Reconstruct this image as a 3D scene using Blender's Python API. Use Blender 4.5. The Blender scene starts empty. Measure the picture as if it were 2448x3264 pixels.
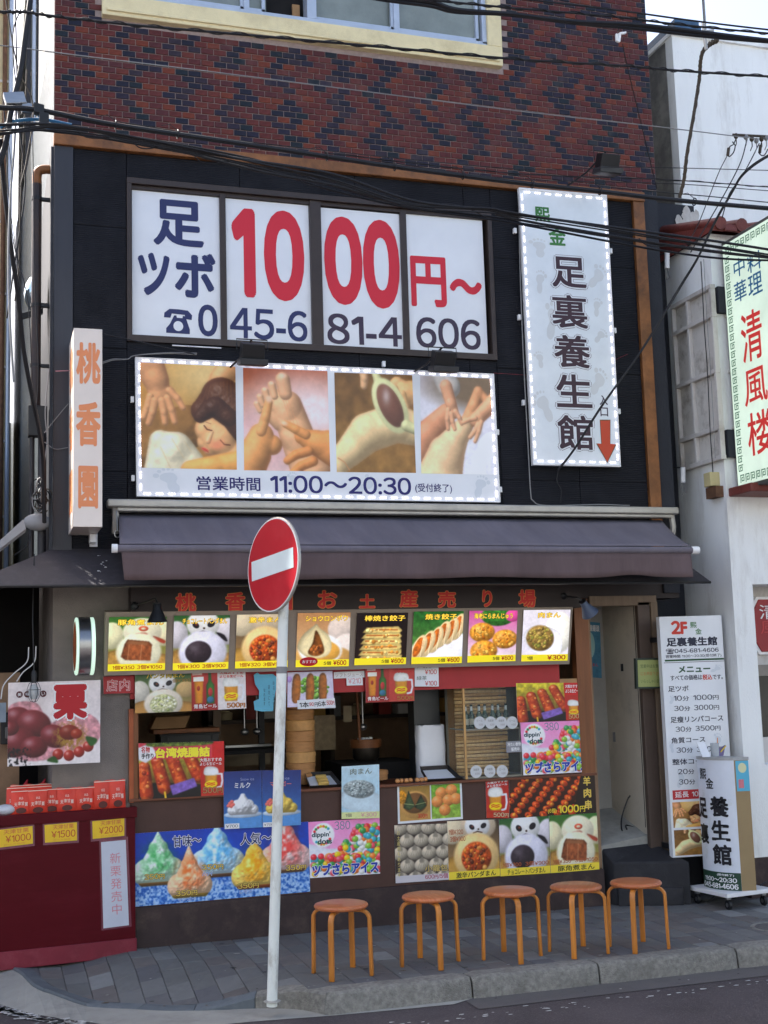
import bpy, math, random
import numpy as np
from mathutils import Vector, Matrix
R = math.radians
random.seed(7)
scene = bpy.context.scene
COL = scene.collection

# ------------------------------------------------------------------ camera
CAM = Vector((0.0, -9.0, 1.785)); YAW, PITCH, ROLL, FOC = .31248, .131194, -.029602, 4000.0
_f = Vector((math.sin(YAW)*math.cos(PITCH), math.cos(YAW)*math.cos(PITCH), math.sin(PITCH)))
_r0 = _f.cross(Vector((0, 0, 1))).normalized(); _u0 = _r0.cross(_f)
_r = _r0*math.cos(ROLL) + _u0*math.sin(ROLL); _u = -_r0*math.sin(ROLL) + _u0*math.cos(ROLL)
cam_d = bpy.data.cameras.new('camera'); cam = bpy.data.objects.new('camera', cam_d); COL.objects.link(cam)
cam.matrix_world = Matrix(((_r.x, _u.x, -_f.x, CAM.x), (_r.y, _u.y, -_f.y, CAM.y), (_r.z, _u.z, -_f.z, CAM.z), (0, 0, 0, 1)))
cam_d.sensor_fit = 'VERTICAL'; cam_d.sensor_height = 32.64; cam_d.lens = 32.64*FOC/3264
cam_d.clip_start = .05; cam_d.clip_end = 3000
scene.camera = cam
# ------------------------------------------------------------------ light
SUN_EL, SUN_AZ = R(48), R(-35)      # azimuth measured from +Y towards +X: the sun stands behind the building
world = bpy.data.worlds.new('World'); scene.world = world; world.use_nodes = True
nt = world.node_tree
sky = nt.nodes.new('ShaderNodeTexSky'); sky.sky_type = 'NISHITA'; sky.sun_disc = False
sky.sun_elevation = SUN_EL; sky.sun_rotation = SUN_AZ; sky.air_density = .75; sky.dust_density = 4.0; sky.ozone_density = .2
bg = nt.nodes['Background']; bg.inputs[1].default_value = .125
nt.links.new(sky.outputs[0], bg.inputs[0])
sun_d = bpy.data.lights.new('sun', 'SUN'); sun_d.energy = 4.4; sun_d.angle = R(.5); sun_d.color = (1, .97, .92)
sun = bpy.data.objects.new('sun', sun_d); COL.objects.link(sun)
_sd = Vector((math.sin(SUN_AZ)*math.cos(SUN_EL), math.cos(SUN_AZ)*math.cos(SUN_EL), math.sin(SUN_EL)))
sun.rotation_euler = _sd.to_track_quat('Z', 'Y').to_euler(); sun.location = (-2, 10, 20)
vs = scene.view_settings; vs.view_transform = 'Standard'; vs.look = 'None'; vs.gamma = 1; vs.use_curve_mapping = False
vs.exposure = 1.9

# ------------------------------------------------------------------ measuring: a sight line of the photograph (1659 px wide) met with a plane of the place
S = 2448/1659
def ray(x, y): return _r*(x*S-1224) - _u*(y*S-1632) + _f*FOC
def at(x, y, Y=0.0): v = ray(x, y); return CAM + v*((Y-CAM.y)/v.y)
def atx(x, y, X): v = ray(x, y); return CAM + v*((X-CAM.x)/v.x)
def atz(x, y, Z=0.0): v = ray(x, y); return CAM + v*((Z-CAM.z)/v.z)

# ------------------------------------------------------------------ materials
def lin(c): return tuple((v/255/12.92 if v/255 <= .04045 else ((v/255+.055)/1.055)**2.4) for v in c)
MATS = {}
def mat(name, rgb, rough=.6, var=.12, scale=9.0, bump=0.0, bscale=60.0, metal=0.0, spec=.4, emit=0.0, dirt=None, dscale=2.0, damt=.5,
        stretch=(1, 1, 1), rnd=0.0, trans=0.0, alpha=1.0, coat=0.0):
    if name in MATS: return MATS[name]
    m = bpy.data.materials.new(name); m.use_nodes = True; n = m.node_tree; L = n.links
    b = n.nodes['Principled BSDF']; c = lin(rgb)
    b.inputs['Roughness'].default_value = rough; b.inputs['Metallic'].default_value = metal
    b.inputs['Specular IOR Level'].default_value = spec
    if coat: b.inputs['Coat Weight'].default_value = coat; b.inputs['Coat Roughness'].default_value = .08
    if trans: b.inputs['Transmission Weight'].default_value = trans
    if alpha < 1: b.inputs['Alpha'].default_value = alpha
    tc = n.nodes.new('ShaderNodeTexCoord'); mp = n.nodes.new('ShaderNodeMapping'); mp.inputs['Scale'].default_value = stretch
    L.new(tc.outputs['Object'], mp.inputs[0])
    out = None
    if var > 0:
        t = n.nodes.new('ShaderNodeTexNoise'); t.inputs['Scale'].default_value = scale; t.inputs['Detail'].default_value = 6; t.inputs['Roughness'].default_value = .65
        L.new(mp.outputs[0], t.inputs['Vector'])
        r = n.nodes.new('ShaderNodeValToRGB'); r.color_ramp.elements[0].position = .28; r.color_ramp.elements[1].position = .72
        r.color_ramp.elements[0].color = (*[v*(1-var*1.6) for v in c], 1); r.color_ramp.elements[1].color = (*[min(1, v*(1+var)) for v in c], 1)
        L.new(t.outputs['Fac'], r.inputs[0]); out = r.outputs[0]
    if dirt:
        t2 = n.nodes.new('ShaderNodeTexNoise'); t2.inputs['Scale'].default_value = dscale; t2.inputs['Detail'].default_value = 8; t2.inputs['Roughness'].default_value = .7
        L.new(mp.outputs[0], t2.inputs['Vector'])
        r2 = n.nodes.new('ShaderNodeValToRGB'); r2.color_ramp.elements[0].position = .5; r2.color_ramp.elements[1].position = .68
        r2.color_ramp.elements[0].color = (0, 0, 0, 1); r2.color_ramp.elements[1].color = (damt, damt, damt, 1)
        L.new(t2.outputs['Fac'], r2.inputs[0])
        mx = n.nodes.new('ShaderNodeMix'); mx.data_type = 'RGBA'; L.new(r2.outputs[0], mx.inputs[0])
        if out: L.new(out, mx.inputs[6])
        else: mx.inputs[6].default_value = (*c, 1)
        mx.inputs[7].default_value = (*lin(dirt), 1); out = mx.outputs[2]
    if rnd:
        oi = n.nodes.new('ShaderNodeObjectInfo'); ma = n.nodes.new('ShaderNodeMapRange'); ma.inputs[3].default_value = 1-rnd; ma.inputs[4].default_value = 1+rnd
        L.new(oi.outputs['Random'], ma.inputs[0]); vm = n.nodes.new('ShaderNodeVectorMath'); vm.operation = 'SCALE'
        if out: L.new(out, vm.inputs[0])
        else: vm.inputs[0].default_value = c
        L.new(ma.outputs[0], vm.inputs['Scale']); out = vm.outputs[0]
    if out: L.new(out, b.inputs['Base Color'])
    else: b.inputs['Base Color'].default_value = (*c, 1)
    if bump:
        t3 = n.nodes.new('ShaderNodeTexNoise'); t3.inputs['Scale'].default_value = bscale; t3.inputs['Detail'].default_value = 5
        L.new(mp.outputs[0], t3.inputs['Vector']); bp = n.nodes.new('ShaderNodeBump'); bp.inputs['Strength'].default_value = bump; bp.inputs['Distance'].default_value = .01
        L.new(t3.outputs['Fac'], bp.inputs['Height']); L.new(bp.outputs[0], b.inputs['Normal'])
    if emit:
        if out: L.new(out, b.inputs['Emission Color'])
        else: b.inputs['Emission Color'].default_value = (*c, 1)
        b.inputs['Emission Strength'].default_value = emit
    MATS[name] = m; return m

def ink(rgb, emit=0.0, rough=.55):       # printing ink / cut vinyl
    return mat('ink_%d_%d_%d_%d' % (*rgb, int(emit*100)), rgb, rough, 0, emit=emit)

# ------------------------------------------------------------------ mesh helpers
def tag(o, label=None, cat=None, group=None, kind=None):
    for k, v in (('label', label), ('category', cat), ('group', group), ('kind', kind)):
        if v: o[k] = v
    return o
def thing(name, label, cat, loc=(0, 0, 0), group=None):
    o = bpy.data.objects.new(name, None); o.empty_display_size = .1; COL.objects.link(o); o.location = loc
    return tag(o, label, cat, group)
def adopt(ch, pa):
    ch.parent = pa
    q = pa; M = Vector((0, 0, 0))
    while q: M = M + q.location; q = q.parent
    ch.location = -M
    return ch
class MB:
    def __init__(s): s.v = []; s.f = []; s.m = []; s.uv = {}; s.ms = []
    def mi(s, m):
        if m is None: return 0
        if m not in s.ms: s.ms.append(m)
        return s.ms.index(m)
    def add(s, vs, fs, m=None, uvs=None):
        o = len(s.v); s.v += [tuple(p) for p in vs]; k = s.mi(m)
        for i, f in enumerate(fs):
            if uvs: s.uv[len(s.f)] = uvs[i]
            s.f.append(tuple(o+j for j in f)); s.m.append(k)
        return s
    def box(s, x0, x1, y0, y1, z0, z1, m=None):
        return s.add([(x0, y0, z0), (x1, y0, z0), (x1, y1, z0), (x0, y1, z0), (x0, y0, z1), (x1, y0, z1), (x1, y1, z1), (x0, y1, z1)],
                     [(0, 3, 2, 1), (4, 5, 6, 7), (0, 1, 5, 4), (1, 2, 6, 5), (2, 3, 7, 6), (3, 0, 4, 7)], m)
    def obox(s, c, ax, ay, az, m=None):      # centre and three half-axis vectors
        c, ax, ay, az = map(Vector, (c, ax, ay, az))
        P = [c+ax*a+ay*b+az*d for d in (-1, 1) for a, b in ((-1, -1), (1, -1), (1, 1), (-1, 1))]
        return s.add(P, [(0, 3, 2, 1), (4, 5, 6, 7), (0, 1, 5, 4), (1, 2, 6, 5), (2, 3, 7, 6), (3, 0, 4, 7)], m)
    def slab(s, P, n, t, m=None, front_uv=False, fm=None):   # quad P (TL,TR,BR,BL) pushed back along -n by t
        P = [Vector(p) for p in P]; n = Vector(n); Q = [p-n*t for p in P]
        s.add(P, [(0, 3, 2, 1)], fm or m, [((0, 1), (0, 0), (1, 0), (1, 1))])
        s.add(P+Q, [(4, 5, 6, 7), (0, 1, 5, 4), (1, 2, 6, 5), (2, 3, 7, 6), (3, 0, 4, 7)], m)
        return s
    def prism(s, poly, y0, y1, m=None):      # polygon in X,Z
        n = len(poly); V = [(x, y0, z) for x, z in poly] + [(x, y1, z) for x, z in poly]
        return s.add(V, [tuple(range(n)), tuple(range(2*n-1, n-1, -1))] + [(i, i+n, (i+1) % n+n, (i+1) % n) for i in range(n)], m)
    def tube(s, pts, r, n=8, m=None, closed=False):
        pts = [Vector(p) for p in pts]; k = len(pts); rs = r if isinstance(r, (list, tuple)) else [r]*k
        V = []; up = None
        for i, p in enumerate(pts):
            d = (pts[min(i+1, k-1)]-pts[max(i-1, 0)]).normalized()
            if up is None: up = d.orthogonal().normalized()
            up = (up - d*up.dot(d)); up = up.normalized() if up.length > 1e-6 else d.orthogonal().normalized()
            w = d.cross(up)
            for j in range(n):
                a = 2*math.pi*j/n; V.append(p+up*math.cos(a)*rs[i]+w*math.sin(a)*rs[i])
        F = [(i*n+j, i*n+(j+1) % n, (i+1)*n+(j+1) % n, (i+1)*n+j) for i in range(k-1) for j in range(n)]
        if not closed: F += [tuple(range(n-1, -1, -1)), tuple(range((k-1)*n, k*n))]
        return s.add(V, F, m)
    def lathe(s, prof, c=(0, 0, 0), n=24, m=None, axis='Z'):
        V = []; c = Vector(c)
        for rr, h in prof:
            for j in range(n):
                a = 2*math.pi*j/n; x, y = rr*math.cos(a), rr*math.sin(a)
                V.append(c + (Vector((x, y, h)) if axis == 'Z' else Vector((h, x, y)) if axis == 'X' else Vector((x, h, y))))
        k = len(prof)
        F = [(i*n+j, i*n+(j+1) % n, (i+1)*n+(j+1) % n, (i+1)*n+j) for i in range(k-1) for j in range(n)]
        if prof[0][0] > 1e-5: F.append(tuple(range(n-1, -1, -1)))
        if prof[-1][0] > 1e-5: F.append(tuple(range((k-1)*n, k*n)))
        return s.add(V, F, m)
    def ball(s, c, r, m=None, n=8, k=5, sq=(1, 1, 1)):
        V = []; c = Vector(c)
        for i in range(k+1):
            t = math.pi*i/k
            for j in range(n): a = 2*math.pi*j/n; V.append(c+Vector((r*sq[0]*math.sin(t)*math.cos(a), r*sq[1]*math.sin(t)*math.sin(a), r*sq[2]*math.cos(t))))
        return s.add(V, [(i*n+j, (i+1)*n+j, (i+1)*n+(j+1) % n, i*n+(j+1) % n) for i in range(k) for j in range(n)], m)
    def build(s, name, m=None, parent=None, smooth=False, bevel=0, kind=None, label=None, seg=2):
        me = bpy.data.meshes.new(name); me.from_pydata(s.v, [], s.f)
        mats = list(s.ms) if s.ms else [m]
        if s.ms and m: mats = [x or m for x in mats]
        for x in mats: me.materials.append(x)
        if len(mats) > 1: me.polygons.foreach_set('material_index', s.m)
        if s.uv:
            ul = me.uv_layers.new(name='UVMap')
            for pi, q in s.uv.items():
                for li, uv in zip(me.polygons[pi].loop_indices, q): ul.data[li].uv = uv
        if smooth: me.polygons.foreach_set('use_smooth', [True]*len(me.polygons))
        me.update(); o = bpy.data.objects.new(name, me); COL.objects.link(o)
        if bevel:
            b = o.modifiers.new('bevel', 'BEVEL'); b.width = bevel; b.segments = seg; b.limit_method = 'ANGLE'; b.angle_limit = R(40)
        if smooth and not bevel:
            try:
                me.set_sharp_from_angle(angle=R(42))
            except Exception: pass
        if parent: adopt(o, parent)
        return tag(o, label, kind=kind)
def smoothpath(pts, sub=6):
    pts = [Vector(p) for p in pts]; P = [pts[0]*2-pts[1]]+pts+[pts[-1]*2-pts[-2]]; out = []
    for i in range(1, len(P)-2):
        for k in range(sub):
            t = k/sub; a, b, c, d = P[i-1:i+3]
            out.append(.5*((2*b)+(c-a)*t+(2*a-5*b+4*c-d)*t*t+(3*b-a-3*c+d)*t**3))
    return out+[pts[-1]]
def copy_tree(o, parent=None):
    c = o.copy(); COL.objects.link(c); c.parent = parent
    for ch in o.children: copy_tree(ch, c)
    return c

# ------------------------------------------------------------------ lettering
_tc = bpy.data.curves.new('lettering', 'FONT'); _to = bpy.data.objects.new('lettering', _tc); _tc.resolution_u = 5
GL = {}
def glyphs(txt, bold=0.0, vertical=False, pitch=1.12, space=1.0):
    key = (txt, bold, vertical, pitch, space)
    if key in GL: return GL[key]
    if vertical:
        V = []; F = []
        for i, ch in enumerate(txt):
            v, f, bb = glyphs(ch, bold); o = len(V)
            cx = (bb[0]+bb[2])/2
            V += [(x-cx, y-i*pitch) for x, y in v]; F += [tuple(o+j for j in q) for q in f]
    elif any(c in '0123456789' for c in txt) and txt != '1_':
        V = []; F = []; x = 0.0
        for ch in txt:
            if ch in ' 　': x += .42; continue
            if ch in '0123456789￥': k_ = '１' if ch == '1' else chr(ord(ch)+0xFEE0) if ch != '￥' else ch
            else: k_ = ch + '_' if ch == '1' else ch
            v, f, bb = glyphs2(k_); o = len(V); sc = .8 if ch in '分円' else 1.0
            V += [(x+(px-bb[0])*sc, py*sc) for px, py in v]; F += [tuple(o+j for j in q) for q in f]; x += (bb[2]-bb[0])*sc+.085
    else:
        _tc.body = txt; _tc.offset = bold; _tc.space_character = space
        me = _to.to_mesh(); V = [(v.co.x, v.co.y) for v in me.vertices]; F = [tuple(p.vertices) for p in me.polygons]; _to.to_mesh_clear()
    if not V: V = [(0, 0), (1, 1)]
    bb = (min(p[0] for p in V), min(p[1] for p in V), max(p[0] for p in V), max(p[1] for p in V))
    GL[key] = (V, F, bb); return GL[key]

def glyphs2(ch):
    if ch in G2: return G2[ch]
    _tc.body = ch; _tc.offset = 0; _tc.space_character = 1; me = _to.to_mesh(); V = [(v.co.x, v.co.y) for v in me.vertices]; F = [tuple(p.vertices) for p in me.polygons]; _to.to_mesh_clear()
    if not V: V = [(0, 0), (.3, .3)]
    G2[ch] = (V, F, (min(p[0] for p in V), min(p[1] for p in V), max(p[0] for p in V), max(p[1] for p in V))); return G2[ch]
G2 = {'１': ([(.0, .58), (.17, .70), (.28, .70), (.28, 0), (.19, 0), (.19, .585), (.03, .50)], [(0, 6, 5, 1), (1, 5, 4, 3, 2)], (0, 0, .28, .70))}
class Face:
    """a flat quad (TL,TR,BR,BL world points); prints are laid on it in its own u,v (v down)"""
    def __init__(s, P, D=None):
        s.P = [Vector(p) for p in P]; s.D = D; a, b, c, d = s.P
        s.n = (d-a).cross(b-a).normalized()
        if s.n.dot(CAM-a) < 0: s.n = -s.n
    def pt(s, u, v, lift=0.0):
        a, b, c, d = s.P
        return (a*(1-u)+b*u)*(1-v)+(d*(1-u)+c*u)*v + s.n*lift
    def uv(s, x, y):
        A, B, C, E = [np.array(q, float) for q in s.D]; u = v = .5
        for _ in range(12):
            p = (A*(1-u)+B*u)*(1-v)+(E*(1-u)+C*u)*v - np.array((x, y)); du = (B-A)*(1-v)+(C-E)*v; dv = (E-A)*(1-u)+(C-B)*u
            J = np.array((du, dv)).T; s_ = np.linalg.solve(J, -p); u += s_[0]; v += s_[1]
        return u, v
    def box(s, x0, y0, x1, y1):       # box in photograph pixels to u,v
        A, B, C, E = [np.array(q, float) for q in s.D]
        u, v = s.uv((x0+x1)/2, (y0+y1)/2)
        w = abs(((B-A)*(1-v)+(C-E)*v)[0]); h = abs(((E-A)*(1-u)+(C-B)*u)[1])
        du, dv = (x1-x0)/w/2, (y1-y0)/h/2
        return u-du, v-dv, u+du, v+dv
    def text(s, mb, txt, bx, m, bold=.02, lift=.002, vertical=False, pitch=1.12, space=1.0, outline=()):
        V, F, bb = glyphs(txt, 0.0, vertical, pitch, space); u0, v0, u1, v1 = bx
        W, H = (bb[2]-bb[0] or 1)+2*bold, (bb[3]-bb[1] or 1)+2*bold; bx0, by0 = bb[0]-bold, bb[1]-bold
        for mm, b_, l0 in [(o[0], bold+o[1], lift-.0007*(i+1)) for i, o in enumerate(outline)]+[(m, bold, lift)]:
            st = [(0, 0)] if b_ < .004 else [(b_*math.cos(a), b_*math.sin(a)) for a in ([math.pi/4+i*math.pi/2 for i in range(4)] if b_ < .03 else [i*math.pi/(4 if len(V) > 40 else 8)+.2 for i in range(8 if len(V) > 40 else 16)])]
            if b_ > .06: st += [(.5*x, .5*y) for x, y in st[::2]]
            for k, (dx, dy) in enumerate(st):
                mb.add([s.pt(u0+(x+dx-bx0)/W*(u1-u0), v1-(y+dy-by0)/H*(v1-v0), l0+.00005*k) for x, y in V], F, mm)
    def poly(s, mb, pts, m, lift=.001): mb.add([s.pt(u, v, lift) for u, v in pts], [tuple(range(len(pts)))], m)
    def rect(s, mb, bx, m, lift=.001):
        u0, v0, u1, v1 = bx
        mb.add([s.pt(*q, lift) for q in ((u0, v0), (u1, v0), (u1, v1), (u0, v1))], [(0, 3, 2, 1)], m, [((0, 1), (0, 0), (1, 0), (1, 1))])
    def disc(s, mb, u, v, ru, rv, m, lift=.001, n=24, a0=0.0, ang=0.0):
        ca, sa = math.cos(ang), math.sin(ang); pts = []
        for k in range(n):
            t = 2*math.pi*k/n; x, y = math.cos(t), math.sin(t)
            pts.append((u+ru*(x*ca-y*sa), v+rv*(x*sa+y*ca)))
        s.poly(mb, pts, m, lift)
def qd(D, Y, Y2=None):        # four photograph corners on the plane Y (bottom corners on Y2)
    Y2 = Y if Y2 is None else Y2
    return Face([at(*D[0], Y), at(*D[1], Y), at(*D[2], Y2), at(*D[3], Y2)], D)

# ------------------------------------------------------------------ print shop: pictures printed on posters, drawn here by code
def _blur(a, r):
    r = int(max(1, r))
    for ax in (0, 1):
        for _ in range(2):
            p = np.pad(a, [(r, r) if k == ax else (0, 0) for k in range(a.ndim)], mode='edge')
            c = np.cumsum(p, axis=ax, dtype=float); n = a.shape[ax]
            c = np.concatenate([np.zeros_like(np.take(c, [0], axis=ax)), c], axis=ax)
            a = (np.take(c, range(2*r+1, 2*r+1+n), axis=ax) - np.take(c, range(0, n), axis=ax))/(2*r+1)
    return a
def _noise(h, w, cells, rng):
    out = np.zeros((h, w)); amp = 1.0; tot = 0
    for o in range(3):
        n = int(cells*2**o)+2; m = max(2, int(n*w/h)+2); g = rng.random((n+1, m+1))
        yy = np.linspace(0, n-1e-3, h); xx = np.linspace(0, m-1e-3, w); y0 = yy.astype(int); x0 = xx.astype(int)
        fy = (yy-y0)[:, None]; fx = (xx-x0)[None]; fy = fy*fy*(3-2*fy); fx = fx*fx*(3-2*fx)
        out += amp*((g[y0][:, x0]*(1-fx)+g[y0][:, x0+1]*fx)*(1-fy)+(g[y0+1][:, x0]*(1-fx)+g[y0+1][:, x0+1]*fx)*fy); tot += amp; amp *= .5
    return out/tot
class Pic:
    gam = 1.0
    def __init__(s, asp, h=150, bg=(255, 255, 255), bg2=None, seed=1):
        s.h = h; s.w = max(8, int(h*asp)); s.asp = asp; s.rng = np.random.default_rng(seed)
        s.Y, s.X = np.mgrid[0:s.h, 0:s.w]; s.X = (s.X+.5)/s.w; s.Y = (s.Y+.5)/s.h
        t = s.Y[..., None]; s.a = np.array(bg, float)*(1-t)+np.array(bg2 or bg, float)*t
    def mix(s, m, col):
        s.a = s.a*(1-m[..., None])+np.array(col, float)*m[..., None] if np.ndim(col) == 1 else s.a*(1-m[..., None])+col*m[..., None]
        return s
    def tex(s, amt, cells=14, m=None):
        n = (_noise(s.h, s.w, cells, s.rng)-.5)*2*amt; n = n if m is None else n*m
        s.a = s.a*(1+n[..., None]); return s
    def em(s, cx, cy, rx, ry, ang=0, soft=.06):
        dx = (s.X-cx)*s.asp; dy = s.Y-cy; c, q = math.cos(ang), math.sin(ang)
        d = np.sqrt(((dx*c+dy*q)/rx)**2+((-dx*q+dy*c)/ry)**2)
        return np.clip((1+soft-d)/(2*soft), 0, 1), d
    def ell(s, cx, cy, rx, ry, col, ang=0, shade=.35, soft=.06, hi=0, tex=0, cells=20):
        m, d = s.em(cx, cy, rx, ry, ang, soft)
        lx = ((s.X-cx)*s.asp/rx*.5+(s.Y-cy)/ry*.8)
        f = 1-shade*np.clip(.35*d*d+.55*lx, -.3, 1)
        c = np.array(col, float)*f[..., None]
        if tex: c = c*(1+(_noise(s.h, s.w, cells, s.rng)-.5)[..., None]*2*tex)
        if hi:
            g = np.exp(-(((s.X-cx)*s.asp/rx+.35)**2+((s.Y-cy)/ry+.4)**2)*9); c = c+(255-c)*(g*hi)[..., None]
        return s.mix(m, c)
    def pm(s, pts, smooth=True, soft=1):
        P = np.array(pts, float)
        if smooth:
            n = len(P); out = []
            for i in range(n):
                a, b, c, d = P[(i-1) % n], P[i], P[(i+1) % n], P[(i+2) % n]
                for t in (0, .2, .4, .6, .8): out.append(.5*((2*b)+(c-a)*t+(2*a-5*b+4*c-d)*t*t+(3*b-a-3*c+d)*t**3))
            P = np.array(out)
        ins = np.zeros(s.X.shape, bool); j = len(P)-1
        for i in range(len(P)):
            (xi, yi), (xj, yj) = P[i], P[j]
            if yi != yj: ins ^= ((yi > s.Y) != (yj > s.Y)) & (s.X < (xj-xi)*(s.Y-yi)/(yj-yi)+xi)
            j = i
        return _blur(ins.astype(float), soft) if soft else ins.astype(float)
    def shape(s, pts, col, shade=.35, smooth=True, tex=0, cells=20, r=.05, soft=1, light=(-1, -1)):
        m = s.pm(pts, smooth, soft)
        c = np.ones(s.X.shape)
        if shade:
            k = max(2, int(r*s.h)); b = _blur(m, k); b2 = np.roll(np.roll(b, light[1]*k//2*-1, 0), light[0]*k//2*-1, 1)
            c = 1-shade*np.clip(1.15-b, 0, 1)*1.1-shade*.9*np.clip(b-b2, -.6, .8)
        c = np.array(col, float)*c[..., None]
        if tex: c = c*(1+(_noise(s.h, s.w, cells, s.rng)-.5)[..., None]*2*tex)
        return s.mix(m, np.clip(c, 0, 255))
    def body(s, caps, col, amb=.58, hi=.07, red=.22, bump=0, cells=30, k=3.5, col2=None, c2cells=12, soft=1.2, cut=None):
        H = np.zeros(s.X.shape)
        for x0, y0, r0, x1, y1, r1 in caps:
            dx, dy = (x1-x0)*s.asp, y1-y0; L = dx*dx+dy*dy+1e-9
            t = np.clip(((s.X-x0)*s.asp*dx+(s.Y-y0)*dy)/L, 0, 1); r = r0+(r1-r0)*t
            d2 = ((s.X-x0)*s.asp-t*dx)**2+(s.Y-y0-t*dy)**2
            h = np.sqrt(np.maximum(0, r*r-d2)); H = (H**k+h**k)**(1/k)
        if cut is not None: H = H*cut
        m = np.clip(_blur((H > .002).astype(float), 1)*1.3-.15, 0, 1)
        if bump: H = H+(_noise(s.h, s.w, cells, s.rng)-.5)*bump*2*m
        Hs = _blur(H, 1); gy, gx = np.gradient(Hs*s.h); nz = 1/np.sqrt(1+gx*gx+gy*gy); nx, ny = -gx*nz, -gy*nz
        lam = np.clip(-.42*nx-.55*ny+.72*nz, 0, 1); c = np.array(col, float)[None, None]*np.ones(s.X.shape+(1,))
        if col2 is not None:
            q = np.clip((_noise(s.h, s.w, c2cells, s.rng)-.4)*6, 0, 1)[..., None]; c = c*(1-q)+np.array(col2, float)*q
        c = c*(amb+(1.12-amb)*lam)[..., None]
        if red: e = (np.clip(.55-nz, 0, 1)*red*1.6)[..., None]; c = c*(1-e)+np.array((col[0]*.72, col[1]*.45, col[2]*.38))*e
        if hi: c = c+(255-c)*(np.clip(-.3*nx-.4*ny+.86*nz, 0, 1)**18*hi)[..., None]
        return s.mix(m, np.clip(c, 0, 255))
    def line(s, pts, w, col, a=1.0):
        m = np.zeros(s.X.shape)
        for (x0, y0), (x1, y1) in zip(pts, pts[1:]):
            dx, dy = (x1-x0)*s.asp, y1-y0; L = dx*dx+dy*dy+1e-9
            t = np.clip(((s.X-x0)*s.asp*dx+(s.Y-y0)*dy)/L, 0, 1)
            d = np.hypot((s.X-x0)*s.asp-t*dx, s.Y-y0-t*dy); m = np.maximum(m, np.clip((w-d)/(.4*w)+.3, 0, 1))
        return s.mix(m*a, col)
    def blobs(s, n, cx, cy, rx, ry, size, cols, ang=0, shade=.5, hi=0, flat=1.0, tex=0):
        for k in range(n):
            t = s.rng.random()*2*math.pi; q = math.sqrt(s.rng.random()); x, y = rx*q*math.cos(t), ry*q*math.sin(t)
            ca, sa = math.cos(ang), math.sin(ang); x, y = x*ca-y*sa, x*sa+y*ca
            r = size*(.6+.8*s.rng.random()); c = np.array(cols[s.rng.integers(len(cols))], float)*(.85+.3*s.rng.random())
            s.ell(cx+x/s.asp, cy+y, r, r*flat*(.6+.5*s.rng.random()), np.clip(c, 0, 255), s.rng.random()*3, shade, .12, hi)
        return s
    def rect(s, x0, y0, x1, y1, col): return s.mix(((s.X > x0) & (s.X < x1) & (s.Y > y0) & (s.Y < y1)).astype(float), col)
    def fin(s): s.a = np.clip(s.a, 0, 255); return s
    def mat(s, name, emit=0.0, rough=.35):
        s.tex(.05, 45).tex(.05, 9).fin(); b_ = _blur(s.a, 3 if s.h > 220 and s.gam < 1 else 1); s.a = .55*s.a+.45*b_; s.a = np.clip(128+(s.a-128)*1.12+4, 0, 255); s.a = 255*(s.a/255)**s.gam; g_ = s.a.mean(axis=2, keepdims=True); s.a = np.clip(g_+(s.a-g_)*(1.25 if s.gam < 1 else 1.08), 0, 255)
        im = bpy.data.images.new(name, s.w, s.h); px = np.ones((s.h, s.w, 4), np.float32); px[..., :3] = s.a[::-1]/255
        im.pixels.foreach_set(px.ravel()); im.update(); im.pack()
        m = bpy.data.materials.new('print_'+name); m.use_nodes = True; n = m.node_tree; b = n.nodes['Principled BSDF']
        t = n.nodes.new('ShaderNodeTexImage'); t.image = im; t.interpolation = 'Cubic'; t.extension = 'EXTEND'
        g = n.nodes.new('ShaderNodeVectorMath'); g.operation = 'SCALE'; g.inputs['Scale'].default_value = .92
        n.links.new(t.outputs[0], g.inputs[0]); n.links.new(g.outputs[0], b.inputs['Base Color']); b.inputs['Roughness'].default_value = rough
        b.inputs['Specular IOR Level'].default_value = .4
        if emit: n.links.new(t.outputs[0], b.inputs['Emission Color']); b.inputs['Emission Strength'].default_value = emit
        return m

def bunbg(p, c=(238, 228, 190)):
    p.ell(.05, .35, .22, .25, c, 0, .4).ell(.97, .3, .22, .25, c, 0, .4).shape([(-.1, .72), (.2, .6), (.5, .62), (1.1, .75), (1.1, 1.1), (-.1, 1.1)], (196, 150, 84), .3, tex=.15)
    return p
def panda_face(p, cx, cy, r):
    p.ell(cx, cy, r*1.25, r, (236, 234, 232), 0, .3).ell(cx-r*.55/p.asp, cy+.02, r*.28, r*.2, (38, 34, 40), .6, .2).ell(cx+r*.62/p.asp, cy, r*.3, r*.22, (38, 34, 40), -.5, .2)
    p.ell(cx-r*.5/p.asp, cy+.01, r*.1, r*.09, (120, 60, 40)).ell(cx+.02, cy+r*.3, r*.09, r*.07, (60, 40, 30)).line([(cx-.08, cy+r*.62), (cx, cy+r*.5), (cx+.09, cy+r*.6)], .012, (60, 40, 35))
    return p
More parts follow.
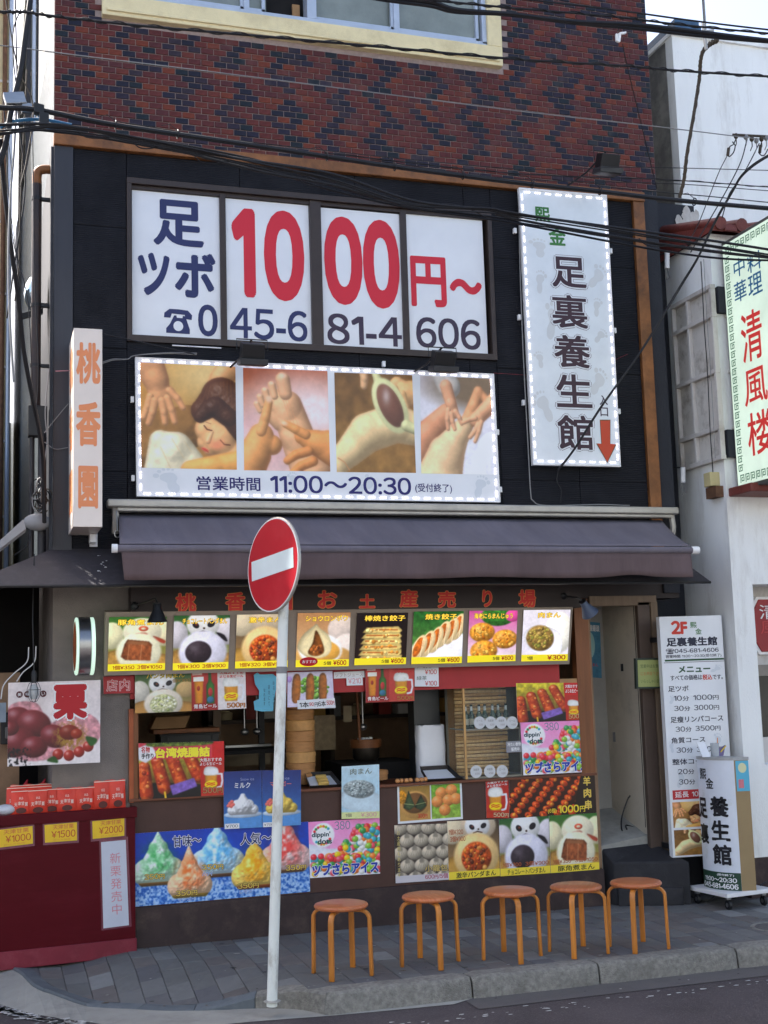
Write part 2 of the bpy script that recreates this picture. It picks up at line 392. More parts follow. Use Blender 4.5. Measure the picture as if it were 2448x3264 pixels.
def f_pork(strip=0):
    p = Pic(1.06, 150, (60, 110, 50), (190, 150, 90), 3); bunbg(p)
    p.ell(.58, .28, .36, .26, (240, 232, 205), 0, .3).ell(.6, .22, .09, .05, (226, 110, 80)).ell(.6, .22, .045, .02, (240, 225, 195)).shape([(.44, .33), (.6, .29), (.68, .33), (.58, .38)], (222, 96, 70)).shape([(.78, .36), (.98, .44), (.96, .5), (.8, .42)], (222, 96, 70))
    p.ell(.53, .66, .42, .36, (242, 236, 208), 0, .25, hi=.2)
    p.shape([(.28, .5), (.33, .42), (.7, .46), (.76, .52), (.74, .82), (.3, .8), (.22, .74)], (168, 98, 62), .45, False, .35, 14).shape([(.3, .5), (.35, .44), (.7, .48), (.66, .53)], (178, 120, 84), .2, False)
    for x in (.36, .58): p.line([(x, .52), (x-.02, .8)], .011, (206, 150, 112), .5)
    return p
def f_choco():
    p = Pic(1.06, 150, (50, 96, 52), (190, 160, 110), 4); bunbg(p, (214, 208, 214)); panda_face(p, .52, .16, .25)
    p.ell(.53, .68, .46, .4, (226, 224, 238), 0, .3, hi=.2).shape([(.76, .32), (.9, .36), (.97, .48), (.9, .46)], (40, 36, 46)).ell(.45, .68, .25, .21, (66, 56, 62), 0, .5, tex=.2, hi=.15)
    return p
def f_spicy(corner=True):
    p = Pic(1.02, 150, (70, 60, 50), (190, 150, 100), 5); p.ell(.1, .15, .3, .25, (226, 210, 180)).ell(.6, .1, .35, .25, (216, 196, 170)); panda_face(p, .58, .1, .2) if corner else None
    p.shape([(-.1, .7), (.3, .6), (1.1, .7), (1.1, 1.1), (-.1, 1.1)], (206, 160, 84)); p.ell(.55, .62, .45, .4, (240, 205, 145), 0, .3, hi=.15)
    p.ell(.55, .65, .3, .27, (196, 92, 44), 0, .5, tex=.3); p.blobs(70, .55, .65, .27, .24, .035, [(214, 96, 40), (180, 70, 36), (228, 140, 60), (120, 60, 40), (232, 170, 90)], hi=.3)
    return p
def f_xlb():
    p = Pic(1.02, 150, (176, 130, 90), (214, 180, 140), 6); p.ell(.85, .3, .28, .24, (216, 200, 190), 0, .25).ell(.95, .65, .28, .26, (226, 214, 206), 0, .2).ell(.5, .85, .6, .25, (206, 160, 96))
    p.ell(.45, .68, .42, .3, (248, 246, 244), .1, .15).ell(.47, .7, .36, .2, (238, 180, 90), .1, .3)
    p.shape([(.02, .62), (.12, .4), (.28, .26), (.36, .2), (.42, .28), (.58, .4), (.66, .6), (.6, .78), (.4, .84), (.15, .78)], (238, 222, 178), .35, hi if False else True)
    p.shape([(.35, .32), (.46, .5), (.52, .72), (.38, .8), (.22, .74), (.3, .55)], (150, 92, 44), .5, tex=.3).blobs(24, .38, .68, .1, .08, .03, [(170, 100, 50), (120, 70, 40), (200, 130, 80)])
    for a in (-.2, -.1, .12, .22): p.line([(.36, .24), (.36+a, .5)], .006, (206, 184, 136), .7)
    return p
def f_stick():
    p = Pic(1.05, 150, (30, 22, 24), (40, 28, 26), 7)
    for i in range(6):
        y = .28+i*.11; x = .12-.015*i
        p.shape([(x+.08, y), (.82+.02*i, y-.02), (.9, y+.06), (.84, y+.12), (x, y+.1)], (246, 218, 140), .3, False, .15)
        p.line([(x+.1, y+.04), (.8, y+.05)], .014, (170, 88, 40), .8); p.blobs(8, .5, y+.05, .35, .02, .03, [(250, 222, 150), (220, 150, 70)])
    return p
def f_gyoza():
    p = Pic(1.02, 150, (40, 96, 44), (120, 150, 80), 8); p.tex(.4, 10).ell(.55, .72, .62, .34, (240, 238, 246), -.2, .12)
    for i, (x, y) in enumerate([(.9, .3), (.76, .38), (.6, .44), (.46, .54), (.3, .62), (.14, .7)]):
        p.ell(x, y, .13, .27, (244, 216, 168), .38, .4, hi=.2).ell(x-.025, y-.02, .075, .2, (200, 110, 46), .38, .3, tex=.35).line([(x+.07, y-.18), (x+.02, y+.2)], .007, (250, 232, 196))
    return p
def f_ebi():
    p = Pic(1.0, 150, (196, 90, 150), (230, 226, 226), 9); p.ell(.6, .1, .35, .2, (60, 120, 50), 0, .4, tex=.4).ell(.9, .1, .15, .12, (220, 90, 160))
    for x, y, r in ((.28, .42, .26), (.76, .56, .26), (.33, .78, .28)):
        p.ell(x, y, r, r*.72, (218, 150, 60), 0, .55, tex=.3, hi=.2); p.blobs(22, x, y, r*.8, r*.5, .03, [(240, 190, 100), (190, 110, 40), (228, 170, 90)])
    return p
def f_niku(faded=False):
    p = Pic(1.0, 150, (214, 208, 216), (206, 200, 210), 10); p.ell(.78, .45, .3, .4, (236, 232, 222), 0, .35).shape([(.02, .5), (.3, .3), (.8, .45), (.8, .9), (.3, .86)], (232, 230, 238), .2)
    p.ell(.38, .55, .3, .25, (140, 112, 66), .2, .5, tex=.3); p.blobs(90, .38, .55, .27, .21, .03, [(160, 140, 70), (110, 90, 50), (190, 160, 96), (130, 130, 60)], hi=.2)
    return p
def f_beer(sec=True, seed=11):
    if sec:
        p = Pic(1.42, 130, (176, 52, 46), (150, 40, 40), seed); p.rect(.48, 0, 1, 1, (222, 214, 214) if seed == 11 else (184, 66, 60))
        p.rect(.02, .02, .2, .12, (220, 190, 180)).shape([(.05, .22), (.22, .22), (.2, .82), (.07, .82)], (230, 150, 50), .3, False).rect(.04, .16, .23, .28, (246, 244, 236)).ell(.13, .45, .04, .06, (170, 60, 40))
        p.shape([(.31, .02), (.36, .02), (.37, .28), (.42, .38), (.42, .84), (.27, .84), (.27, .38), (.31, .28)], (64, 130, 50), .5, False).ell(.345, .55, .06, .11, (190, 60, 60)).ell(.345, .74, .09, .08, (60, 120, 150))
        x0, x1 = .58, .98
    else:
        p = Pic(.62, 130, (176, 44, 38), (186, 60, 40), seed); x0, x1 = .1, .95
    w = x1-x0; q = lambda u, v: (x0+u*w, v)
    p.shape([q(.05, .32), q(.68, .32), q(.65, .8), q(.08, .8)], (232, 160, 60), .35, False).shape([q(.02, .24), q(.2, .18), q(.5, .19), q(.72, .25), q(.7, .42), q(.04, .42)], (244, 244, 240), .2)
    p.line([q(.72, .4), q(.92, .4), q(.95, .6), q(.88, .76), q(.7, .78)], .03, (226, 226, 232)); p.ell(*q(.36, .68), .3*w*p.asp*1.1, .1, (246, 214, 30), -.1, .1)
    for k in range(2): p.line([q(.15, .66+.05*k), q(.25, .64+.05*k), q(.4, .66+.05*k), q(.56, .64+.05*k)], .012, (200, 40, 40))
    return p
def f_rolls():
    p = Pic(1.28, 130, (206, 200, 222), (214, 206, 226), 12); p.blobs(60, .55, .45, .45, .28, .06, [(110, 170, 60), (150, 200, 90), (90, 150, 50)], hi=.2)
    p.ell(.04, .2, .07, .09, (190, 160, 220), 0, .2)
    for x in (.2, .5, .78): p.shape([(x-.08, .14), (x+.07, .12), (x+.05, .8), (x-.1, .82)], (196, 120, 50), .55, tex=.2, cells=12)
    return p
def f_panda_meat():
    p = Pic(1.4, 130, (50, 90, 48), (180, 140, 90), 13); p.ell(.08, .5, .25, .3, (214, 208, 196), 0, .4).ell(.9, .45, .25, .2, (200, 170, 120)); panda_face(p, .48, .28, .27)
    p.shape([(-.05, .8), (.3, .68), (1.05, .8), (1.05, 1.1), (-.05, 1.1)], (196, 146, 80)); p.ell(.5, .78, .48, .36, (232, 222, 206), 0, .3).ell(.5, .8, .34, .25, (206, 206, 160), 0, .3, tex=.25).blobs(60, .5, .8, .31, .2, .028, [(226, 226, 190), (170, 180, 110), (240, 236, 210)], hi=.3)
    return p
def f_sausage(beer=True):
    p = Pic(1.5 if beer else 1.2, 150, (214, 200, 60), (70, 40, 30), 14); p.tex(.3, 12); k = .7 if beer else .72
    p.shape([(-.1, .72), (1, .85), (1, 1.1), (-.1, 1.1)], (30, 26, 26), .1)
    for x, y, a in ((.9, .4, -.55), (.62, .5, -.42), (.36, .58, -.3), (.1, .68, -.1)):
        p.body([(x*k-.2*math.sin(-a)/p.asp, y-.24, .11, x*k+.2*math.sin(-a)/p.asp, y+.24, .12)], (226, 104, 42), hi=.5, red=.5, bump=.008, cells=14, col2=(196, 66, 26), amb=.5); p.blobs(4, x*k, y, .07, .2, .03, [(232, 130, 60), (190, 60, 26), (240, 150, 80)], hi=.3)
    p.line([(.42*k, .9), (.43*k, 1)], .02, (238, 196, 60)); p.shape([(.5*k, .78), (.92*k, .66), (.97*k, .82), (.55*k, .96)], (140, 110, 190), .1, False, .2)
    if beer:
        b = f_beer(False, 15); p.rect(k+.02, 0, 1, 1, (196, 30, 34)); h0 = int(p.h*.34); w0 = int(p.w*(k+.03)); W = p.w-w0
        ys = np.linspace(0, b.h-1, p.h-h0).astype(int); xs = np.linspace(0, b.w-1, W).astype(int); p.a[h0:, w0:w0+W] = b.a[ys][:, xs]
        p.rect(0, 0, 1, .3, (190, 36, 40)) if False else None
    return p
def f_sausage_taiwan():
    p = f_sausage(); m = ((p.Y < .3) & (p.X < .86)).astype(float); p.mix(m, (206, 70, 84)); p.shape([(0, .08), (.14, 0), (.22, .22), (.08, .36), (.0, .3)], (238, 236, 240), .05, False)
    p.shape([(.16, -.02), (.8, -.02), (.8, .06), (.16, .07)], (110, 130, 50), .3, tex=.5); return p
def f_dots():
    p = Pic(1.25, 150, (236, 150, 200), (240, 190, 220), 16); p.shape([(-.1, .4), (.4, .5), (1.1, .1), (1.1, 1.1), (-.1, 1.1)], (236, 236, 246), .1)
    cols = [(226, 60, 70), (240, 200, 40), (70, 170, 190), (60, 150, 80), (240, 130, 60), (240, 240, 235), (236, 90, 110), (140, 190, 70)]
    
    for i in range(330):
        x = p.rng.random(); y = .12+p.rng.random()*.82
        if y > 1.0-.9*min(1, max(0, (x-.12)*1.7)) or (y > .62 and x > .05):
            c = np.array(cols[p.rng.integers(8)]); p.ell(x, y, .055, .055, c, 0, .35, .1, .45)
    p.ell(.2, .25, .2, .22, (246, 246, 248), 0, .05)
    for i in range(7):
        for s0, a in ((-1, math.pi*(1.15+.1*i)), (1, math.pi*(.15+.1*i))): p.ell(.19+.15*math.cos(a)/p.asp, .25+.16*math.sin(a), .024, .024, cols[(i*3) % 8], 0, .3)
    return p
def s_(a, c): return (a/255)**.5*np.array(c, float)*1.05
def f_kakigori():
    p = Pic(2.5, 190, (36, 70, 170), (30, 90, 180), 17)
    m = (p.Y > .68).astype(float); n = _noise(p.h, p.w, 34, p.rng); p.mix(_blur(m, 9)*np.clip((n-.25)*2.2, 0, .85), (196, 220, 240)).mix(_blur(m, 6)*np.clip((.4-n)*4, 0, .6), (40, 96, 170))
    def heap(cx, cy, w, h, c1, c2, bowl, tip=0):
        A = p.asp; R_ = w*A; cut = _blur(((p.Y < cy+h*.5)).astype(float), 1)
        p.body([(cx-w*.55, cy+h*.48, .07, cx+w*.55, cy+h*.48, .07)], bowl, hi=.3, red=0)
        p.body([(cx, cy-h*.56-tip, .012, cx, cy-h*.2, R_*.34), (cx, cy-h*.2, R_*.34, cx, cy+h*.12, R_*.66), (cx-w*.4, cy+h*.3, R_*.5, cx+w*.4, cy+h*.3, R_*.5)], c1, amb=.66, hi=.1, red=0, bump=.022, cells=26, k=3, col2=None, cut=cut)
        mm = np.clip(1.3-np.hypot((p.X-cx)/w/.75, (p.Y-cy-.02)/h/.62)*1.25, 0, 1)*np.clip((_noise(p.h, p.w, 14, p.rng)-.28)*3, 0, 1)*(p.Y < cy+h*.42); p.mix(_blur(mm, 1)*.85, np.clip(s_(p.a, c2), 0, 255))
    heap(.14, .36, .16, .64, (214, 238, 218), (60, 160, 84), (150, 110, 60)); heap(.47, .31, .175, .64, (206, 232, 244), (70, 160, 214), (130, 90, 60))
    heap(.86, .30, .17, .7, (248, 214, 210), (222, 64, 58), (140, 100, 70)); heap(.31, .60, .14, .56, (246, 206, 170), (236, 110, 50), (170, 140, 60), .06); heap(.68, .53, .15, .6, (250, 214, 120), (240, 160, 30), (170, 90, 50))
    return p
def f_snow(c, seed):
    p = Pic(.68, 150, (38, 52, 110), (70, 130, 190), seed); p.shape([(-.1, .78), (1.1, .74), (1.1, 1.1), (-.1, 1.1)], (96, 150, 206), .1)
    p.ell(.5, .76, .34, .06, (200, 214, 230)).body([(.5, .44, .05, .5, .6, .17), (.22, .68, .09, .78, .68, .09), (.35, .6, .1, .65, .6, .1)], c, amb=.62, red=0, bump=.02, cells=30, k=3)
    for dx, dy in ((0, 0), (.08, .02), (.03, .05), (-.04, .04), (.05, -.03)): p.ell(.16+dx, .56+dy, .035, .03, (226, 120, 110), 0, .3)
    return p
def f_zongzi():
    p = Pic(.95, 130, (150, 120, 60), (190, 150, 90), 18); p.ell(.5, .55, .46, .4, (206, 160, 96), 0, .3).ell(.5, .5, .38, .3, (120, 84, 48)); p.ell(.1, .3, .14, .2, (200, 140, 40), 0, .3, tex=.4)
    p.shape([(.12, .62), (.3, .12), (.5, .6), (.3, .7)], (78, 98, 66), .55, False, .2).shape([(.48, .62), (.7, .26), (.88, .6), (.68, .72)], (64, 84, 58), .55, False, .2).line([(.15, .5), (.46, .55)], .01, (160, 170, 120)).line([(.52, .55), (.86, .5)], .01, (150, 160, 110)); return p
def f_dango():
    p = Pic(.85, 130, (110, 160, 60), (150, 180, 80), 19); p.tex(.3, 10)
    for x, y in ((.34, .25), (.7, .18), (.2, .5), (.58, .48), (.85, .45), (.45, .76)): p.ell(x, y, .17, .17, (232, 150, 84), 0, .45, hi=.25, tex=.08)
    return p
def f_dumplings():
    p = Pic(.95, 150, (52, 44, 42), (80, 70, 66), 20)
    for j, y in enumerate((.06, .28, .5, .72, .94)):
        for i in range(4):
            x = .1+.27*i+.13*(j % 2); p.ell(x, y, .135, .12, (200, 188, 168), 0, .65).shape([(x-.05, y-.06), (x, y-.16), (x+.05, y-.06)], (196, 186, 168), .3)
            for a in (-.08, -.03, .03, .08): p.line([(x, y-.12), (x+a, y+.05)], .005, (140, 130, 116), .7)
    return p
def f_lamb():
    p = Pic(2.1, 150, (70, 36, 24), (50, 28, 22), 21)
    for k in range(6):
        x0 = .02+.165*k; p.line([(x0-.16, 1.05), (x0+.2, -.05)], .012, (190, 150, 90))
        for i in range(9):
            t = i/8; p.ell(x0-.13+.33*t, .95-.98*t, .1, .075, (206, 78, 26), .5, .5, hi=.25, tex=.3); p.blobs(3, x0-.13+.33*t, .95-.98*t, .06, .05, .03, [(236, 120, 50), (150, 44, 16), (244, 160, 60)], hi=.3)
    p.shape([(.84, .0), (1.1, 0), (1.1, 1.1), (.8, 1.1), (.74, .8)], (46, 32, 26), .1, False); return p
def f_chestnut():
    p = Pic(1.12, 220, (216, 206, 204), (226, 218, 216), 22); p.shape([(0, .3), (.3, .25), (.45, .5), (.7, .35), (.98, .5), (.92, .8), (.3, .95), (0, .8)], (206, 150, 156), .1, tex=.3)
    for x, y, r, a in ((.1, .42, .15, 0), (.28, .5, .19, .3), (.1, .72, .2, -.3), (.28, .78, .15, 0), (.5, .66, .16, .4), (.02, .55, .1, 0)):
        p.ell(x, y, r*1.1, r*.85, (112, 40, 46), a, .55, hi=.35)
    m, d = p.em(.67, .66, .19, .17, 0, .3); n = _noise(p.h, p.w, 40, p.rng); p.mix(m*np.clip((n-.35)*4, 0, 1), (150, 116, 54)).ell(.66, .62, .12, .09, (120, 40, 26), 0, .4, hi=.3).ell(.74, .64, .07, .06, (150, 50, 30), 0, .4, hi=.3)
    for x, y in ((.54, .88), (.66, .9), (.77, .86), (.87, .8)): p.ell(x, y, .065, .065, (160, 44, 34), 0, .5, hi=.5)
    p.shape([(.84, .68), (.97, .72), (.9, .8)], (60, 120, 50)).shape([(.42, .95), (.5, .9), (.54, .98)], (60, 120, 50)); mm = (p.Y > .78).astype(float)*(p.X < .25)*np.clip((_noise(p.h, p.w, 40, p.rng)-.5)*8, 0, 1); p.mix(mm, (30, 26, 30)); return p
SK = (228, 164, 118)
def finger(x0, y0, x1, y1, x2, y2, r): return [(x0, y0, r, x1, y1, r*.95), (x1, y1, r*.95, x2, y2, r*.78)]
def f_back(seed=23):
    p = Pic(.86, 230, (196, 148, 84), (150, 110, 64), seed); p.gam = .92; p.tex(.12, 4); p.ell(.75, .1, .4, .25, (226, 196, 140), 0, .1, .7)
    p.body([(-.1, .62, .1, .5, .55, .16), (.2, .75, .2, .6, .65, .12), (-.1, .9, .2, .2, .85, .2)], (138, 102, 62), bump=.02, cells=8, red=.1, hi=0)
    p.body([(.02, -.1, .17, .16, .16, .12), (.16, .16, .115, .2, .3, .1), (.2, .3, .09, .28, .28, .07)], SK2)
    for q in (finger(.1, .32, .07, .42, .03, .52, .034), finger(.15, .36, .12, .48, .08, .58, .037), finger(.22, .36, .24, .47, .25, .57, .037), finger(.28, .33, .32, .44, .35, .56, .036), finger(.3, .26, .38, .33, .44, .42, .036)): p.body(q, SK2)
    p.body([(1.05, -.1, .14, .84, .12, .1), (.84, .12, .1, .74, .26, .075)], (236, 180, 130)); p.body(finger(.74, .26, .68, .33, .62, .4, .035), (236, 180, 130)); p.body(finger(.8, .28, .75, .36, .7, .42, .03), (232, 172, 124))
    p.body([(.66, .44, .12, .85, .3, .19), (.85, .3, .19, 1.02, .42, .24), (.95, .5, .22, 1.05, .7, .2)], (82, 50, 34), hi=.3, bump=.006, cells=50, red=0)
    for k in range(9): p.line([(.7+.035*k, .2-.01*k), (.64+.045*k, .36), (.63+.05*k, .52)], .004, (120, 80, 54), .5)
    p.body([(.71, .62, .13, .82, .7, .16), (.68, .74, .085, .74, .78, .1), (.9, .82, .12, 1.05, .9, .12)], (238, 184, 134), amb=.58, red=.25)
    p.body([(.62, .5, .06, .72, .42, .09), (.78, .4, .1, .92, .5, .09), (.92, .5, .08, 1.04, .66, .07)], (70, 42, 30), hi=.25, bump=.005, cells=50, red=0)
    p.body([(.745, .64, .016, .7, .735, .026)], (240, 186, 138), red=.1, hi=.3); p.line([(.66, .585), (.69, .62), (.74, .63)], .007, (70, 36, 26)).line([(.83, .72), (.87, .76), (.93, .765)], .007, (70, 36, 26)).line([(.68, .55), (.73, .565)], .005, (110, 70, 50), .6)
    p.ell(.665, .815, .034, .014, (204, 84, 74), .45, .2, .3).line([(.635, .8), (.665, .813), (.7, .84)], .003, (150, 50, 44)).ell(.79, .76, .05, .04, (240, 150, 116), 0, 0, .8)
    p.body([(.2, .74, .1, .36, .8, .15), (.36, .8, .15, .5, .95, .14), (.2, .74, .1, .16, 1.05, .12), (.3, .9, .15, .35, 1.1, .15)], (244, 232, 200), bump=.012, cells=9, amb=.62, red=.1); 
    for a, b_ in (((.2, .8), (.3, 1.0)), ((.32, .72), (.44, .9)), ((.45, .74), (.52, .84))): p.line([a, b_], .006, (206, 186, 146), .6)
    p.body([(.52, 1.02, .1, .75, .97, .1), (.75, .97, .1, 1.1, .93, .13)], (236, 172, 104)); return p
def f_foot():
    p = Pic(.83, 230, (166, 96, 70), (232, 204, 196), 24); p.gam = .92; p.ell(.75, .42, .5, .3, (244, 224, 222), 0, .1, .6).ell(.1, .75, .4, .25, (236, 196, 196), 0, .1, .6)
    p.body([(.78, 1.0, .2, .62, .66, .17), (.62, .66, .17, .5, .36, .155), (.5, .36, .15, .4, .32, .12), (.45, .5, .12, .33, .42, .1)], (240, 188, 146), amb=.55, k=3)
    for x, y, x2, y2, r in ((.49, .24, .46, .1, .072), (.36, .27, .33, .16, .04), (.28, .31, .25, .22, .036), (.22, .36, .19, .28, .033), (.19, .42, .15, .35, .029)): p.body([(x, y, r*.9, x2, y2, r)], (242, 190, 150)); p.ell(x2, y2-r*.5, r*.4, r*.3, (250, 216, 190), 0, 0, .6)
    for k in range(3): p.line([(.46+.03*k, .3), (.55+.04*k, .55), (.62+.04*k, .75)], .004, (214, 150, 112), .5)
    p.body([(-.05, 1.1, .2, .12, .85, .16), (.12, .85, .16, .2, .66, .12), (.2, .7, .1, .32, .75, .1)], (228, 164, 108)); p.body(finger(.2, .62, .25, .48, .29, .33, .05), (232, 170, 116)); p.ell(.295, .3, .03, .035, (246, 206, 176), 0, .1, .4)
    p.body([(1.1, .78, .2, .85, .72, .13), (.85, .72, .13, .68, .66, .08)], (224, 156, 100)); p.body(finger(.72, .64, .6, .59, .48, .54, .048), (228, 162, 106)); p.ell(.47, .535, .03, .022, (244, 200, 168), .3, .1, .4)
    for q in (finger(.75, .8, .6, .84, .5, .9, .05), finger(.8, .9, .66, .95, .56, 1.02, .05)): p.body(q, (216, 146, 92))
    return p
def f_paddle(seed=25):
    p = Pic(.83, 230, (112, 84, 54), (140, 106, 62), seed); p.gam = .92; p.tex(.2, 9)
    p.body([(1.1, .2, .16, .9, .18, .12), (.9, .18, .12, .8, .1, .08)], (234, 186, 136)); 
    for q in (finger(.86, .2, .9, .34, .96, .46, .045), finger(.76, .14, .84, .28, .9, .4, .042)): p.body(q, (236, 190, 140))
    p.body([(1.15, .58, .16, .75, .5, .2), (.75, .5, .2, .4, .6, .2), (.4, .6, .2, .16, .8, .15), (.16, .8, .15, .02, .94, .1)], (244, 214, 166), amb=.6, red=.2, k=4)
    p.line([(.02, .86), (.1, .9), (.16, .98)], .006, (190, 140, 100)); p.body([(.5, -.05, .03, .56, .08, .05)], (226, 222, 170), red=0); p.ell(.7, .32, .165, .3, (228, 226, 176), -.42, .2, .04).ell(.7, .32, .115, .235, (120, 84, 70), -.42, .35, .04, hi=.5)
    p.body([(.9, .52, .06, 1.08, .58, .05)], (226, 222, 172), red=0); p.body(finger(.36, -.05, .38, .05, .37, .13, .045), (236, 190, 146)); return p
def f_leg():
    p = Pic(.8, 230, (220, 216, 222), (236, 236, 244), 26); p.gam = .92; p.ell(.75, .12, .5, .22, (124, 106, 86), .1, .1, .4).body([(.3, -.05, .12, .4, .1, .13)], (220, 212, 202), red=0, bump=.01, cells=8)
    p.body([(-.1, .8, .17, .1, .6, .15), (.1, .6, .15, .35, .38, .1)], (216, 156, 122)); p.body([(.62, .5, .08, .74, .3, .07), (.74, .3, .07, .82, .14, .055), (.82, .14, .05, .92, .22, .05)], (226, 166, 124))
    p.body([(.22, 1.1, .26, .34, .8, .2), (.34, .8, .2, .5, .6, .13), (.5, .6, .13, .58, .52, .1)], (246, 208, 166), amb=.62, red=.2, k=4)
    p.body([(.36, .1, .07, .42, .28, .065), (.42, .28, .065, .46, .38, .055)], (236, 178, 142)); 
    for q in (finger(.38, .34, .36, .44, .37, .54, .028), finger(.42, .38, .43, .46, .46, .54, .028), finger(.48, .36, .53, .42, .56, .48, .03)): p.body(q, (238, 182, 146))
    p.body([(1.1, .2, .09, .9, .34, .08), (.9, .34, .08, .76, .44, .075)], (236, 178, 140))
    for q in (finger(.76, .42, .66, .44, .58, .47, .03), finger(.8, .48, .74, .56, .67, .62, .03), finger(.84, .46, .8, .56, .74, .66, .028)): p.body(q, (238, 182, 144))
    p.body([(.85, 1.1, .2, 1.05, .8, .25), (.7, 1.1, .1, .95, .75, .1)], (240, 240, 248), red=0, bump=.02, cells=6, amb=.75); return p
SK2 = (232, 172, 126)

# ================================================================== materials
M = {}
M['mortar'] = mat('mortar', (152, 136, 132), .9, .15, 30, .3, 80)
BR = [mat('tile_glaze_%d' % i, c, .5, .22, 26, .25, 50, spec=.18, dirt=(110, 96, 92), dscale=6, damt=.25) for i, c in enumerate(
    [(93, 45, 42), (86, 42, 42), (98, 48, 41), (108, 52, 38), (90, 42, 39), (80, 42, 44), (38, 36, 52), (33, 34, 48), (44, 38, 52), (30, 38, 46), (50, 42, 52)])]
M['clad'] = mat('stained_cladding', (33, 34, 39), .7, .2, 3, .0, spec=.12, dirt=(50, 51, 56), dscale=1.3, damt=.35)
M['cladpost'] = mat('corner_board_paint', (50, 51, 58), .5, .12, 4, .15, 40, stretch=(1, 1, .15))
M['copper'] = mat('aged_copper', (134, 86, 48), .5, .3, 5, .2, 30, metal=.15, dirt=(70, 48, 36), dscale=4, damt=.75)
M['cream'] = mat('cream_render', (224, 210, 168), .8, .05, 8, .2, 120, dirt=(170, 152, 116), dscale=3, damt=.4)
M['alu'] = mat('window_aluminium', (176, 186, 200), .4, .06, 8, metal=.25)
M['alu2'] = mat('brushed_metal', (150, 152, 156), .3, .1, 8, metal=.85, stretch=(1, 1, 12))
M['frost'] = mat('frosted_glass', (128, 136, 130), .25, .18, 2.5, .1, 90, spec=.6)
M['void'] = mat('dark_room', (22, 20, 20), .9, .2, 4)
M['bronze'] = mat('bronze_window_frame', (60, 50, 46), .4, .12, 8, metal=.2)
M['vinyl'] = mat('white_vinyl_sheet', (228, 231, 235), .35, .03, 3, .02, 6, spec=.3)
M['greywall'] = mat('grey_render', (136, 128, 122), .9, .09, 5, .45, 160, dirt=(96, 88, 82), dscale=1.6, damt=.5)
M['brown'] = mat('brown_board', (76, 50, 42), .55, .1, 6, .1, 60)
M['plinth'] = mat('scuffed_plinth', (54, 40, 40), .6, .2, 7, .1, 60, dirt=(110, 92, 80), dscale=6, damt=.3)
M['redband'] = mat('red_board', (170, 40, 42), .5, .06, 5)
M['awn'] = mat('awning_canvas', (110, 104, 112), .9, .14, 2.4, .5, 7, dirt=(88, 86, 98), dscale=3.2, damt=.45, stretch=(1.6, .35, .35))
M['val'] = mat('valance_canvas', (100, 84, 85), .9, .14, 2.4, .5, 7, dirt=(78, 66, 68), dscale=3, damt=.45, stretch=(1.6, 1, .35))
M['hood'] = mat('canopy_canvas', (56, 52, 56), .8, .08, 4, .2, 200, dirt=(92, 88, 92), dscale=14, damt=.25)
M['alusilver'] = mat('weathered_aluminium', (172, 168, 160), .4, .12, 6, metal=.35)
M['white'] = mat('white_plastic', (230, 230, 230), .4, .04, 5)
M['whitewall'] = mat('white_render', (240, 242, 240), .85, .03, 3, .35, 110, dirt=(178, 172, 162), dscale=2.2, damt=.5, stretch=(1.6, 1.6, .35))
M['oldwhite'] = mat('stained_white_render', (204, 200, 194), .8, .05, 3, .2, 120, dirt=(136, 124, 108), dscale=2.6, damt=.65, stretch=(1, 1, .5))
M['charcoal'] = mat('charcoal_wall', (46, 48, 54), .85, .12, 3, .25, 60)
M['redbox'] = mat('crimson_laminate', (82, 8, 20), .42, .06, 3, coat=.03, spec=.12, dirt=(104, 26, 40), dscale=2.2, damt=.3, stretch=(.5, .5, 3))
M['redtrim'] = mat('crimson_trim', (120, 28, 46), .5, .1, 6, dirt=(150, 70, 80), dscale=7, damt=.35)
M['pole'] = mat('white_pole_paint', (222, 226, 220), .45, .08, 6, dirt=(124, 108, 90), dscale=11, damt=.6, stretch=(1, 1, .35))
M['black'] = mat('black_metal', (26, 27, 30), .45, .1, 8)
M['cable'] = mat('cable_rubber', (24, 24, 28), .6, .15, 14)
M['cablegrey'] = mat('cable_grey', (128, 128, 128), .6, .1, 10)
M['cablebrown'] = mat('cable_weathered', (64, 54, 40), .6, .25, 10)
M['bluesleeve'] = mat('blue_cable_sleeve', (48, 104, 140), .5, .1, 12)
M['seat'] = mat('stool_seat_veneer', (188, 106, 62), .34, .16, 5, coat=.2, stretch=(1, 7, 1), rnd=.12, dirt=(214, 160, 112), dscale=9, damt=.45)
M['leg'] = mat('stool_leg_varnish', (200, 126, 50), .38, .2, 7, coat=.15, stretch=(6, 6, .5), rnd=.1, dirt=(150, 84, 34), dscale=6, damt=.4)
M['wood'] = mat('brown_wood', (132, 82, 48), .55, .2, 4, .1, 30, stretch=(6, 6, .5))
M['wood2'] = mat('grey_brown_timber', (122, 104, 86), .7, .15, 5, .15, 40, stretch=(6, 6, .5))
M['darkwood'] = mat('dark_fascia', (44, 34, 32), .6, .15, 5)
M['lbframe'] = mat('light_box_frame', (150, 136, 122), .5, .08, 8)
M['asphalt'] = mat('asphalt', (80, 72, 73), .92, .22, 1.6, 1.0, 170, dirt=(120, 114, 112), dscale=95, damt=.5)
M['gutter'] = mat('gutter_concrete', (160, 158, 150), .9, .09, 4, .5, 200, dirt=(104, 102, 98), dscale=2.5, damt=.5)
M['kerb'] = mat('kerb_granite', (136, 133, 125), .9, .26, 34, 1.0, 130, dirt=(96, 92, 86), dscale=5, damt=.55, rnd=.06)
M['kerbflush'] = mat('flush_kerb', (98, 104, 108), .9, .1, 8, .5, 200, rnd=.08, dirt=(124, 128, 130), dscale=12, damt=.4)
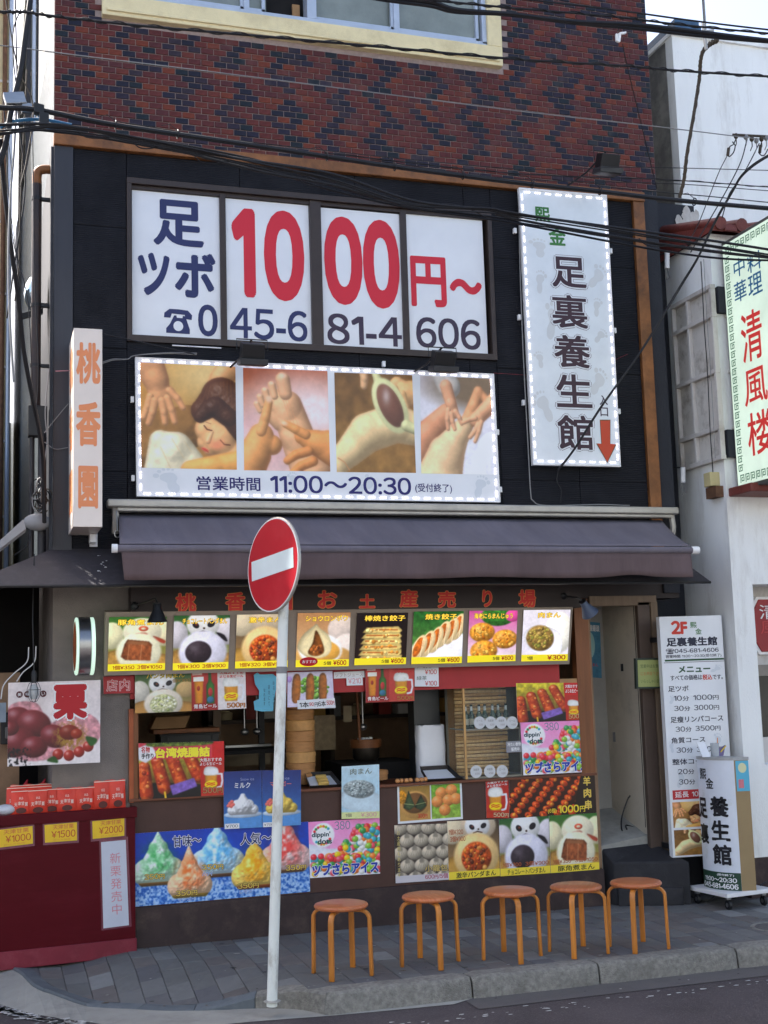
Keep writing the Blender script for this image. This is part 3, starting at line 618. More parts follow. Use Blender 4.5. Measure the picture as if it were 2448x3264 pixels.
PV = [mat('paver_%d' % i, c, .88, .1, 18, .5, 240, rnd=.07, dirt=(88, 86, 86), dscale=9, damt=.4) for i, c in enumerate(
    [(108, 108, 106), (114, 114, 112), (131, 132, 130), (102, 101, 101), (112, 107, 103), (106, 101, 98), (101, 101, 103)])]
M['joint'] = mat('sanded_joint', (92, 90, 86), .95, .2, 40)
M['paint'] = mat('worn_road_paint', (196, 196, 192), .8, .1, 20)
M['bag'] = mat('white_paper_bag', (238, 240, 244), .7, .04, 4, .3, 12)
M['bamboo'] = mat('bamboo', (176, 124, 72), .55, .2, 10, .2, 60, stretch=(1, 1, 5))
M['cardboard'] = mat('cardboard', (158, 122, 84), .8, .1, 6)
M['glass'] = mat('clear_glass', (235, 240, 240), .02, 0, trans=1.0)
M['stepblk'] = mat('dark_step', (40, 40, 44), .75, .15, 6, .3, 120, dirt=(66, 66, 70), dscale=5, damt=.4)
M['doorgrey'] = mat('grey_door_paint', (196, 188, 172), .6, .07, 4, .1, 60, dirt=(108, 102, 94), dscale=2, damt=.5)
M['interior'] = mat('smoke_stained_wall', (150, 122, 96), .8, .25, 3)
M['steel'] = mat('stainless_steel', (150, 150, 150), .28, .1, 6, metal=.9)
M['clayroof'] = mat('red_clay_tile', (120, 58, 50), .55, .2, 8, .3, 50)
M['rust'] = mat('rusty_steel', (104, 74, 54), .8, .3, 12, .3, 60)

# ================================================================== ground
CURVE = [(20, 2088), (43, 2102), (73, 2132), (120, 2149), (200, 2169), (277, 2177), (367, 2184), (460, 2183), (553, 2177), (640, 2171)]
EZ = [-.018, -.03, -.05, -.075, -.095, -.105, -.112, -.115, -.11, -.09]
edge = [atz(x, y, z) for (x, y), z in zip(CURVE, EZ)]
KY = -1.75; KX = 1.9                      # straight kerb face, and where it starts
def sm(a, b, t): t = max(0, min(1, (t-a)/(b-a))); return t*t*(3-2*t)
EP = smoothpath([Vector((.1, .1, 0))] + [Vector((p.x, p.y, 0)) for p in edge] + [Vector((KX, KY, 0))], 5)
def edist(x, y):
    b = 9
    for p, q in zip(EP, EP[1:]):
        d = q-p; t = max(0, min(1, ((x-p.x)*d.x+(y-p.y)*d.y)/(d.length_squared+1e-9))); b = min(b, math.hypot(x-p.x-d.x*t, y-p.y-d.y*t))
    return b
def edge_z(x): return -.012-.10*sm(.12, .75, x)*(1-sm(1.15, 1.9, x))+.012*sm(1.15, 1.9, x)
def gz(x, y):                              # pavement height: it runs down to the dropped corner on the left
    if x > 2.3: return 0.0
    return edge_z(x)*(1-sm(.0, .75, edist(x, y)))
def inside(x, y):
    if x > KX: return y > KY
    c = False; P = EP + [Vector((KX, 1, 0)), Vector((.1, 1, 0))]; j = len(P)-1
    for i in range(len(P)):
        a, b = P[i], P[j]
        if (a.y > y) != (b.y > y) and x < (b.x-a.x)*(y-a.y)/(b.y-a.y)+a.x: c = not c
        j = i
    return c
g = MB(); g.add([(-400, -400, -.30), (400, -400, -.30), (400, 400, -.30), (-400, 400, -.30)], [(0, 1, 2, 3)]); g.build('ground', M['asphalt'], kind='structure')
rd = MB(); n = 60
rd.add([(-60, -16, -.12), (60, -16, -.12), (60, 2.5, -.12), (-60, 2.5, -.12)], [(0, 1, 2, 3)]); rd.build('road', M['asphalt'], kind='structure')
# concrete gutter strip
outer = [(-40, 2160), (0, 2169), (67, 2189), (200, 2209), (330, 2224), (553, 2206), (760, 2190), (980, 2169)]
gt = MB(); A = smoothpath([Vector((-.6, -.55, 0)), Vector((-.1, -.62, 0))] + [atz(x, y, -.116) for x, y in outer], 4)
B = [Vector((-.6, .3, 0)), Vector((-.1, .3, 0))] + [Vector((p.x, p.y, 0)) for p in EP] + [Vector((2.0, KY, 0)), Vector((2.85, KY, 0))]
def resamp(P, n):
    L = [0]
    for a, b in zip(P, P[1:]): L.append(L[-1]+(b-a).length)
    out = []; j = 0
    for i in range(n+1):
        t = L[-1]*i/n
        while j < len(L)-2 and L[j+1] < t: j += 1
        out.append(P[j].lerp(P[j+1], (t-L[j])/(L[j+1]-L[j]+1e-9)))
    return out
A = resamp([Vector((p.x, p.y, 0)) for p in A], 40); B = resamp(B, 40)
gt.add([(p.x, p.y, -.1165) for p in A]+[(p.x, p.y+.02, max(min(edge_z(p.x), -.012)-.012, -.114) if p.x < 1.3 else -.114) for p in B]+[(p.x, p.y+.12, -.14) for p in B], [(i, i+1, i+42, i+41) for i in range(40)]+[(i+41, i+42, i+83, i+82) for i in range(40)]); gt.build('gutter', M['gutter'], kind='structure')
gt = MB(); gt.add([(2.75, -1.99, -.1165), (30, -2.02, -.1165), (30, KY+.02, -.1165), (2.75, KY+.02, -.1165)], [(0, 1, 2, 3)]); gt.build('gutter_channel', mat('channel_tar', (96, 92, 90), .9, .14, 3, .5, 160, dirt=(74, 68, 68), dscale=3, damt=.5), kind='structure')
# worn white paint: line round the corner, chips along the kerb
ob = thing('added_bounce_building', 'pale buildings across the street, outside the frame, added to bounce sunlight onto the shop', 'building', (0, -19, 0))  # unseen row, added to bounce warm sunlight onto the shaded facade
q = MB(); q.box(-30, 30, -24, -19, -.1, 8.5, mat('pale_opposite_wall', (186, 192, 190), .85, .06, .6, dirt=(160, 162, 158), dscale=.5)); q.build('wall', None, ob)
q = MB()
for i in range(-9, 10):
    for zz in (1.0, 4.4): q.box(i*3-.9, i*3+.9, -19.02, -18.96, zz, zz+1.7, M['void'])
q.build('windows', None, ob, kind='stuff')
pt = MB(); rr = random.Random(3)
lp = smoothpath([atz(x, y, -.113) for x, y in [(-60, 2166), (0, 2179), (50, 2193), (110, 2204), (190, 2216)]], 14)
for p in lp:
    for k in range(7):
        c = p+Vector((rr.gauss(0, .02), rr.gauss(0, .03), 0)); s0 = rr.uniform(.006, .026)
        pt.add([(c.x+s0*(.5+rr.random())*math.cos(a), c.y+s0*.6*(.5+rr.random())*math.sin(a), -.1125) for a in [i*math.pi/3 for i in range(6)]], [tuple(range(6))])
for k in range(80):
    x = rr.uniform(1.8, 5.3); c = Vector((x, -2.13+rr.gauss(0, .035), 0)); s0 = rr.uniform(.004, .017)
    pt.add([(c.x+s0*1.5*(.4+rr.random())*math.cos(a), c.y+s0*.7*(.4+rr.random())*math.sin(a), -.1155) for a in [i*math.pi/3 for i in range(6)]], [tuple(range(6))])
pt.build('road_paint', M['paint'], kind='structure')
# pavement base and pavers
pb = MB(); nx, ny = 150, 52
for i in range(nx+1):
    for j in range(ny+1):
        x = .1+i*7.9/nx; y = -1.72+j*2.6/ny
        ok_ = inside(x, y); pb.v.append((x, y, gz(x, y)-.008 if ok_ else -9))
for i in range(nx):
    for j in range(ny):
        a = i*(ny+1)+j
        if min(pb.v[q][2] for q in (a, a+ny+1, a+ny+2, a+1)) > -5: pb.f.append((a, a+ny+1, a+ny+2, a+1)); pb.m.append(0)
for q in range(len(pb.v)):
    if pb.v[q][2] < -5: pb.v[q] = (pb.v[q][0], pb.v[q][1], -.2)
pave = pb.build('pavement', M['joint'], kind='structure')
def offset_in(x, y): return edist(x, y) if x < KX+.05 else y-KY
PW, PL = .145, .235; cand = []
for i in range(-2, 46):
    x0 = .1+i*PW; off = (i*.37) % 1*PL
    for j in range(-1, 13):
        y1 = .12-j*PL+off; y0 = y1-PL+.003; y0 = max(y0, -1.60 if x0 > 1.7 else y0); x1 = x0+PW-.003
        if y1 <= y0+.03 or y0 > -.005: continue
        y1 = min(y1-.0, -.004); 
        if y1-y0 < .03: continue
        poly = [(x0, y0), (x1, y0), (x1, y1), (x0, y1)]
        if x0 < 1.75:
            cs = [inside(x, y) and offset_in(x, y) > .1 for x, y in poly]
            if not any(cs): continue
            if not all(cs):
                q = []
                for k in range(4):
                    a, b = poly[k], poly[(k+1) % 4]; ca, cb = cs[k], cs[(k+1) % 4]
                    if ca: q.append(a)
                    if ca != cb:
                        lo, hi = (a, b) if ca else (b, a)
                        for _ in range(9):
                            m_ = ((lo[0]+hi[0])/2, (lo[1]+hi[1])/2)
                            if inside(*m_) and offset_in(*m_) > .1: lo = m_
                            else: hi = m_
                        q.append(lo)
                poly = q
                if len(poly) < 3: continue
        cand.append(((x0+x1)/2, (y0+y1)/2, poly))
cand.sort(key=lambda c: math.hypot(c[0]-CAM.x, c[1]-CAM.y) + (50 if c[0] > 5.5-c[1]*.2 else 0))
far = MB(); rr = random.Random(5)
for k, (cx, cy, poly) in enumerate(cand):
    m = rr.choices(PV, [5, 4, 1.6, 3, 3, 3, 2])[0]; dz = rr.uniform(-.0015, .0015)
    b = MB(); nn = len(poly); T = [(x, y, gz(x, y)+dz) for x, y in poly]; ins = .004
    Tt = [(x+(cx-x)*ins/.07, y+(cy-y)*ins/.1, z+.003) for x, y, z in T]; Bt = [(x, y, z-.02) for x, y, z in T]
    fs = [tuple(range(nn))]+[(i, (i+1) % nn, (i+1) % nn+nn, i+nn)[::-1] for i in range(nn)]+[(i+nn, (i+1) % nn+nn, (i+1) % nn+2*nn, i+2*nn)[::-1] for i in range(nn)]
    if k < 296:
        b.add(Tt+T+Bt, fs); b.build('paver', m, pave)
    else: far.add(Tt+T+Bt, fs, m)
far.build('paver_field', None, pave, kind='stuff')
# kerb stones
x = KX; ks = [(1.9, 2.80), (2.812, 3.64), (3.652, 4.62), (4.632, 5.6), (5.612, 6.6), (6.612, 7.6)]
kroot = thing('kerb', 'row of rough granite kerb stones between the paving and the road', 'kerb', (4, KY, 0)); kroot['kind'] = 'structure'
for a, b_ in ks:
    b = MB(); n_ = 14; prof = [(-.02, -.16), (-.004, -.02), (.012, .0), (.03, .006), (.15, .004), (.152, -.05)]; rr = random.Random(int(a*100)); V = []
    for i in range(n_+1):
        x = a+(b_-a)*i/n_; e = .012*(1 if i in (0, n_) else 0)
        for py, pz in prof: V.append((x, KY+py+rr.uniform(-.003, .003)+(e if py < .02 else 0), pz-e*.6+rr.uniform(-.0025, .0025)))
    m_ = len(prof); b.add(V, [(i*m_+j, (i+1)*m_+j, (i+1)*m_+j+1, i*m_+j+1) for i in range(n_) for j in range(m_-1)]+[tuple(range(m_))[::-1], tuple(range(n_*m_, n_*m_+m_))])
    b.build('kerb_stone', M['kerb'], kroot, smooth=True)
# dropped kerb round the corner
E2 = resamp(EP[3:], 44); stones = [(0, 6), (6, 12), (12, 18), (18, 24), (24, 30), (30, 36), (36, 44)]
for a, b_ in stones:
    b = MB(); V = []
    for i in range(a, b_+1):
        p = E2[i]; d = (E2[min(i+1, 44)]-E2[max(i-1, 0)]).normalized(); nrm = Vector((-d.y, d.x, 0)); 
        sh = (0 if i not in (a, b_) else .002); p2 = p + d*(sh if i == a else -sh if i == b_ else 0)
        q = p2+nrm*.11; zz = gz(q.x, q.y)
        z0 = gz(p2.x, p2.y)
        V += [(p2.x, p2.y, -.16), (p2.x+nrm.x*.004, p2.y+nrm.y*.004, z0-.008), (p2.x+nrm.x*.015, p2.y+nrm.y*.015, z0+.002), (q.x, q.y, zz+.002), (q.x, q.y, zz-.03)]
    k_ = b_-a; b.add(V, [(i*5+j, (i+1)*5+j, (i+1)*5+j+1, i*5+j+1) for i in range(k_) for j in range(4)]+[(0, 1, 2, 3, 4)[::-1], tuple(range(k_*5, k_*5+5))])
    b.build('flush_kerb_stone', M['kerbflush'] if b_ < 44 else M['kerb'], kroot, smooth=True)
# litter and gum on the paving
lt = MB(); rr = random.Random(77)
for k in range(150):
    x, y = rr.uniform(.5, 6), rr.uniform(-1.95, -.05)
    if not inside(x, y) and y > -1.75: continue
    z = (gz(x, y)+.0075) if y > -1.6 else (.008 if y > KY+.03 and x > 2 else -.112); s0 = rr.uniform(.004, .012); a0 = rr.random()*6; st_ = rr.choice([1, 1, 2.2])
    if -1.75 < y < -1.6: continue
    lt.add([(x+s0*st_*(.6+.6*rr.random())*math.cos(a0+a), y+s0*(.6+.6*rr.random())*math.sin(a0+a), z) for a in [i*math.pi/3 for i in range(6)]], [tuple(range(6))], rr.choice([mat('gum_dark', (52, 50, 50), .9), mat('leaf_dry', (92, 74, 50), .9), mat('gum_dark', (52, 50, 50), .9), mat('paper_scrap', (170, 168, 162), .9)]))
tag(lt.build('litter'), 'small dark gum spots and scraps scattered on the paving', 'litter', kind='stuff')
# manhole cover at the right edge of the pavement
mh = MB(); mh.lathe([(.0, .006), (.12, .006), (.125, .002)], (5.22, -1.28, .003), 28, mat('manhole_iron', (88, 84, 84), .6, .2, 30, .6, 90)); mh.lathe([(.13, .003), (.15, .006), (.155, .0)], (5.22, -1.28, .003), 28, M['kerb'])
tag(mh.build('manhole_cover'), 'round iron manhole cover in the paving at the right edge', 'manhole cover')

# ================================================================== brick building
W0, W1, BTOP = .465, 5.43, 12.0
bld = thing('brick_building', 'shop building with diamond-patterned red and navy brick tiles over dark timber cladding', 'building', (2.9, .2, 0))
def part(mb, name, m=None, par=None, **k): return mb.build(name, m, par or bld, **k)
SX0, SX1, SZ0 = .805, 4.034, 6.74         # window surround outline
b = MB()
for x0, x1, z0, z1 in ((W0, W1, 5.77, SZ0+.02), (W0, SX0+.02, SZ0+.02, 8.6), (SX1-.02, W1, SZ0+.02, 8.6), (W0, W1, 8.6, BTOP)): b.box(x0, x1, .008, .2, z0, z1)
part(b, 'wall', M['mortar'])
b = MB(); b.box(W0+.01, W1-.01, .2, 3.1, 2.75, BTOP-.01).box(W0+.01, W1-.01, 3.1, 16, -.1, 5.2); part(b, 'rear_block', mat('rear_render', (150, 148, 142), .85, .1, 3))
# brick tiles
bw, bh = .0985, .0485; tl = MB(); rr = random.Random(11); c = []
def dark(r, k):
    h = 2*k+(r & 1); t = (r+2*(k//9)) % 8; p = t if t < 4 else 8-t; q = (h-p) % 8
    if rr.random() < .13: return rr.random() < .38
    return q in (0, 1) or (q in (2, 3) and (r+k//2) % 5 < 2)
def dark_(r, k):
    a = (2*k+(r & 1)+r)//2; d = (2*k+(r & 1)-r)//2
    return (rr.random() < .78) if (a % 8 == 0 or d % 8 == 0 or (a+d) % 13 == 0) else (rr.random() < .17)
tmesh = {}
for r in range(0, 100):
    z = 5.778+r*bh
    if z+bh > 8.0: break
    for k in range(-1, 52):
        x0 = W0+.002+k*bw+(bw/2 if r & 1 else 0); x1 = x0+bw-.006; x0 = max(x0, W0+.002); x1 = min(x1, W1-.004)
        if x1-x0 < .02: continue
        if z+bh > SZ0+.005 and x1 > SX0+.002 and x0 < SX1-.002: continue
        dk = dark(r, k); m = BR[rr.choice([6, 7, 7, 8, 9, 10]) if dk else rr.choice([0, 0, 1, 1, 2, 3, 4, 5])]
        c.append((x0, x1, z, z+bh-.006, m))
vis = sorted(c, key=lambda t: (Vector((t[0], 0, t[2]))-CAM).length + (30 if t[1]-t[0] < .08 else 0) + (60 if t[2] < 5.80 or (t[0] > 4.5 and t[2] > 7.5) else 0))
single = set(id(t) for t in vis[:296])
for t in c:
    x0, x1, z0, z1, m = t; mb_ = MB() if id(t) in single else tl; dy = rr.uniform(-.0012, .0012); e = .0035; k_ = None if id(t) in single else m
    F = [(x0+e, dy, z0+e), (x1-e, dy, z0+e), (x1-e, dy, z1-e), (x0+e, dy, z1-e), (x0, .0025+dy, z0), (x1, .0025+dy, z0), (x1, .0025+dy, z1), (x0, .0025+dy, z1), (x0, .011, z0), (x1, .011, z0), (x1, .011, z1), (x0, .011, z1)]
    if id(t) in single:
        key = (round(x1-x0, 4), m.name)
        if key not in tmesh:
            q = MB(); q.add([(p[0]-x0, p[1]-dy, p[2]-z0) for p in F], [(0, 1, 2, 3)]+[(i+4, (i+1) % 4+4, (i+1) % 4, i) for i in range(4)]+[(i+8, (i+1) % 4+8, (i+1) % 4+4, i+4) for i in range(4)])
            o = q.build('brick', m); tmesh[key] = o.data
        else: o = bpy.data.objects.new('brick', tmesh[key]); COL.objects.link(o)
        o.parent = bld; o.location = Vector((x0, dy, z0))-bld.location
    else: tl.add(F, [(0, 1, 2, 3)]+[(i+4, (i+1) % 4+4, (i+1) % 4, i) for i in range(4)]+[(i+8, (i+1) % 4+8, (i+1) % 4+4, i+4) for i in range(4)], m)
part(tl, 'brick_field', kind='stuff')
# upper window
b = MB(); sw = .13
IX0, IX1, IZ0 = SX0+.14, 3.90, 6.925
b.box(SX0, SX1, -.055, .1, SZ0, IZ0-.02).box(SX0, IX0, -.055, .1, IZ0-.02, 8.6).box(IX1+.01, SX1, -.055, .1, IZ0-.02, 8.6).box(SX0+.03, SX1-.03, -.07, -.055, SZ0+.03, SZ0+.055)
part(b, 'window_surround', M['cream'], bevel=.006)
win = MB()
mx = [at(x, 60, 0).x for x in (337-250, 532, 672, 856, 1040)]
win.box(IX0, IX1+.01, -.03, .12, IZ0-.02, IZ0+.02).box(IX1-.03, IX1+.01, -.03, .12, IZ0, 8.6).box(IX0, IX0+.03, -.03, .12, IZ0, 8.6)
for i, (x, w_, yy) in enumerate(((at(532, 30).x, .022, -.02), (at(672, 40).x, .038, -.03), (at(856, 60).x, .024, -.02))): win.box(x-w_, x+w_, yy, .1, IZ0+.02, 8.6)
wn = part(win, 'upper_window', M['alu'], bevel=.003)
xs = [IX0+.03, at(532, 30).x, at(578, 30).x, at(672, 40).x, at(856, 60).x, IX1-.03]
for i, (a, b2) in enumerate(zip(xs, xs[1:])):
    if i == 2: continue
    q = MB(); q.box(a, b2, .03+.02*(i % 2), .04+.02*(i % 2), IZ0+.02, 8.6, M['frost']); q.box(a+.02, b2-.02, .0, .03, IZ0+.02, IZ0+.055, M['alu']); q.box(b2-.045, b2-.02, .0, .03, IZ0+.02, 8.6, M['alu']); q.build('window_pane', None, wn)
q = MB(); q.box(xs[2], xs[3], .12, .14, IZ0, 8.6, M['void']); q.box(xs[3]-.13, xs[3]-.07, .08, .1, IZ0+.02, IZ0+.18, M['cardboard']); q.build('open_gap', None, wn)
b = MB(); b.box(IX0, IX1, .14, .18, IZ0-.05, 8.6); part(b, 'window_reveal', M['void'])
# copper flashing
b = MB(); b.box(W0-.005, 5.28, -.055, .03, 5.69, 5.772); part(b, 'copper_band', M['copper'], bevel=.006)
b = MB(); b.box(5.172, 5.275, -.045, .03, 2.7, 5.688); part(b, 'copper_strip', M['copper'], bevel=.004)
# cladding with fine horizontal ribs
OX0, OX1, OZ0, OZ1 = at(273, 385).x, at(1060, 500).x, at(286, 726, .02).z-.052, at(273, 385).z
cladm = M['clad']; nt_ = cladm.node_tree; tcx = nt_.nodes.new('ShaderNodeTexCoord'); wv = nt_.nodes.new('ShaderNodeTexWave'); wv.bands_direction = 'Z'; wv.inputs['Scale'].default_value = 21; wv.inputs['Distortion'].default_value = 1.2; wv.inputs['Detail'].default_value = 3; wv.inputs['Detail Scale'].default_value = 2
bp = nt_.nodes.new('ShaderNodeBump'); bp.inputs['Strength'].default_value = .55; bp.inputs['Distance'].default_value = .006; nt_.links.new(tcx.outputs['Object'], wv.inputs[0]); nt_.links.new(wv.outputs['Fac'], bp.inputs['Height']); nt_.links.new(bp.outputs[0], nt_.nodes['Principled BSDF'].inputs['Normal'])
def clad(x0, x1, z0, z1):
    q = MB(); q.box(x0+.0015, x1-.0015, -.012, .1, z0+.0015, z1-.0015); part(q, 'cladding_panel', cladm, bevel=.003, seg=1)
ze = [2.72, 3.42, 4.33, OZ1, 5.689]
for i, x0 in enumerate((.60, OX0)): pass
for z0, z1 in ((2.72, 3.30), (3.30, 4.20), (4.20, 5.11), (5.11, 5.689)): clad(.60, OX0, z0, z1)
xx = [OX0, 1.83, 2.74, 3.65, OX1]
for a, b2 in zip(xx, xx[1:]): clad(a, b2, 2.72, 3.42); clad(a, b2, 3.42, OZ0); clad(a, b2, OZ1, 5.689)
for z0, z1 in ((2.72, 3.30), (3.30, 4.20), (4.20, 5.11), (5.11, 5.689)):
    clad(OX1, 4.56, z0, z1); clad(4.56, 5.172, z0, z1)
b = MB(); b.box(5.275, W1-.01, -.004, .1, 2.4, 5.77); part(b, 'side_cladding', M['charcoal'])
b = MB(); b.box(W0, .60, -.03, .1, 2.6, 5.689); part(b, 'corner_board', M['cladpost'], bevel=.003)
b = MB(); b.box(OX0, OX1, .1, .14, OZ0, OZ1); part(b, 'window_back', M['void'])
# big sliding window with lettered panes
FR = MB(); DW = dict(
 P1=[(285, 410), (473, 427), (478, 737), (286, 726)], P2=[(486, 428), (666, 444), (674, 747), (490, 737)],
 P3=[(691, 448), (863, 463), (874, 759), (700, 750)], P4=[(876, 462), (1041, 473), (1054, 765), (886, 757)])
xo = lambda x, y: at(x, y, .02).x
FR.box(OX0, OX1, -.03, .1, OZ1-.045, OZ1).box(OX0, OX1, -.035, .1, OZ0, OZ0+.05).box(OX0, OX0+.035, -.03, .1, OZ0+.05, OZ1-.045).box(OX1-.035, OX1, -.03, .1, OZ0+.05, OZ1-.045)
FR.box(OX0+.035, OX1-.035, .0, .08, OZ1-.075, OZ1-.045)
for xa, xb, y0 in ((473, 486, -.004), (668, 692, -.012), (864, 877, -.004)):
    FR.box(xo(xa+2, 590), xo(xb+2, 590), y0, .09, OZ0+.05, OZ1-.045)
swin = part(FR, 'sliding_window', M['bronze'], bevel=.002, seg=1)
NAVY, RED, BRN = ink((42, 50, 96)), ink((208, 40, 58)), ink((62, 50, 70))
TX = dict(P1=[('足', (330, 433, 440, 534), NAVY, .03), ('ツ', (297, 547, 366, 640), NAVY, .04), ('ボ', (376, 547, 466, 645), NAVY, .04), ('0', (427, 659, 470, 727), NAVY, .03)],
          P2=[('1', (500, 450, 551, 643), RED, .05), ('0', (569, 455, 657, 652), RED, .05), ('45-6', (496, 668, 664, 735), NAVY, .022)],
          P3=[('0', (700, 468, 782, 660), RED, .05), ('0', (783, 475, 863, 668), RED, .05), ('81-4', (706, 681, 868, 747), BRN, .022)],
          P4=[('円', (887, 555, 963, 664), RED, .03), ('～', (970, 604, 1041, 637), RED, .05), ('606', (898, 688, 1038, 754), BRN, .022)])
for i, k in enumerate(('P1', 'P2', 'P3', 'P4')):
    f = qd(DW[k], .02); q = MB(); q.slab(f.P, f.n, .012, M['vinyl'])
    for t_, bx, m, bo in TX[k]:
        f.text(q, t_, f.box(*bx), m, bo, .002)
    if k == 'P1':    # telephone symbol
        B_ = lambda x, y: f.uv(x, y)
        f.poly(q, [B_(*p) for p in [(353, 686), (354, 676), (365, 668), (384, 669), (405, 672), (414, 682), (413, 692), (400, 690), (398, 681), (370, 678), (367, 687)]], NAVY, .002)
        f.poly(q, [B_(*p) for p in [(371, 690), (375, 682), (380, 682), (381, 687), (393, 688), (394, 683), (399, 684), (402, 692), (409, 712), (409, 722), (358, 719), (358, 709), (366, 700)]], NAVY, .002)
        u_, v_ = B_(384, 705); f.disc(q, u_, v_, .055, .034, M['vinyl'], .003)
    q.build('window_pane', None, swin, label=['pane lettered 足ツボ', 'pane lettered 10', 'pane lettered 00', 'pane lettered 円～606'][i])
# lower storey
b = MB(); b.box(W0+.01, 1.0, .02, .3, -.1, 2.75); b.box(W0+.01, .6, .3, 3, -.1, 2.75); part(b, 'shop_wall', M['greywall'])
b = MB(); b.box(1.0, 5.42, .02, .3, 2.36, 2.75); b.box(1.0, 5.42, .3, 2.6, 2.5, 2.6); part(b, 'lintel', M['darkwood'])
b = MB(); b.box(1.0, 4.6, 2.4, 2.5, 0, 2.5).box(.9, 1.0, .3, 2.5, 0, 2.5).box(4.55, 4.62, .05, 2.5, 0, 2.5).box(1.0, 4.55, .3, 2.4, .0, .02); part(b, 'stall_room', M['interior'])
b = MB(); b.box(1.0, 4.57, .0, .06, .27, .985, M['brown']); b.box(.985, 4.575, -.03, .45, .985, 1.005, mat('counter_top', (110, 62, 40), .4, .15, 5)); part(b, 'counter', bevel=.003)
b = MB(); b.box(.99, 4.60, -.02, .08, -.02, .272); part(b, 'plinth', M['plinth'], bevel=.004)
b = MB(); b.box(4.45, 4.57, -.02, .06, .99, 2.36); part(b, 'post', M['wood'], bevel=.003)
b = MB(); b.box(.99, 1.055, -.01, .06, 1.005, 1.62, M['wood']); b.box(.99, 1.02, -.02, -.01, .98, 1.62, mat('orange_post', (168, 84, 44), .5)); part(b, 'post')
b = MB(); b.box(3.97, 4.46, .02, .05, 1.005, 1.73, M['wood']); b.box(3.95, 4.52, -.012, .02, 1.70, 1.735, mat('pale_timber', (176, 136, 92), .6, .15)); part(b, 'poster_board')
b = MB(); b.box(1.0, 4.30, -.015, .01, at(700, 1497).z, 1.99, M['redband']); part(b, 'red_fascia')
# doorway
b = MB(); b.box(5.14, 5.20, -.01, .2, .0, 2.33, M['wood2']); part(b, 'door_post', bevel=.004)
b = MB(); b.box(5.025, 5.135, .0, .05, .0, 2.33, mat('dark_brown_post', (84, 70, 62), .6, .12, 5)); part(b, 'door_post', bevel=.004)
b = MB(); b.box(4.6, 5.2, .0, .1, 2.30, 2.38, M['wood2']); part(b, 'door_lintel', bevel=.004)
b = MB(); b.box(5.03, 5.06, .052, .66, .5, 2.33, M['doorgrey']); b.box(5.026, 5.03, .07, .074, .55, 2.3, M['black']).box(5.022, 5.03, .3, .33, 1.78, 1.84, M['black']).box(5.022, 5.03, .5, .53, 1.2, 1.28, M['alu2']); part(b, 'door')
b = MB(); b.box(4.5, 5.2, .62, .7, .3, 2.4, mat('passage_wall', (160, 158, 152), .7, .1, 4)); part(b, 'passage_wall')
b = MB(); b.add([(4.58, .06, .43), (5.1, .06, .50), (5.1, .62, .66), (4.58, .62, .63)], [(0, 1, 2, 3)]); b.add([(4.58, .06, .43), (5.1, .06, .50), (5.1, .06, 0), (4.58, .06, 0)], [(3, 2, 1, 0)]); part(b, 'passage_floor', mat('passage_concrete', (150, 150, 144), .9, .15, 8, .3))
# side wall along the alley
SIL = mat('ribbed_side_sheet', (92, 100, 106), .35, .6, 10, 1.0, 16, metal=.2, dirt=(170, 178, 184), dscale=11, damt=.8, stretch=(1, 6, 1.2))
b = MB(); pts = [atx(x, y, W0-.002) for x, y in [(117.5, -60), (98, -60), (97, 150), (62, 345), (27, 530), (0, 640), (0, 1250), (113, 1180)]]
b.add(pts, [tuple(range(len(pts)))]); part(b, 'side_sheet', SIL)
b = MB(); b.box(W0-.02, W0, .0, 1.6, 2.7, 5.69); part(b, 'side_return', M['cladpost'])

# ================================================================== signs on the upper storey
LEDM = mat('led', (255, 240, 250), .5, 0, emit=1.5)
def leds(par, f, inset=(.012, .02), step=.088, lift=.006, r=.0046):
    b = MB(); a0 = f.pt(inset[0], inset[1]); corners = [(inset[0], inset[1]), (1-inset[0], inset[1]), (1-inset[0], 1-inset[1]), (inset[0], 1-inset[1])]
    for k in range(4):
        p, q = f.pt(*corners[k], lift), f.pt(*corners[(k+1) % 4], lift); L = (q-p).length; d = (q-p)/L; n = int(L/step)
        for i in range(n):
            for j in (-1, 0, 1):
                c = p+d*((i+.5)*L/n+j*.019); b.ball(c, r, None, 6, 3)
    o = b.build('led_strip', LEDM, par, kind='stuff')
def frame_of(par, f, w=.012, t=.03, m=None, name='frame'):
    b = MB(); P = f.P; ce = sum(P, Vector())/4; O = [p+(p-ce).normalized()*w*1.2 for p in P]
    for i in range(4):
        j = (i+1) % 4; n = f.n
        V = [P[i]+n*.008, P[j]+n*.008, O[j]+n*.008, O[i]+n*.008, P[i]-n*t, P[j]-n*t, O[j]-n*t, O[i]-n*t]
        b.add(V, [(0, 1, 2, 3), (3, 2, 6, 7), (0, 4, 5, 1), (4, 7, 6, 5)])
    b.build(name, m or M['white'], par)
def footprint(q, f, bx, m, ang, flip=1):
    u0, v0, u1, v1 = bx; cu, cv = (u0+u1)/2, (v0+v1)/2; w, h = (u1-u0)/2, (v1-v0)/2; ca, sa = math.cos(ang), math.sin(ang)
    def T(x, y): x *= flip; return cu+w*(x*ca-y*sa), cv+h*(x*sa+y*ca)
    pts = [(.1, -.75), (.55, -.55), (.6, -.1), (.35, .2), (.35, .6), (.1, .95), (-.25, .85), (-.3, .4), (-.15, 0), (-.35, -.4), (-.2, -.7)]
    P = smoothpath([Vector((*p, 0)) for p in pts+pts[:1]], 3)[:-1]; f.poly(q, [T(p.x, p.y) for p in P], m, .001)
    for x, y, r in ((-.42, -.78, .19), (-.1, -1.0, .13), (.2, -1.02, .11), (.45, -.92, .1), (.66, -.76, .08)):
        c = T(x, y); f.disc(q, c[0], c[1], w*r, h*r, m, .001, 12)
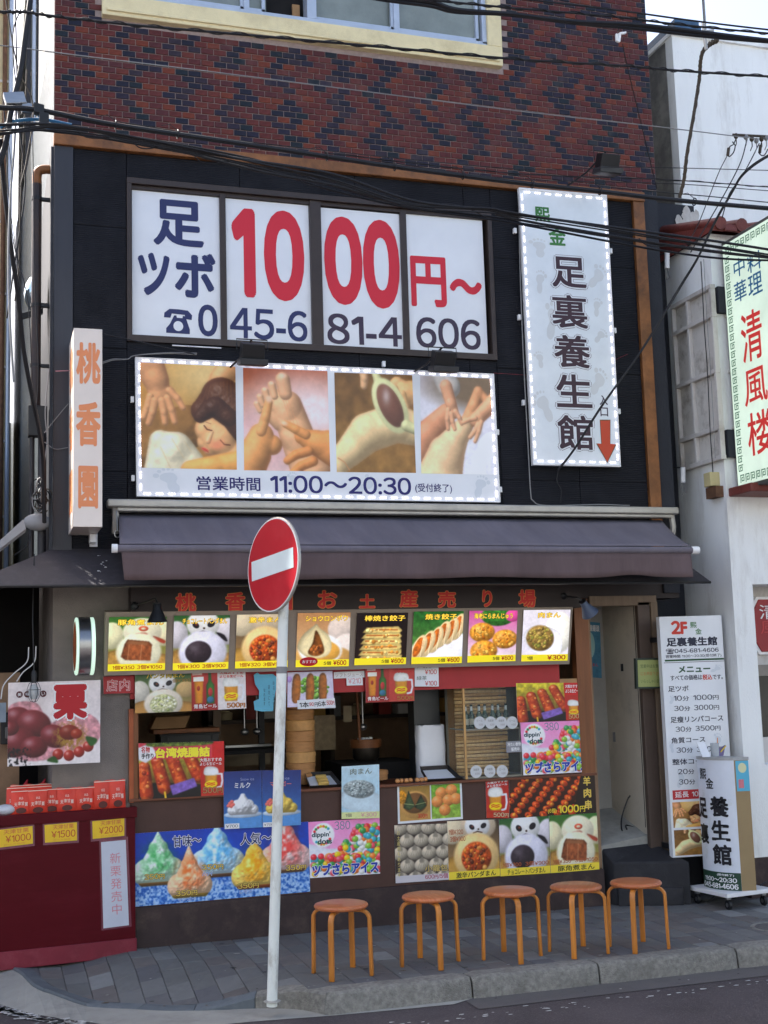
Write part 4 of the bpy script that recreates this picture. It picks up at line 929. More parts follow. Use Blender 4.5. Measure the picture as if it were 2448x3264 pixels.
def brackets(par, pts, m=None):
    for p in pts: b = MB(); b.box(p.x-.012, p.x+.012, -.05, -.02, p.z-.022, p.z+.022); b.build('bracket', m or M['white'], par, bevel=.002, seg=1)
NV2 = ink((34, 34, 104)); FP = ink((210, 216, 222)); FP2 = ink((208, 211, 212))
# photo banner with opening hours
D_ = [(296, 773), (1063, 809), (1077, 1084), (299, 1071)]
f = qd(D_, -.07); ro = thing('opening_hours_banner', 'wide banner with four massage photos and opening hours, edged with small white lights', 'banner', (2.5, 0, 3.4))
q = MB(); q.slab(f.P, f.n, .03, M['vinyl'])
PH = [([(302, 783), (495, 792), (498, 1015), (305, 1011)], f_back().mat('massage_back')), ([(511, 794), (690, 801), (696, 1019), (513, 1016)], f_foot().mat('massage_foot')),
      ([(705, 804), (878, 810), (886, 1022), (710, 1020)], f_paddle().mat('massage_paddle')), ([(896, 811), (1058, 818), (1068, 1026), (898, 1023)], f_leg().mat('massage_leg'))]
for dd, m in PH:
    P = [f.pt(*f.uv(*p), .0015) for p in dd]; q.add(P, [(0, 3, 2, 1)], m, [((0, 1), (0, 0), (1, 0), (1, 1))])
for bx, a, fl in (((325, 1015, 395, 1068), -.5, 1), ((745, 1025, 795, 1070), .8, 1), ((1010, 1030, 1060, 1078), .5, -1), ((600, 1022, 630, 1060), -.2, 1)): footprint(q, f, f.box(*bx), FP, a, fl)
f.text(q, '営業時間', f.box(415, 1030, 547, 1060), NV2, .02, .0025); f.text(q, '11:00～20:30', f.box(567, 1029, 875, 1067), NV2, .022, .0025); f.text(q, '(受付終了)', f.box(884, 1045, 968, 1066), NV2, .012, .0025)
q.build('banner_panel', None, ro); frame_of(ro, f); leds(ro, f, (.006, .018))
brackets(ro, [f.pt(-.012, .3), f.pt(-.012, .87), f.pt(1.012, .45), f.pt(1.012, .9), f.pt(.33, -.05), f.pt(.68, -.05)])
# tall vertical sign
D_ = [(1122, 409), (1309, 425), (1339, 1005), (1152, 1001)]
f = qd(D_, -.08); ro = thing('vertical_sign', 'tall white vertical sign reading 足裏養生館 with a red arrow, edged with small lights', 'sign', (4.5, 0, 3.4))
q = MB(); q.slab(f.P, f.n, .03, mat('sign_sheet', (222, 228, 232), .3, .05, 4, .05, 5))
for bx, a, fl in (((1150, 590, 1185, 640), .3, -1), ((1165, 660, 1215, 740), .2, 1), ((1150, 765, 1180, 800), -.3, 1), ((1262, 575, 1310, 630), .6, 1), ((1275, 650, 1305, 690), .3, -1), ((1265, 800, 1312, 860), .5, 1), ((1150, 850, 1200, 920), -.7, 1), ((1280, 715, 1312, 750), .9, -1), ((1135, 520, 1190, 560), -.2, 1)): footprint(q, f, f.box(*bx), FP2, a, fl)
GRN = ink((60, 120, 60)); f.text(q, '熙', f.box(1154, 448, 1187, 481), GRN, .03); f.text(q, '金', f.box(1184, 494, 1221, 533), GRN, .03)
OUT, WH, CH = ink((96, 84, 92)), ink((222, 226, 230)), ink((62, 40, 50))
for ch, bx in (('足', (1190, 558, 1266, 626)), ('裏', (1190, 641, 1269, 714)), ('養', (1195, 728, 1274, 799)), ('生', (1200, 812, 1278, 884)), ('館', (1203, 899, 1281, 973))):
    f.text(q, ch, f.box(*bx), CH, .026, .0034, outline=[(WH, .035), (OUT, .047)])
f.text(q, '入', f.box(1294, 857, 1312, 878), BRN, .02); f.text(q, '口', f.box(1296, 883, 1313, 902), BRN, .02)
AR = [f.uv(*p) for p in [(1296, 911), (1317, 911), (1317, 960), (1329, 961), (1311, 998), (1289, 959), (1299, 960)]]; f.poly(q, AR, ink((196, 70, 40)), .003)
ce = np.mean(AR, axis=0); f.poly(q, [(ce[0]+(a-ce[0])*1.12, ce[1]+(b_-ce[1])*1.05) for a, b_ in AR], ink((110, 80, 50)), .0022)
q.build('sign_panel', None, ro); frame_of(ro, f); leds(ro, f, (.024, .009))
brackets(ro, [f.pt(-.05, .15), f.pt(-.05, .47), f.pt(-.05, .78), f.pt(1.05, .2), f.pt(1.05, .5), f.pt(1.05, .8)])
# narrow box sign at the left corner
x0, x1, za, zb = .575, .765, 2.838, 4.198
ro = thing('box_sign', 'narrow cream box sign lettered 桃香園 in orange at the left corner', 'sign', (.67, -.25, 2.84))
CRM = mat('acrylic_cream', (226, 214, 204), .35, .04, 3, emit=.0); ORG = ink((226, 140, 92))
b = MB(); b.box(x0, x1, -.5, -.02, za, zb); b.build('sign_box', CRM, ro, bevel=.004)
b = MB(); b.box(x1-.045, x1+.01, -.02, .0, za-.08, zb-.1); b.box(x1-.05, x1-.01, -.12, -.02, za-.06, za-.0015); b.build('mounting_plate', M['white'], ro)
f = Face([(x0, -.5, zb), (x1, -.5, zb), (x1, -.5, za), (x0, -.5, za)], [(165.5, 710), (222, 710), (220, 1128), (163, 1128)])
q = MB()
for ch, bx in (('桃', (170, 740, 218, 829)), ('香', (169, 866, 218, 960)), ('園', (173, 1001, 212, 1090))): f.text(q, ch, f.box(*bx), ORG, .035, .0015)
q.build('lettering', None, ro); q = MB()
f2 = Face([(x0, -.02, zb), (x0, -.5, zb), (x0, -.5, za), (x0, -.02, za)]); f2.n = Vector((-1, 0, 0))
for ch, v in (('桃', .07), ('香', .38), ('園', .7)): f2.text(q, ch, (.2, v, .85, v+.22), ORG, .035, .0015)
q.build('side_lettering', None, ro)

# ================================================================== awnings
ro = thing('retractable_awning', 'half-open purple-grey retractable awning with a hanging valance under the banner', 'awning', (3.1, 0, 2.7))
AX0, AX1, AY = .86, 5.13, -.68
b = MB(); b.box(.835, 5.38, -.13, -.012, 3.03, 3.085).box(.90, 5.33, -.11, -.012, 3.0, 3.03); b.build('cassette', M['alusilver'], ro, bevel=.01)
for x in (.895, 5.345): b = MB(); b.tube([(x, -.06, 3.05), (x, -.08, 2.93), (x, -.05, 2.85)], .025, 8); b.build('arm_bracket', M['alusilver'], ro, smooth=True)
zb_ = 2.675
from mathutils import noise as _nz
b = MB(); nx = 110; V = []
for i in range(nx+1):
    x = AX0+(AX1-AX0)*i/nx
    for j in range(9):
        t = j/8; y = -.05+(AY+.05)*t; V.append((x+(.06*(1-t) if i == 0 else (.13*(1-t) if i == nx else (.06+.07*i/nx)*(1-t))), y, 2.985+(zb_+.03-2.985)*t-.03*math.sin(math.pi*t)*(.8+.2*math.sin(i*.23))+.014*math.sin(math.pi*t)*_nz.noise(Vector((x*2.6+t*1.7, t*1.3, 3)))))
b.add(V, [(i*9+j, (i+1)*9+j, (i+1)*9+j+1, i*9+j+1) for i in range(nx) for j in range(8)]); o = b.build('canvas', M['awn'], ro, smooth=True); so = o.modifiers.new('s', 'SOLIDIFY'); so.thickness = .003
b = MB(); b.tube([(AX0-.02, AY, zb_), (AX1+.03, AY, zb_)], .026, 12); b.build('front_bar', M['awn'], ro, smooth=True)
for xa, xb in ((AX0-.05, AX0-.015), (AX1, AX1+.06)): b = MB(); b.tube([(xa, AY, zb_), (xb, AY, zb_)], .03, 12); b.build('bar_end', M['white'], ro, smooth=True)
b = MB(); V = []; nx = 110; rr = random.Random(2)
for i in range(nx+1):
    x = AX0+.01+(AX1-AX0-.02)*i/nx
    for j in range(5):
        t = j/4; w_ = .010*t*math.sin(i*.21)+.03*t*_nz.noise(Vector((x*3.1, 0, 7)))+.012*t*_nz.noise(Vector((x*9, 0, 2)))+(.02*t if i < 12 else 0)*math.sin(i*.5)
        V.append((x+.02*t*(1 if i < 3 else 0), AY-.005+w_, zb_-.02-.185*t+.014*_nz.noise(Vector((x*1.3, 5, 0)))*t+(.02*t*math.exp(-((i-97)/5)**2))))
b.add(V, [(i*5+j, (i+1)*5+j, (i+1)*5+j+1, i*5+j+1) for i in range(nx) for j in range(4)]); o = b.build('valance', M['val'], ro, smooth=True); so = o.modifiers.new('s', 'SOLIDIFY'); so.thickness = .003
b = MB(); b.tube([(.895, -.14, 3.0), (.9, -.15, 2.86)], .006, 6); b.tube([Vector((.9, -.15, 2.835))+Vector((.02*math.cos(a), 0, .026*math.sin(a))) for a in [i*math.pi/6 for i in range(13)]], .005, 6); b.build('crank_hook', M['alu2'], ro, smooth=True)
ro = thing('fixed_canopy', 'dark fixed canvas canopy over the shop front, stained near its left corner', 'awning', (2.9, 0, 2.45))
b = MB(); ez = 2.445
b.add([(.483, .0, 2.75), (5.33, .0, 2.75), (5.33, -.6, ez), (-.117, -.6, ez)], [(0, 3, 2, 1)]); b.add([(.483, .0, 2.75), (-.117, -.6, ez), (-.117, 1.6, ez), (.483, 1.6, 2.75)], [(0, 3, 2, 1)])
o = b.build('canvas', M['hood'], ro); so = o.modifiers.new('s', 'SOLIDIFY'); so.thickness = .004
b = MB(); b.tube([(-.117, -.6, ez-.008), (5.33, -.6, ez-.008)], .011, 6).tube([(-.117, 1.6, ez-.008), (-.117, -.6, ez-.008)], .011, 6)
for x in (5.32, 3.9, 2.4, .95): b.tube([(x, 0, 2.73), (x, -.59, ez-.008)], .009, 6)
b.build('frame', M['black'], ro, smooth=True)
b = MB(); rr = random.Random(9)
for x, y in ((222, 1215), (230, 1212), (224, 1222), (228, 1226), (216, 1201), (212, 1201), (213, 1234), (217, 1236), (219, 1219), (310, 1241)):
    t = (x, y); lo, hi = -.6, 0.0
    for _ in range(30):
        m_ = (lo+hi)/2; p = at(*t, m_); zz = 2.75+(ez-2.75)*(-m_/.6)
        if p.z > zz: lo = m_
        else: hi = m_
    p = at(*t, (lo+hi)/2); r = rr.uniform(.003, .009); b.ball(p+Vector((0, -.004, .002)), r, None, 6, 3, (1.3, 1, .4))
b.build('droppings', M['white'], ro)

# ================================================================== shop name board and light box menu
ro = thing('shop_name_board', 'dark fascia board with red brushed characters 桃香園お土産売り場', 'sign', (2.9, -.2, 2.3))
f = qd([(283, 1268), (1257, 1258), (1257, 1312), (283, 1324)], -.19); q = MB(); q.slab(f.P, f.n, .16, M['darkwood'])
RO, RI = ink((214, 130, 60)), ink((204, 44, 36))
for ch, x, y, h in (('桃', 390, 1302, 40), ('香', 489, 1300, 40), ('園', 586, 1298, 40), ('お', 680, 1295, 38), ('土', 765, 1299, 30), ('産', 856, 1293, 38), ('売', 941, 1295, 36), ('り', 1033, 1293, 36), ('場', 1126, 1293, 38)):
    w = {'お': 40, 'り': 22, '土': 34}.get(ch, 40)
    f.text(q, ch, f.box(x-w/2, y-h/2, x+w/2, y+h/2), RI, .03, .003, outline=[(RO, .03)])
q.build('board', None, ro)
ro = thing('menu_light_box', 'row of eight backlit food photos with yellow price strips under the name board', 'menu board', (2.6, -.15, 1.9))
YT, YB = -.21, -.12
fo = qd([(228.5, 1323), (1239, 1312), (1231, 1435), (225, 1460)], YT, YB); q = MB(); q.slab([p-fo.n*.01 for p in fo.P], fo.n, .09, M['lbframe']); q.build('housing', None, ro)
MENU = [([(235.7, 1332.7), (360, 1332), (356, 1446.7), (232.3, 1450)], f_pork(), '豚角煮まん', '1個￥350 3個￥1050'),
 ([(376, 1330), (496.7, 1328.7), (492.7, 1444.3), (372.7, 1447.7)], f_choco(), 'チョコレートパンダまん', '1個￥300 3個￥900'),
 ([(511.7, 1327.7), (623, 1326), (621.3, 1441), (507.3, 1443.7)], f_spicy(False), '激辛まん', '1個￥320 3個￥900'),
 ([(643, 1324.3), (757, 1322.7), (753, 1438.7), (638, 1441)], f_xlb(), 'ショウロンポウ', '5個￥600'),
 ([(771.3, 1324.3), (881.3, 1323.3), (876.3, 1434.3), (764.7, 1436.7)], f_stick(), '棒焼き餃子', '5個￥600'),
 ([(893.7, 1321), (1001.3, 1320), (997, 1432), (888, 1434.3)], f_gyoza(), '焼き餃子', '5個￥600'),
 ([(1013.7, 1319.3), (1117.7, 1318.7), (1112.7, 1427.7), (1009, 1431)], f_ebi(), '海老にらまんじゅう', '5個￥600'),
 ([(1131, 1317.7), (1232, 1316.7), (1225.3, 1426.7), (1125.3, 1428.7)], f_niku(), '肉まん', '1個　￥300')]
YEL, PRC, TD, TY = ink((246, 226, 40), .12), ink((200, 50, 30)), ink((70, 50, 20)), ink((236, 196, 60), .3)
for i, (dd, pic, ti, pr_) in enumerate(MENU):
    em = (.09, .09, .09, .13, .15, .14, .14, .2)[i]
    f = qd(dd, YT, YB); f.P = [p+f.n*.004 for p in f.P]; q = MB(); q.slab(f.P, f.n, .01, M['lbframe'], fm=pic.mat('menu_%d' % i, em))
    f.rect(q, (.0, .87, 1, 1), YEL, .0008)
    w = min(.8, .16*len(ti)); c0 = .55 if i != 6 else .5
    f.text(q, ti, (c0-w/2, .045, c0+w/2, .155), TY, .02, .0025, outline=[(TD, .04)])
    if '　' in pr_ or len(pr_) < 8:
        a, c_ = pr_[:2], pr_[2:].strip('　'); f.text(q, a, (.52 if i < 7 else .12, .9, .66 if i < 7 else .24, .97), ink((60, 40, 20)), .02, .002); f.text(q, c_, (.7 if i < 7 else .55, .885, .95, .975), PRC, .03, .002)
    else: f.text(q, pr_, (.08, .895, .95, .975), PRC, .02, .002)
    if i == 3:
        f.disc(q, .24, .9, .17, .085, ink((200, 24, 40)), .0022, ang=-.1); f.text(q, 'おすすめ', (.12, .87, .37, .93), ink((250, 240, 240)), .02, .003)
    q.build('menu_panel', None, ro, label='panel for %s' % ti)

# ================================================================== posters
DK, WHT, RD, YLW = ink((40, 34, 30)), ink((232, 232, 232)), ink((200, 40, 44)), ink((240, 214, 60))
PSEQ = [0]
def poster(name, label, dd, m, prints=(), Y=-.006, t=.003, cat='poster', group=None, side=None, Y2=None, grow=1):
    PSEQ[0] += 1; Y -= .0004*(PSEQ[0] % 5)
    f = qd(dd, Y, Y2); q = MB(); q.slab(f.P, f.n, t, side or M['vinyl'], fm=m)
    for p in prints: p(q, f)
    return tag(q.build(name), label, cat, group)
def T_(txt, bx, m, bold=.02, lift=.0012, **k): return lambda q, f: f.text(q, txt, bx, m, bold, lift, **k)
def R_(bx, m, lift=.0006): return lambda q, f: f.rect(q, bx, m, lift)
def OT(txt, bx, m, o, bold=.02, ob=.08, d=.012, **k):
    def g_(q, f): f.text(q, txt, bx, m, bold, .002, outline=[(o, .03 if ob < .1 else .045)], **k)
    return g_
# hanging under the menu box
poster('poster', 'red strip lettered 店内 at the left end below the menu box', [(223, 1461.5), (290, 1459), (290, 1497), (224, 1499)], mat('red_card', (176, 44, 48), .5, .05), [OT('店', (.1, .2, .45, .85), RD, WHT, .0, .09), OT('内', (.52, .2, .85, .85), RD, WHT, .0, .09)], Y=-.03)
poster('poster', 'photo poster of a panda-faced bun cut open, パンダ肉まん, hanging leftmost', [(291.7, 1454), (413, 1449), (414, 1536), (291.7, 1541)], f_panda_meat().mat('panda_meat'), [OT('パンダ肉まん', (.2, .02, .88, .16), ink((214, 190, 60)), DK), T_('個￥300', (.66, .18, .98, .28), ink((150, 110, 40)))], Y=-.06)
bm = f_beer(True, 11).mat('beer_white'); bm2 = f_beer(True, 12).mat('beer_red'); b3 = f_beer(False, 13).mat('beer_mug')
BT = [T_('青島ビール', (.04, .84, .46, .95), WHT, .02), OT('500円', (.64, .84, .98, .97), ink((210, 130, 60)), DK, .02, .08, .006), T_('大瓶おすすめ', (.52, .04, .96, .11), RD, .03), T_('よじる生ビール', (.52, .13, .96, .2), RD, .03)]
poster('poster', 'beer poster with white right half hanging beside the panda bun poster', [(412.7, 1448.7), (530, 1446), (532, 1530), (414, 1536)], bm, BT, Y=-.055)
cat_p = [(548, 1458), (556, 1453), (562, 1457), (590, 1456), (598, 1463), (597, 1486), (592, 1512), (590, 1536), (566, 1537), (550, 1534), (548, 1515), (559, 1510), (560, 1492), (551, 1478)]
q = MB(); P = [at(x, y, -.05) for x, y in cat_p]; n_ = len(P); q.add(P+[p+Vector((0, .002, 0)) for p in P], [tuple(range(n_))]+[(i, i+n_, (i+1) % n_+n_, (i+1) % n_) for i in range(n_)], mat('blue_card', (98, 172, 196), .6, .05))
f = qd([(548, 1455), (598, 1455), (598, 1536), (548, 1536)], -.051)
for k, tx in enumerate(('お召し上が', '店内にて', 'なれます')): f.text(q, tx, (.82-.2*k, .2+.1*k, .9-.2*k, .85), ink((50, 60, 80)), .0, .001, vertical=True)
tag(q.build('paper_sign'), 'light blue cut-out paper sign with handwriting beside the white pole', 'paper sign')
poster('poster', 'poster of three spring rolls on lettuce behind the white pole', [(621.3, 1452.7), (718, 1449.3), (722, 1524), (621, 1528)], f_rolls().mat('rolls'), [], Y=-.05)
poster('price_strip', 'handwritten white strip reading 1本円6本 under the spring rolls', [(642, 1513), (723, 1508), (725, 1529), (643, 1532)], M['vinyl'], [T_('1本', (.05, .2, .3, .85), DK), T_('円6本', (.45, .2, .75, .8), DK), T_('90', (.31, .3, .43, .7), RD), T_('500円', (.77, .2, .98, .7), RD)], Y=-.058, cat='price sign')
poster('price_strip', 'pale upper note reading ジュース on the red fascia', [(721, 1452), (787, 1449), (788, 1463), (721, 1466)], M['vinyl'], [T_('ソフトジュース', (.05, .2, .95, .8), ink((170, 150, 160)), .0)], Y=-.025, cat='price sign')
poster('price_strip', 'small white note reading ￥210 under the juice note', [(748, 1462), (783, 1460), (784, 1480), (749, 1481)], M['vinyl'], [T_('￥210', (.1, .2, .9, .8), ink((220, 130, 140)), .0)], Y=-.03, cat='price sign')
poster('poster', 'beer poster in red and brown hanging in the middle of the opening', [(790, 1440), (895, 1438), (895, 1514), (790, 1518)], bm2, BT, Y=-.05)
poster('price_strip', 'upper handwritten white note reading ウーロン茶 ￥100', [(896, 1434), (947, 1434), (947.5, 1458), (896, 1459.5)], M['vinyl'], [T_('ウーロン茶', (.08, .1, .7, .4), DK, .0), T_('￥100', (.42, .5, .92, .92), RD, .01)], Y=-.045, cat='price sign')
poster('price_strip', 'lower handwritten white note reading 緑茶 ￥100', [(896, 1459.5), (947.5, 1458), (948, 1483), (896, 1483)], M['vinyl'], [T_('緑茶', (.08, .05, .5, .42), ink((70, 90, 60)), .0), T_('￥100', (.42, .5, .92, .92), RD, .01)], Y=-.043, cat='price sign')
# right-hand board
poster('poster', 'poster of grilled sausage skewers beside a beer mug, right of the display case', [(1115, 1476), (1256, 1474.5), (1263, 1554), (1118, 1561)], f_sausage().mat('sausage_r'), [T_('大瓶おすすめ', (.74, .05, .97, .14), WHT, .03), T_('よじる生ビール', (.74, .17, .97, .27), WHT, .03), OT('500円', (.76, .84, .98, .97), ink((220, 170, 110)), DK, .02, .08, .006)], Y=-.016)
fd = f_dots(); dm = fd.mat('dots')
TL_ = ink((30, 70, 80)); DP = [T_("dippin'", (.04, .19, .3, .3), TL_, .03), T_('dots', (.12, .31, .32, .41), TL_, .03), T_('380', (.36, .02, .58, .17), ink((110, 140, 150)), .0), OT('ツブさらアイス', (.03, .76, .98, .97), ink((30, 60, 170)), WHT, .05, .12, .012)]
poster('poster', 'coloured ice bead poster ツブさらアイス on the wooden board at the right', [(1124, 1561), (1264, 1556), (1274, 1667), (1131, 1675)], dm, DP, Y=-.016)
poster('poster', 'poster of lamb skewers 羊肉串 priced 1000円', [(1100, 1679), (1284, 1671), (1288, 1756), (1100, 1768)], f_lamb().mat('lamb'), [T_('羊', (.86, .06, .95, .3), ink((232, 200, 90)), .03), T_('肉', (.86, .36, .95, .6), ink((232, 200, 90)), .03), T_('串', (.87, .66, .95, .9), ink((232, 200, 90)), .03), T_('1000', (.56, .76, .8, .95), YLW, .03), T_('円', (.81, .8, .87, .95), YLW, .02), T_('(6個)', (.44, .82, .54, .95), YLW, .02)])
poster('poster', 'small beer mug poster on brown board left of the lamb skewers', [(1049, 1687), (1098, 1680), (1100, 1767), (1051, 1767)], b3, [T_('大瓶おすすめ', (.05, .04, .95, .1), WHT, .03), T_('よじる生ビール', (.05, .12, .95, .18), WHT, .03), OT('500円', (.3, .86, .98, .98), ink((230, 190, 150)), DK, .02, .08, .006)])
poster('poster', 'white-edged poster of green rice parcels and orange rice balls', [(858, 1695), (997, 1687), (1000, 1769), (860, 1780)], M['vinyl'], [])
f = qd([(858, 1695), (997, 1687), (1000, 1769), (860, 1780)], -.0088); 
q = MB()
for u0, u1, pc in ((.03, .5, f_zongzi()), (.52, .97, f_dango())): f.rect(q, (u0, .06, u1, .94), pc.mat('snack_%d' % (u0*100)), .0)
f.text(q, '300円', (.3, .78, .45, .9), RD, .02, .001); z_ = q.build('photo'); z_.parent = bpy.data.objects['poster.007'] if False else None
o_ = [o for o in COL.objects if o.get('label', '').startswith('white-edged poster of green')][0]; adopt(z_, o_)
poster('poster', 'poster of rows of grey-white soup dumplings 小籠包', [(852, 1783), (966, 1779), (970, 1900), (855, 1908)], f_dumplings().mat('dumplings'), [OT('小籠包', (.55, .72, .98, .84), ink((206, 180, 110)), DK), R_((0, .88, 1, 1), ink((206, 200, 204))), T_('600円/5個', (.55, .88, .98, .97), ink((170, 60, 90)), .02), T_('お土産用もあります', (.04, .1, .1, .9), ink((220, 200, 120)), .0, vertical=True)])
def bun_poster(lab, dd, pc, ti, pr1, pr2):
    poster('poster', lab, dd, pc, [R_((0, .87, 1, 1), YLW), T_(ti, (.14, .885, .9, .985), ink((60, 60, 30)), .02), T_(pr1, (.05, .77, .42, .85), ink((176, 90, 50)), .02), T_(pr2, (.5, .77, .97, .85), ink((176, 90, 50)), .02)])
fs_ = f_spicy(); 
poster('poster', 'poster of a bun with red spicy filling, 激辛パンダまん', [(966, 1774), (1077, 1770), (1080, 1892), (970, 1901)], fs_.mat('spicy_low'), [R_((0, .87, 1, 1), YLW), T_('激辛パンダまん', (.14, .885, .92, .985), ink((60, 60, 30)), .02), T_('1個￥320', (.02, .14, .3, .24), ink((176, 90, 50)), .02), T_('3個￥900', (.04, .26, .34, .36), ink((176, 90, 50)), .02)])
bun_poster('poster of a panda bun with chocolate filling, チョコレートパンダまん', [(1078, 1770), (1185, 1762), (1189, 1886), (1081, 1893)], f_choco().mat('choco_low'), 'チョコレートパンダまん', '1個￥300', '3個￥900')
bun_poster('poster of a bun with a block of braised pork, 豚角煮まん, at the counter corner', [(1186, 1762), (1289, 1756), (1295, 1878), (1190, 1886)], f_pork().mat('pork_low'), '豚角煮まん', '1個￥350', '3個￥1050')
fn = Pic(.72, 150, (190, 214, 224), (176, 208, 222), 31); fn.shape([(.0, .5), (.5, .45), (1.05, .6), (1.05, .9), (.4, .86), (0, .75)], (206, 224, 232), .15).ell(.46, .44, .3, .17, (150, 160, 160), .1, .4, tex=.4); fn.blobs(90, .46, .44, .27, .14, .022, [(170, 180, 178), (120, 134, 136), (196, 206, 206)], hi=.2); fn.rect(0, .87, 1, 1, (214, 218, 160))
poster('poster', 'sun-bleached pale blue poster of 肉まん standing on the counter edge', [(738, 1656), (819, 1651), (820, 1767), (738, 1769)], fn.mat('faded_niku'), [T_('肉まん', (.22, .05, .8, .17), ink((120, 130, 120)), .02), T_('1個', (.1, .9, .26, .97), ink((150, 150, 120))), T_('￥300', (.5, .89, .92, .97), ink((214, 160, 160)))], Y=-.034)
poster('poster', 'coloured ice bead poster ツブさらアイス low on the counter beside the shaved ice', [(666, 1776), (820, 1766), (821, 1887), (670, 1897)], dm, DP)
KP = f_kakigori().mat('kakigori'); GO = ink((230, 196, 90))
poster('poster', 'wide blue poster of five shaved ices priced 350円', [(286, 1801), (666, 1775), (670, 1926), (290, 1959)], KP,
  [OT(t_, bx, c1, c2, .02, .1, .008) for t_, bx, c1, c2 in (('甘味～', (.22, .07, .38, .23), NAVY, WHT), ('人気～', (.6, .1, .78, .27), NAVY, WHT), ('350円', (.06, .57, .17, .65), GO, DK), ('350円', (.38, .5, .5, .58), GO, DK), ('350円', (.23, .83, .35, .91), GO, DK), ('350円', (.58, .8, .7, .88), GO, DK), ('350円', (.86, .6, .98, .68), GO, DK), ('マンゴー', (.24, .93, .34, .98), ink((60, 120, 200)), WHT), ('ハワイ', (.38, .6, .44, .66), ink((60, 120, 200)), WHT), ('レモン', (.59, .9, .66, .95), ink((60, 120, 200)), WHT))])
poster('poster', 'dark blue poster of white milk shaved ice ミルク', [(483, 1667), (565, 1664), (566, 1787), (484, 1791)], f_snow((228, 228, 230), 32).mat('milk'), [T_('ミルク', (.28, .2, .7, .3), WHT, .02), T_('Snow ice', (.44, .12, .8, .17), ink((150, 160, 200)), .0), R_((.02, .91, .4, 1), WHT, .0008), T_('￥700', (.05, .93, .36, .98), DK, .0)], Y=-.036)
poster('poster', 'dark blue poster of yellow mango shaved ice behind the white pole', [(566, 1664), (650, 1663), (650, 1782), (567, 1787)], f_snow((232, 200, 100), 33).mat('mango'), [T_('マンゴー', (.2, .2, .75, .29), ink((220, 120, 110)), .02), T_('Snow ice', (.3, .12, .7, .17), ink((150, 160, 200)), .0), R_((.02, .92, .3, 1), WHT, .0008), T_('￥700', (.04, .94, .28, .98), DK, .0)], Y=-.036)
poster('poster', 'red and yellow poster 台湾焼腸詰 with sausage skewers and a beer mug', [(299, 1606), (484, 1601), (485, 1717), (302, 1727)], f_sausage_taiwan().mat('taiwan'), [OT('台湾焼腸詰', (.19, .09, .83, .28), ink((250, 236, 60)), ink((190, 30, 90)), .05, .11, .008), T_('名物', (.03, .06, .13, .17), RD, .03), T_('手作り', (.03, .18, .17, .28), DK, .03), T_('大瓶おすすめ', (.71, .3, .97, .37), WHT, .02), T_('よじる生ビール', (.71, .38, .97, .44), WHT, .02), OT('500円', (.74, .84, .98, .96), ink((190, 130, 80)), DK, .02, .08, .006)], Y=-.034)
# chestnut board
fc = f_chestnut().mat('chestnut')
poster('chestnut_board', 'white board with a big red 栗 over dark red chestnuts, hung under the canopy', [(18, 1475), (217, 1469), (216, 1647), (16, 1656)], fc,
  [OT('栗', (.48, .04, .86, .47), ink((176, 24, 34)), WHT, .06, .12, .015)] + [(lambda c_, u: (lambda q, f: (f.disc(q, u, .145, .036, .04, ink((90, 40, 40)), .001), f.text(q, c_, (u-.02, .125, u+.02, .165), WHT, .01, .002))))(c_, u) for c_, u in (('美', .12), ('味', .205), ('し', .29), ('い', .375))], Y=-.30, t=.012, cat='sign board')
# fixed note and little framed sign by the door
ro = thing('framed_notice', 'small yellow-green notice in a dark green frame by the doorway', 'notice', (5.13, -.05, 1.8))
f = qd([(1376, 1426), (1434, 1425), (1435, 1483), (1378, 1484)], -.10); q = MB(); q.slab(f.P, f.n, .02, M['vinyl'], fm=ink((150, 158, 96)))
for k, (t_, c_) in enumerate((('営業中はお気軽', (70, 90, 50)), ('にお声掛下さい', (176, 110, 60)), ('いらっしゃいませ', (90, 110, 60)))): f.text(q, t_, (.12, .16+.28*k, .9, .3+.28*k), ink(c_), .0, .001)
q.build('notice_sheet', None, ro); frame_of(ro, f, .018, .024, mat('dark_green_frame', (34, 48, 40), .5))
f = Face([at(1260, 1342, .61), at(1296, 1345, .61), at(1300, 1465, .61), at(1263, 1462, .61)]); q = MB(); q.slab(f.P, f.n, .003, M['vinyl'], fm=mat('blue_poster', (70, 130, 160), .5, .2, 20)); f.disc(q, .35, .42, .3, .24, ink((150, 190, 190)), .001); f.text(q, '薬膳饅頭', (.1, .05, .95, .17), WHT, .02, .001); f.text(q, '肉まん', (.3, .74, .8, .8), RD, .02, .001)
tag(q.build('poster'), 'faded blue poster on the wall inside the doorway', 'poster')

# ================================================================== 2F sign and rolling sign by the white pillar
ro = thing('floor_sign', 'tall white board starting 2F that lists foot massage prices beside the doorway', 'sign', (5.38, -.2, .35))
D2 = [(1423.5, 1334), (1557, 1328), (1593, 1858), (1456, 1847)]; L2 = [5.10, 5.664]
f = Face([(5.10, -.2, 2.197), (5.664, -.2, 2.203), (5.664, -.2, .335), (5.10, -.2, .345)])
def pr_(p):
    q = Vector(p)-CAM; w = q.dot(_f); return (1224+FOC*q.dot(_r)/w)/S, (1632-FOC*q.dot(_u)/w)/S
f.D = [pr_(p) for p in f.P]; q = MB(); q.slab(f.P, f.n, .05, M['vinyl'])
DG = ink((34, 80, 44)); NB = ink((36, 40, 60)); RB = ink((206, 60, 44)); 
f.rect(q, f.box(1436, 1425, 1564, 1429), DG, .001); f.rect(q, f.box(1434, 1431.2, 1564, 1432.4), ink((50, 50, 54)), .001)
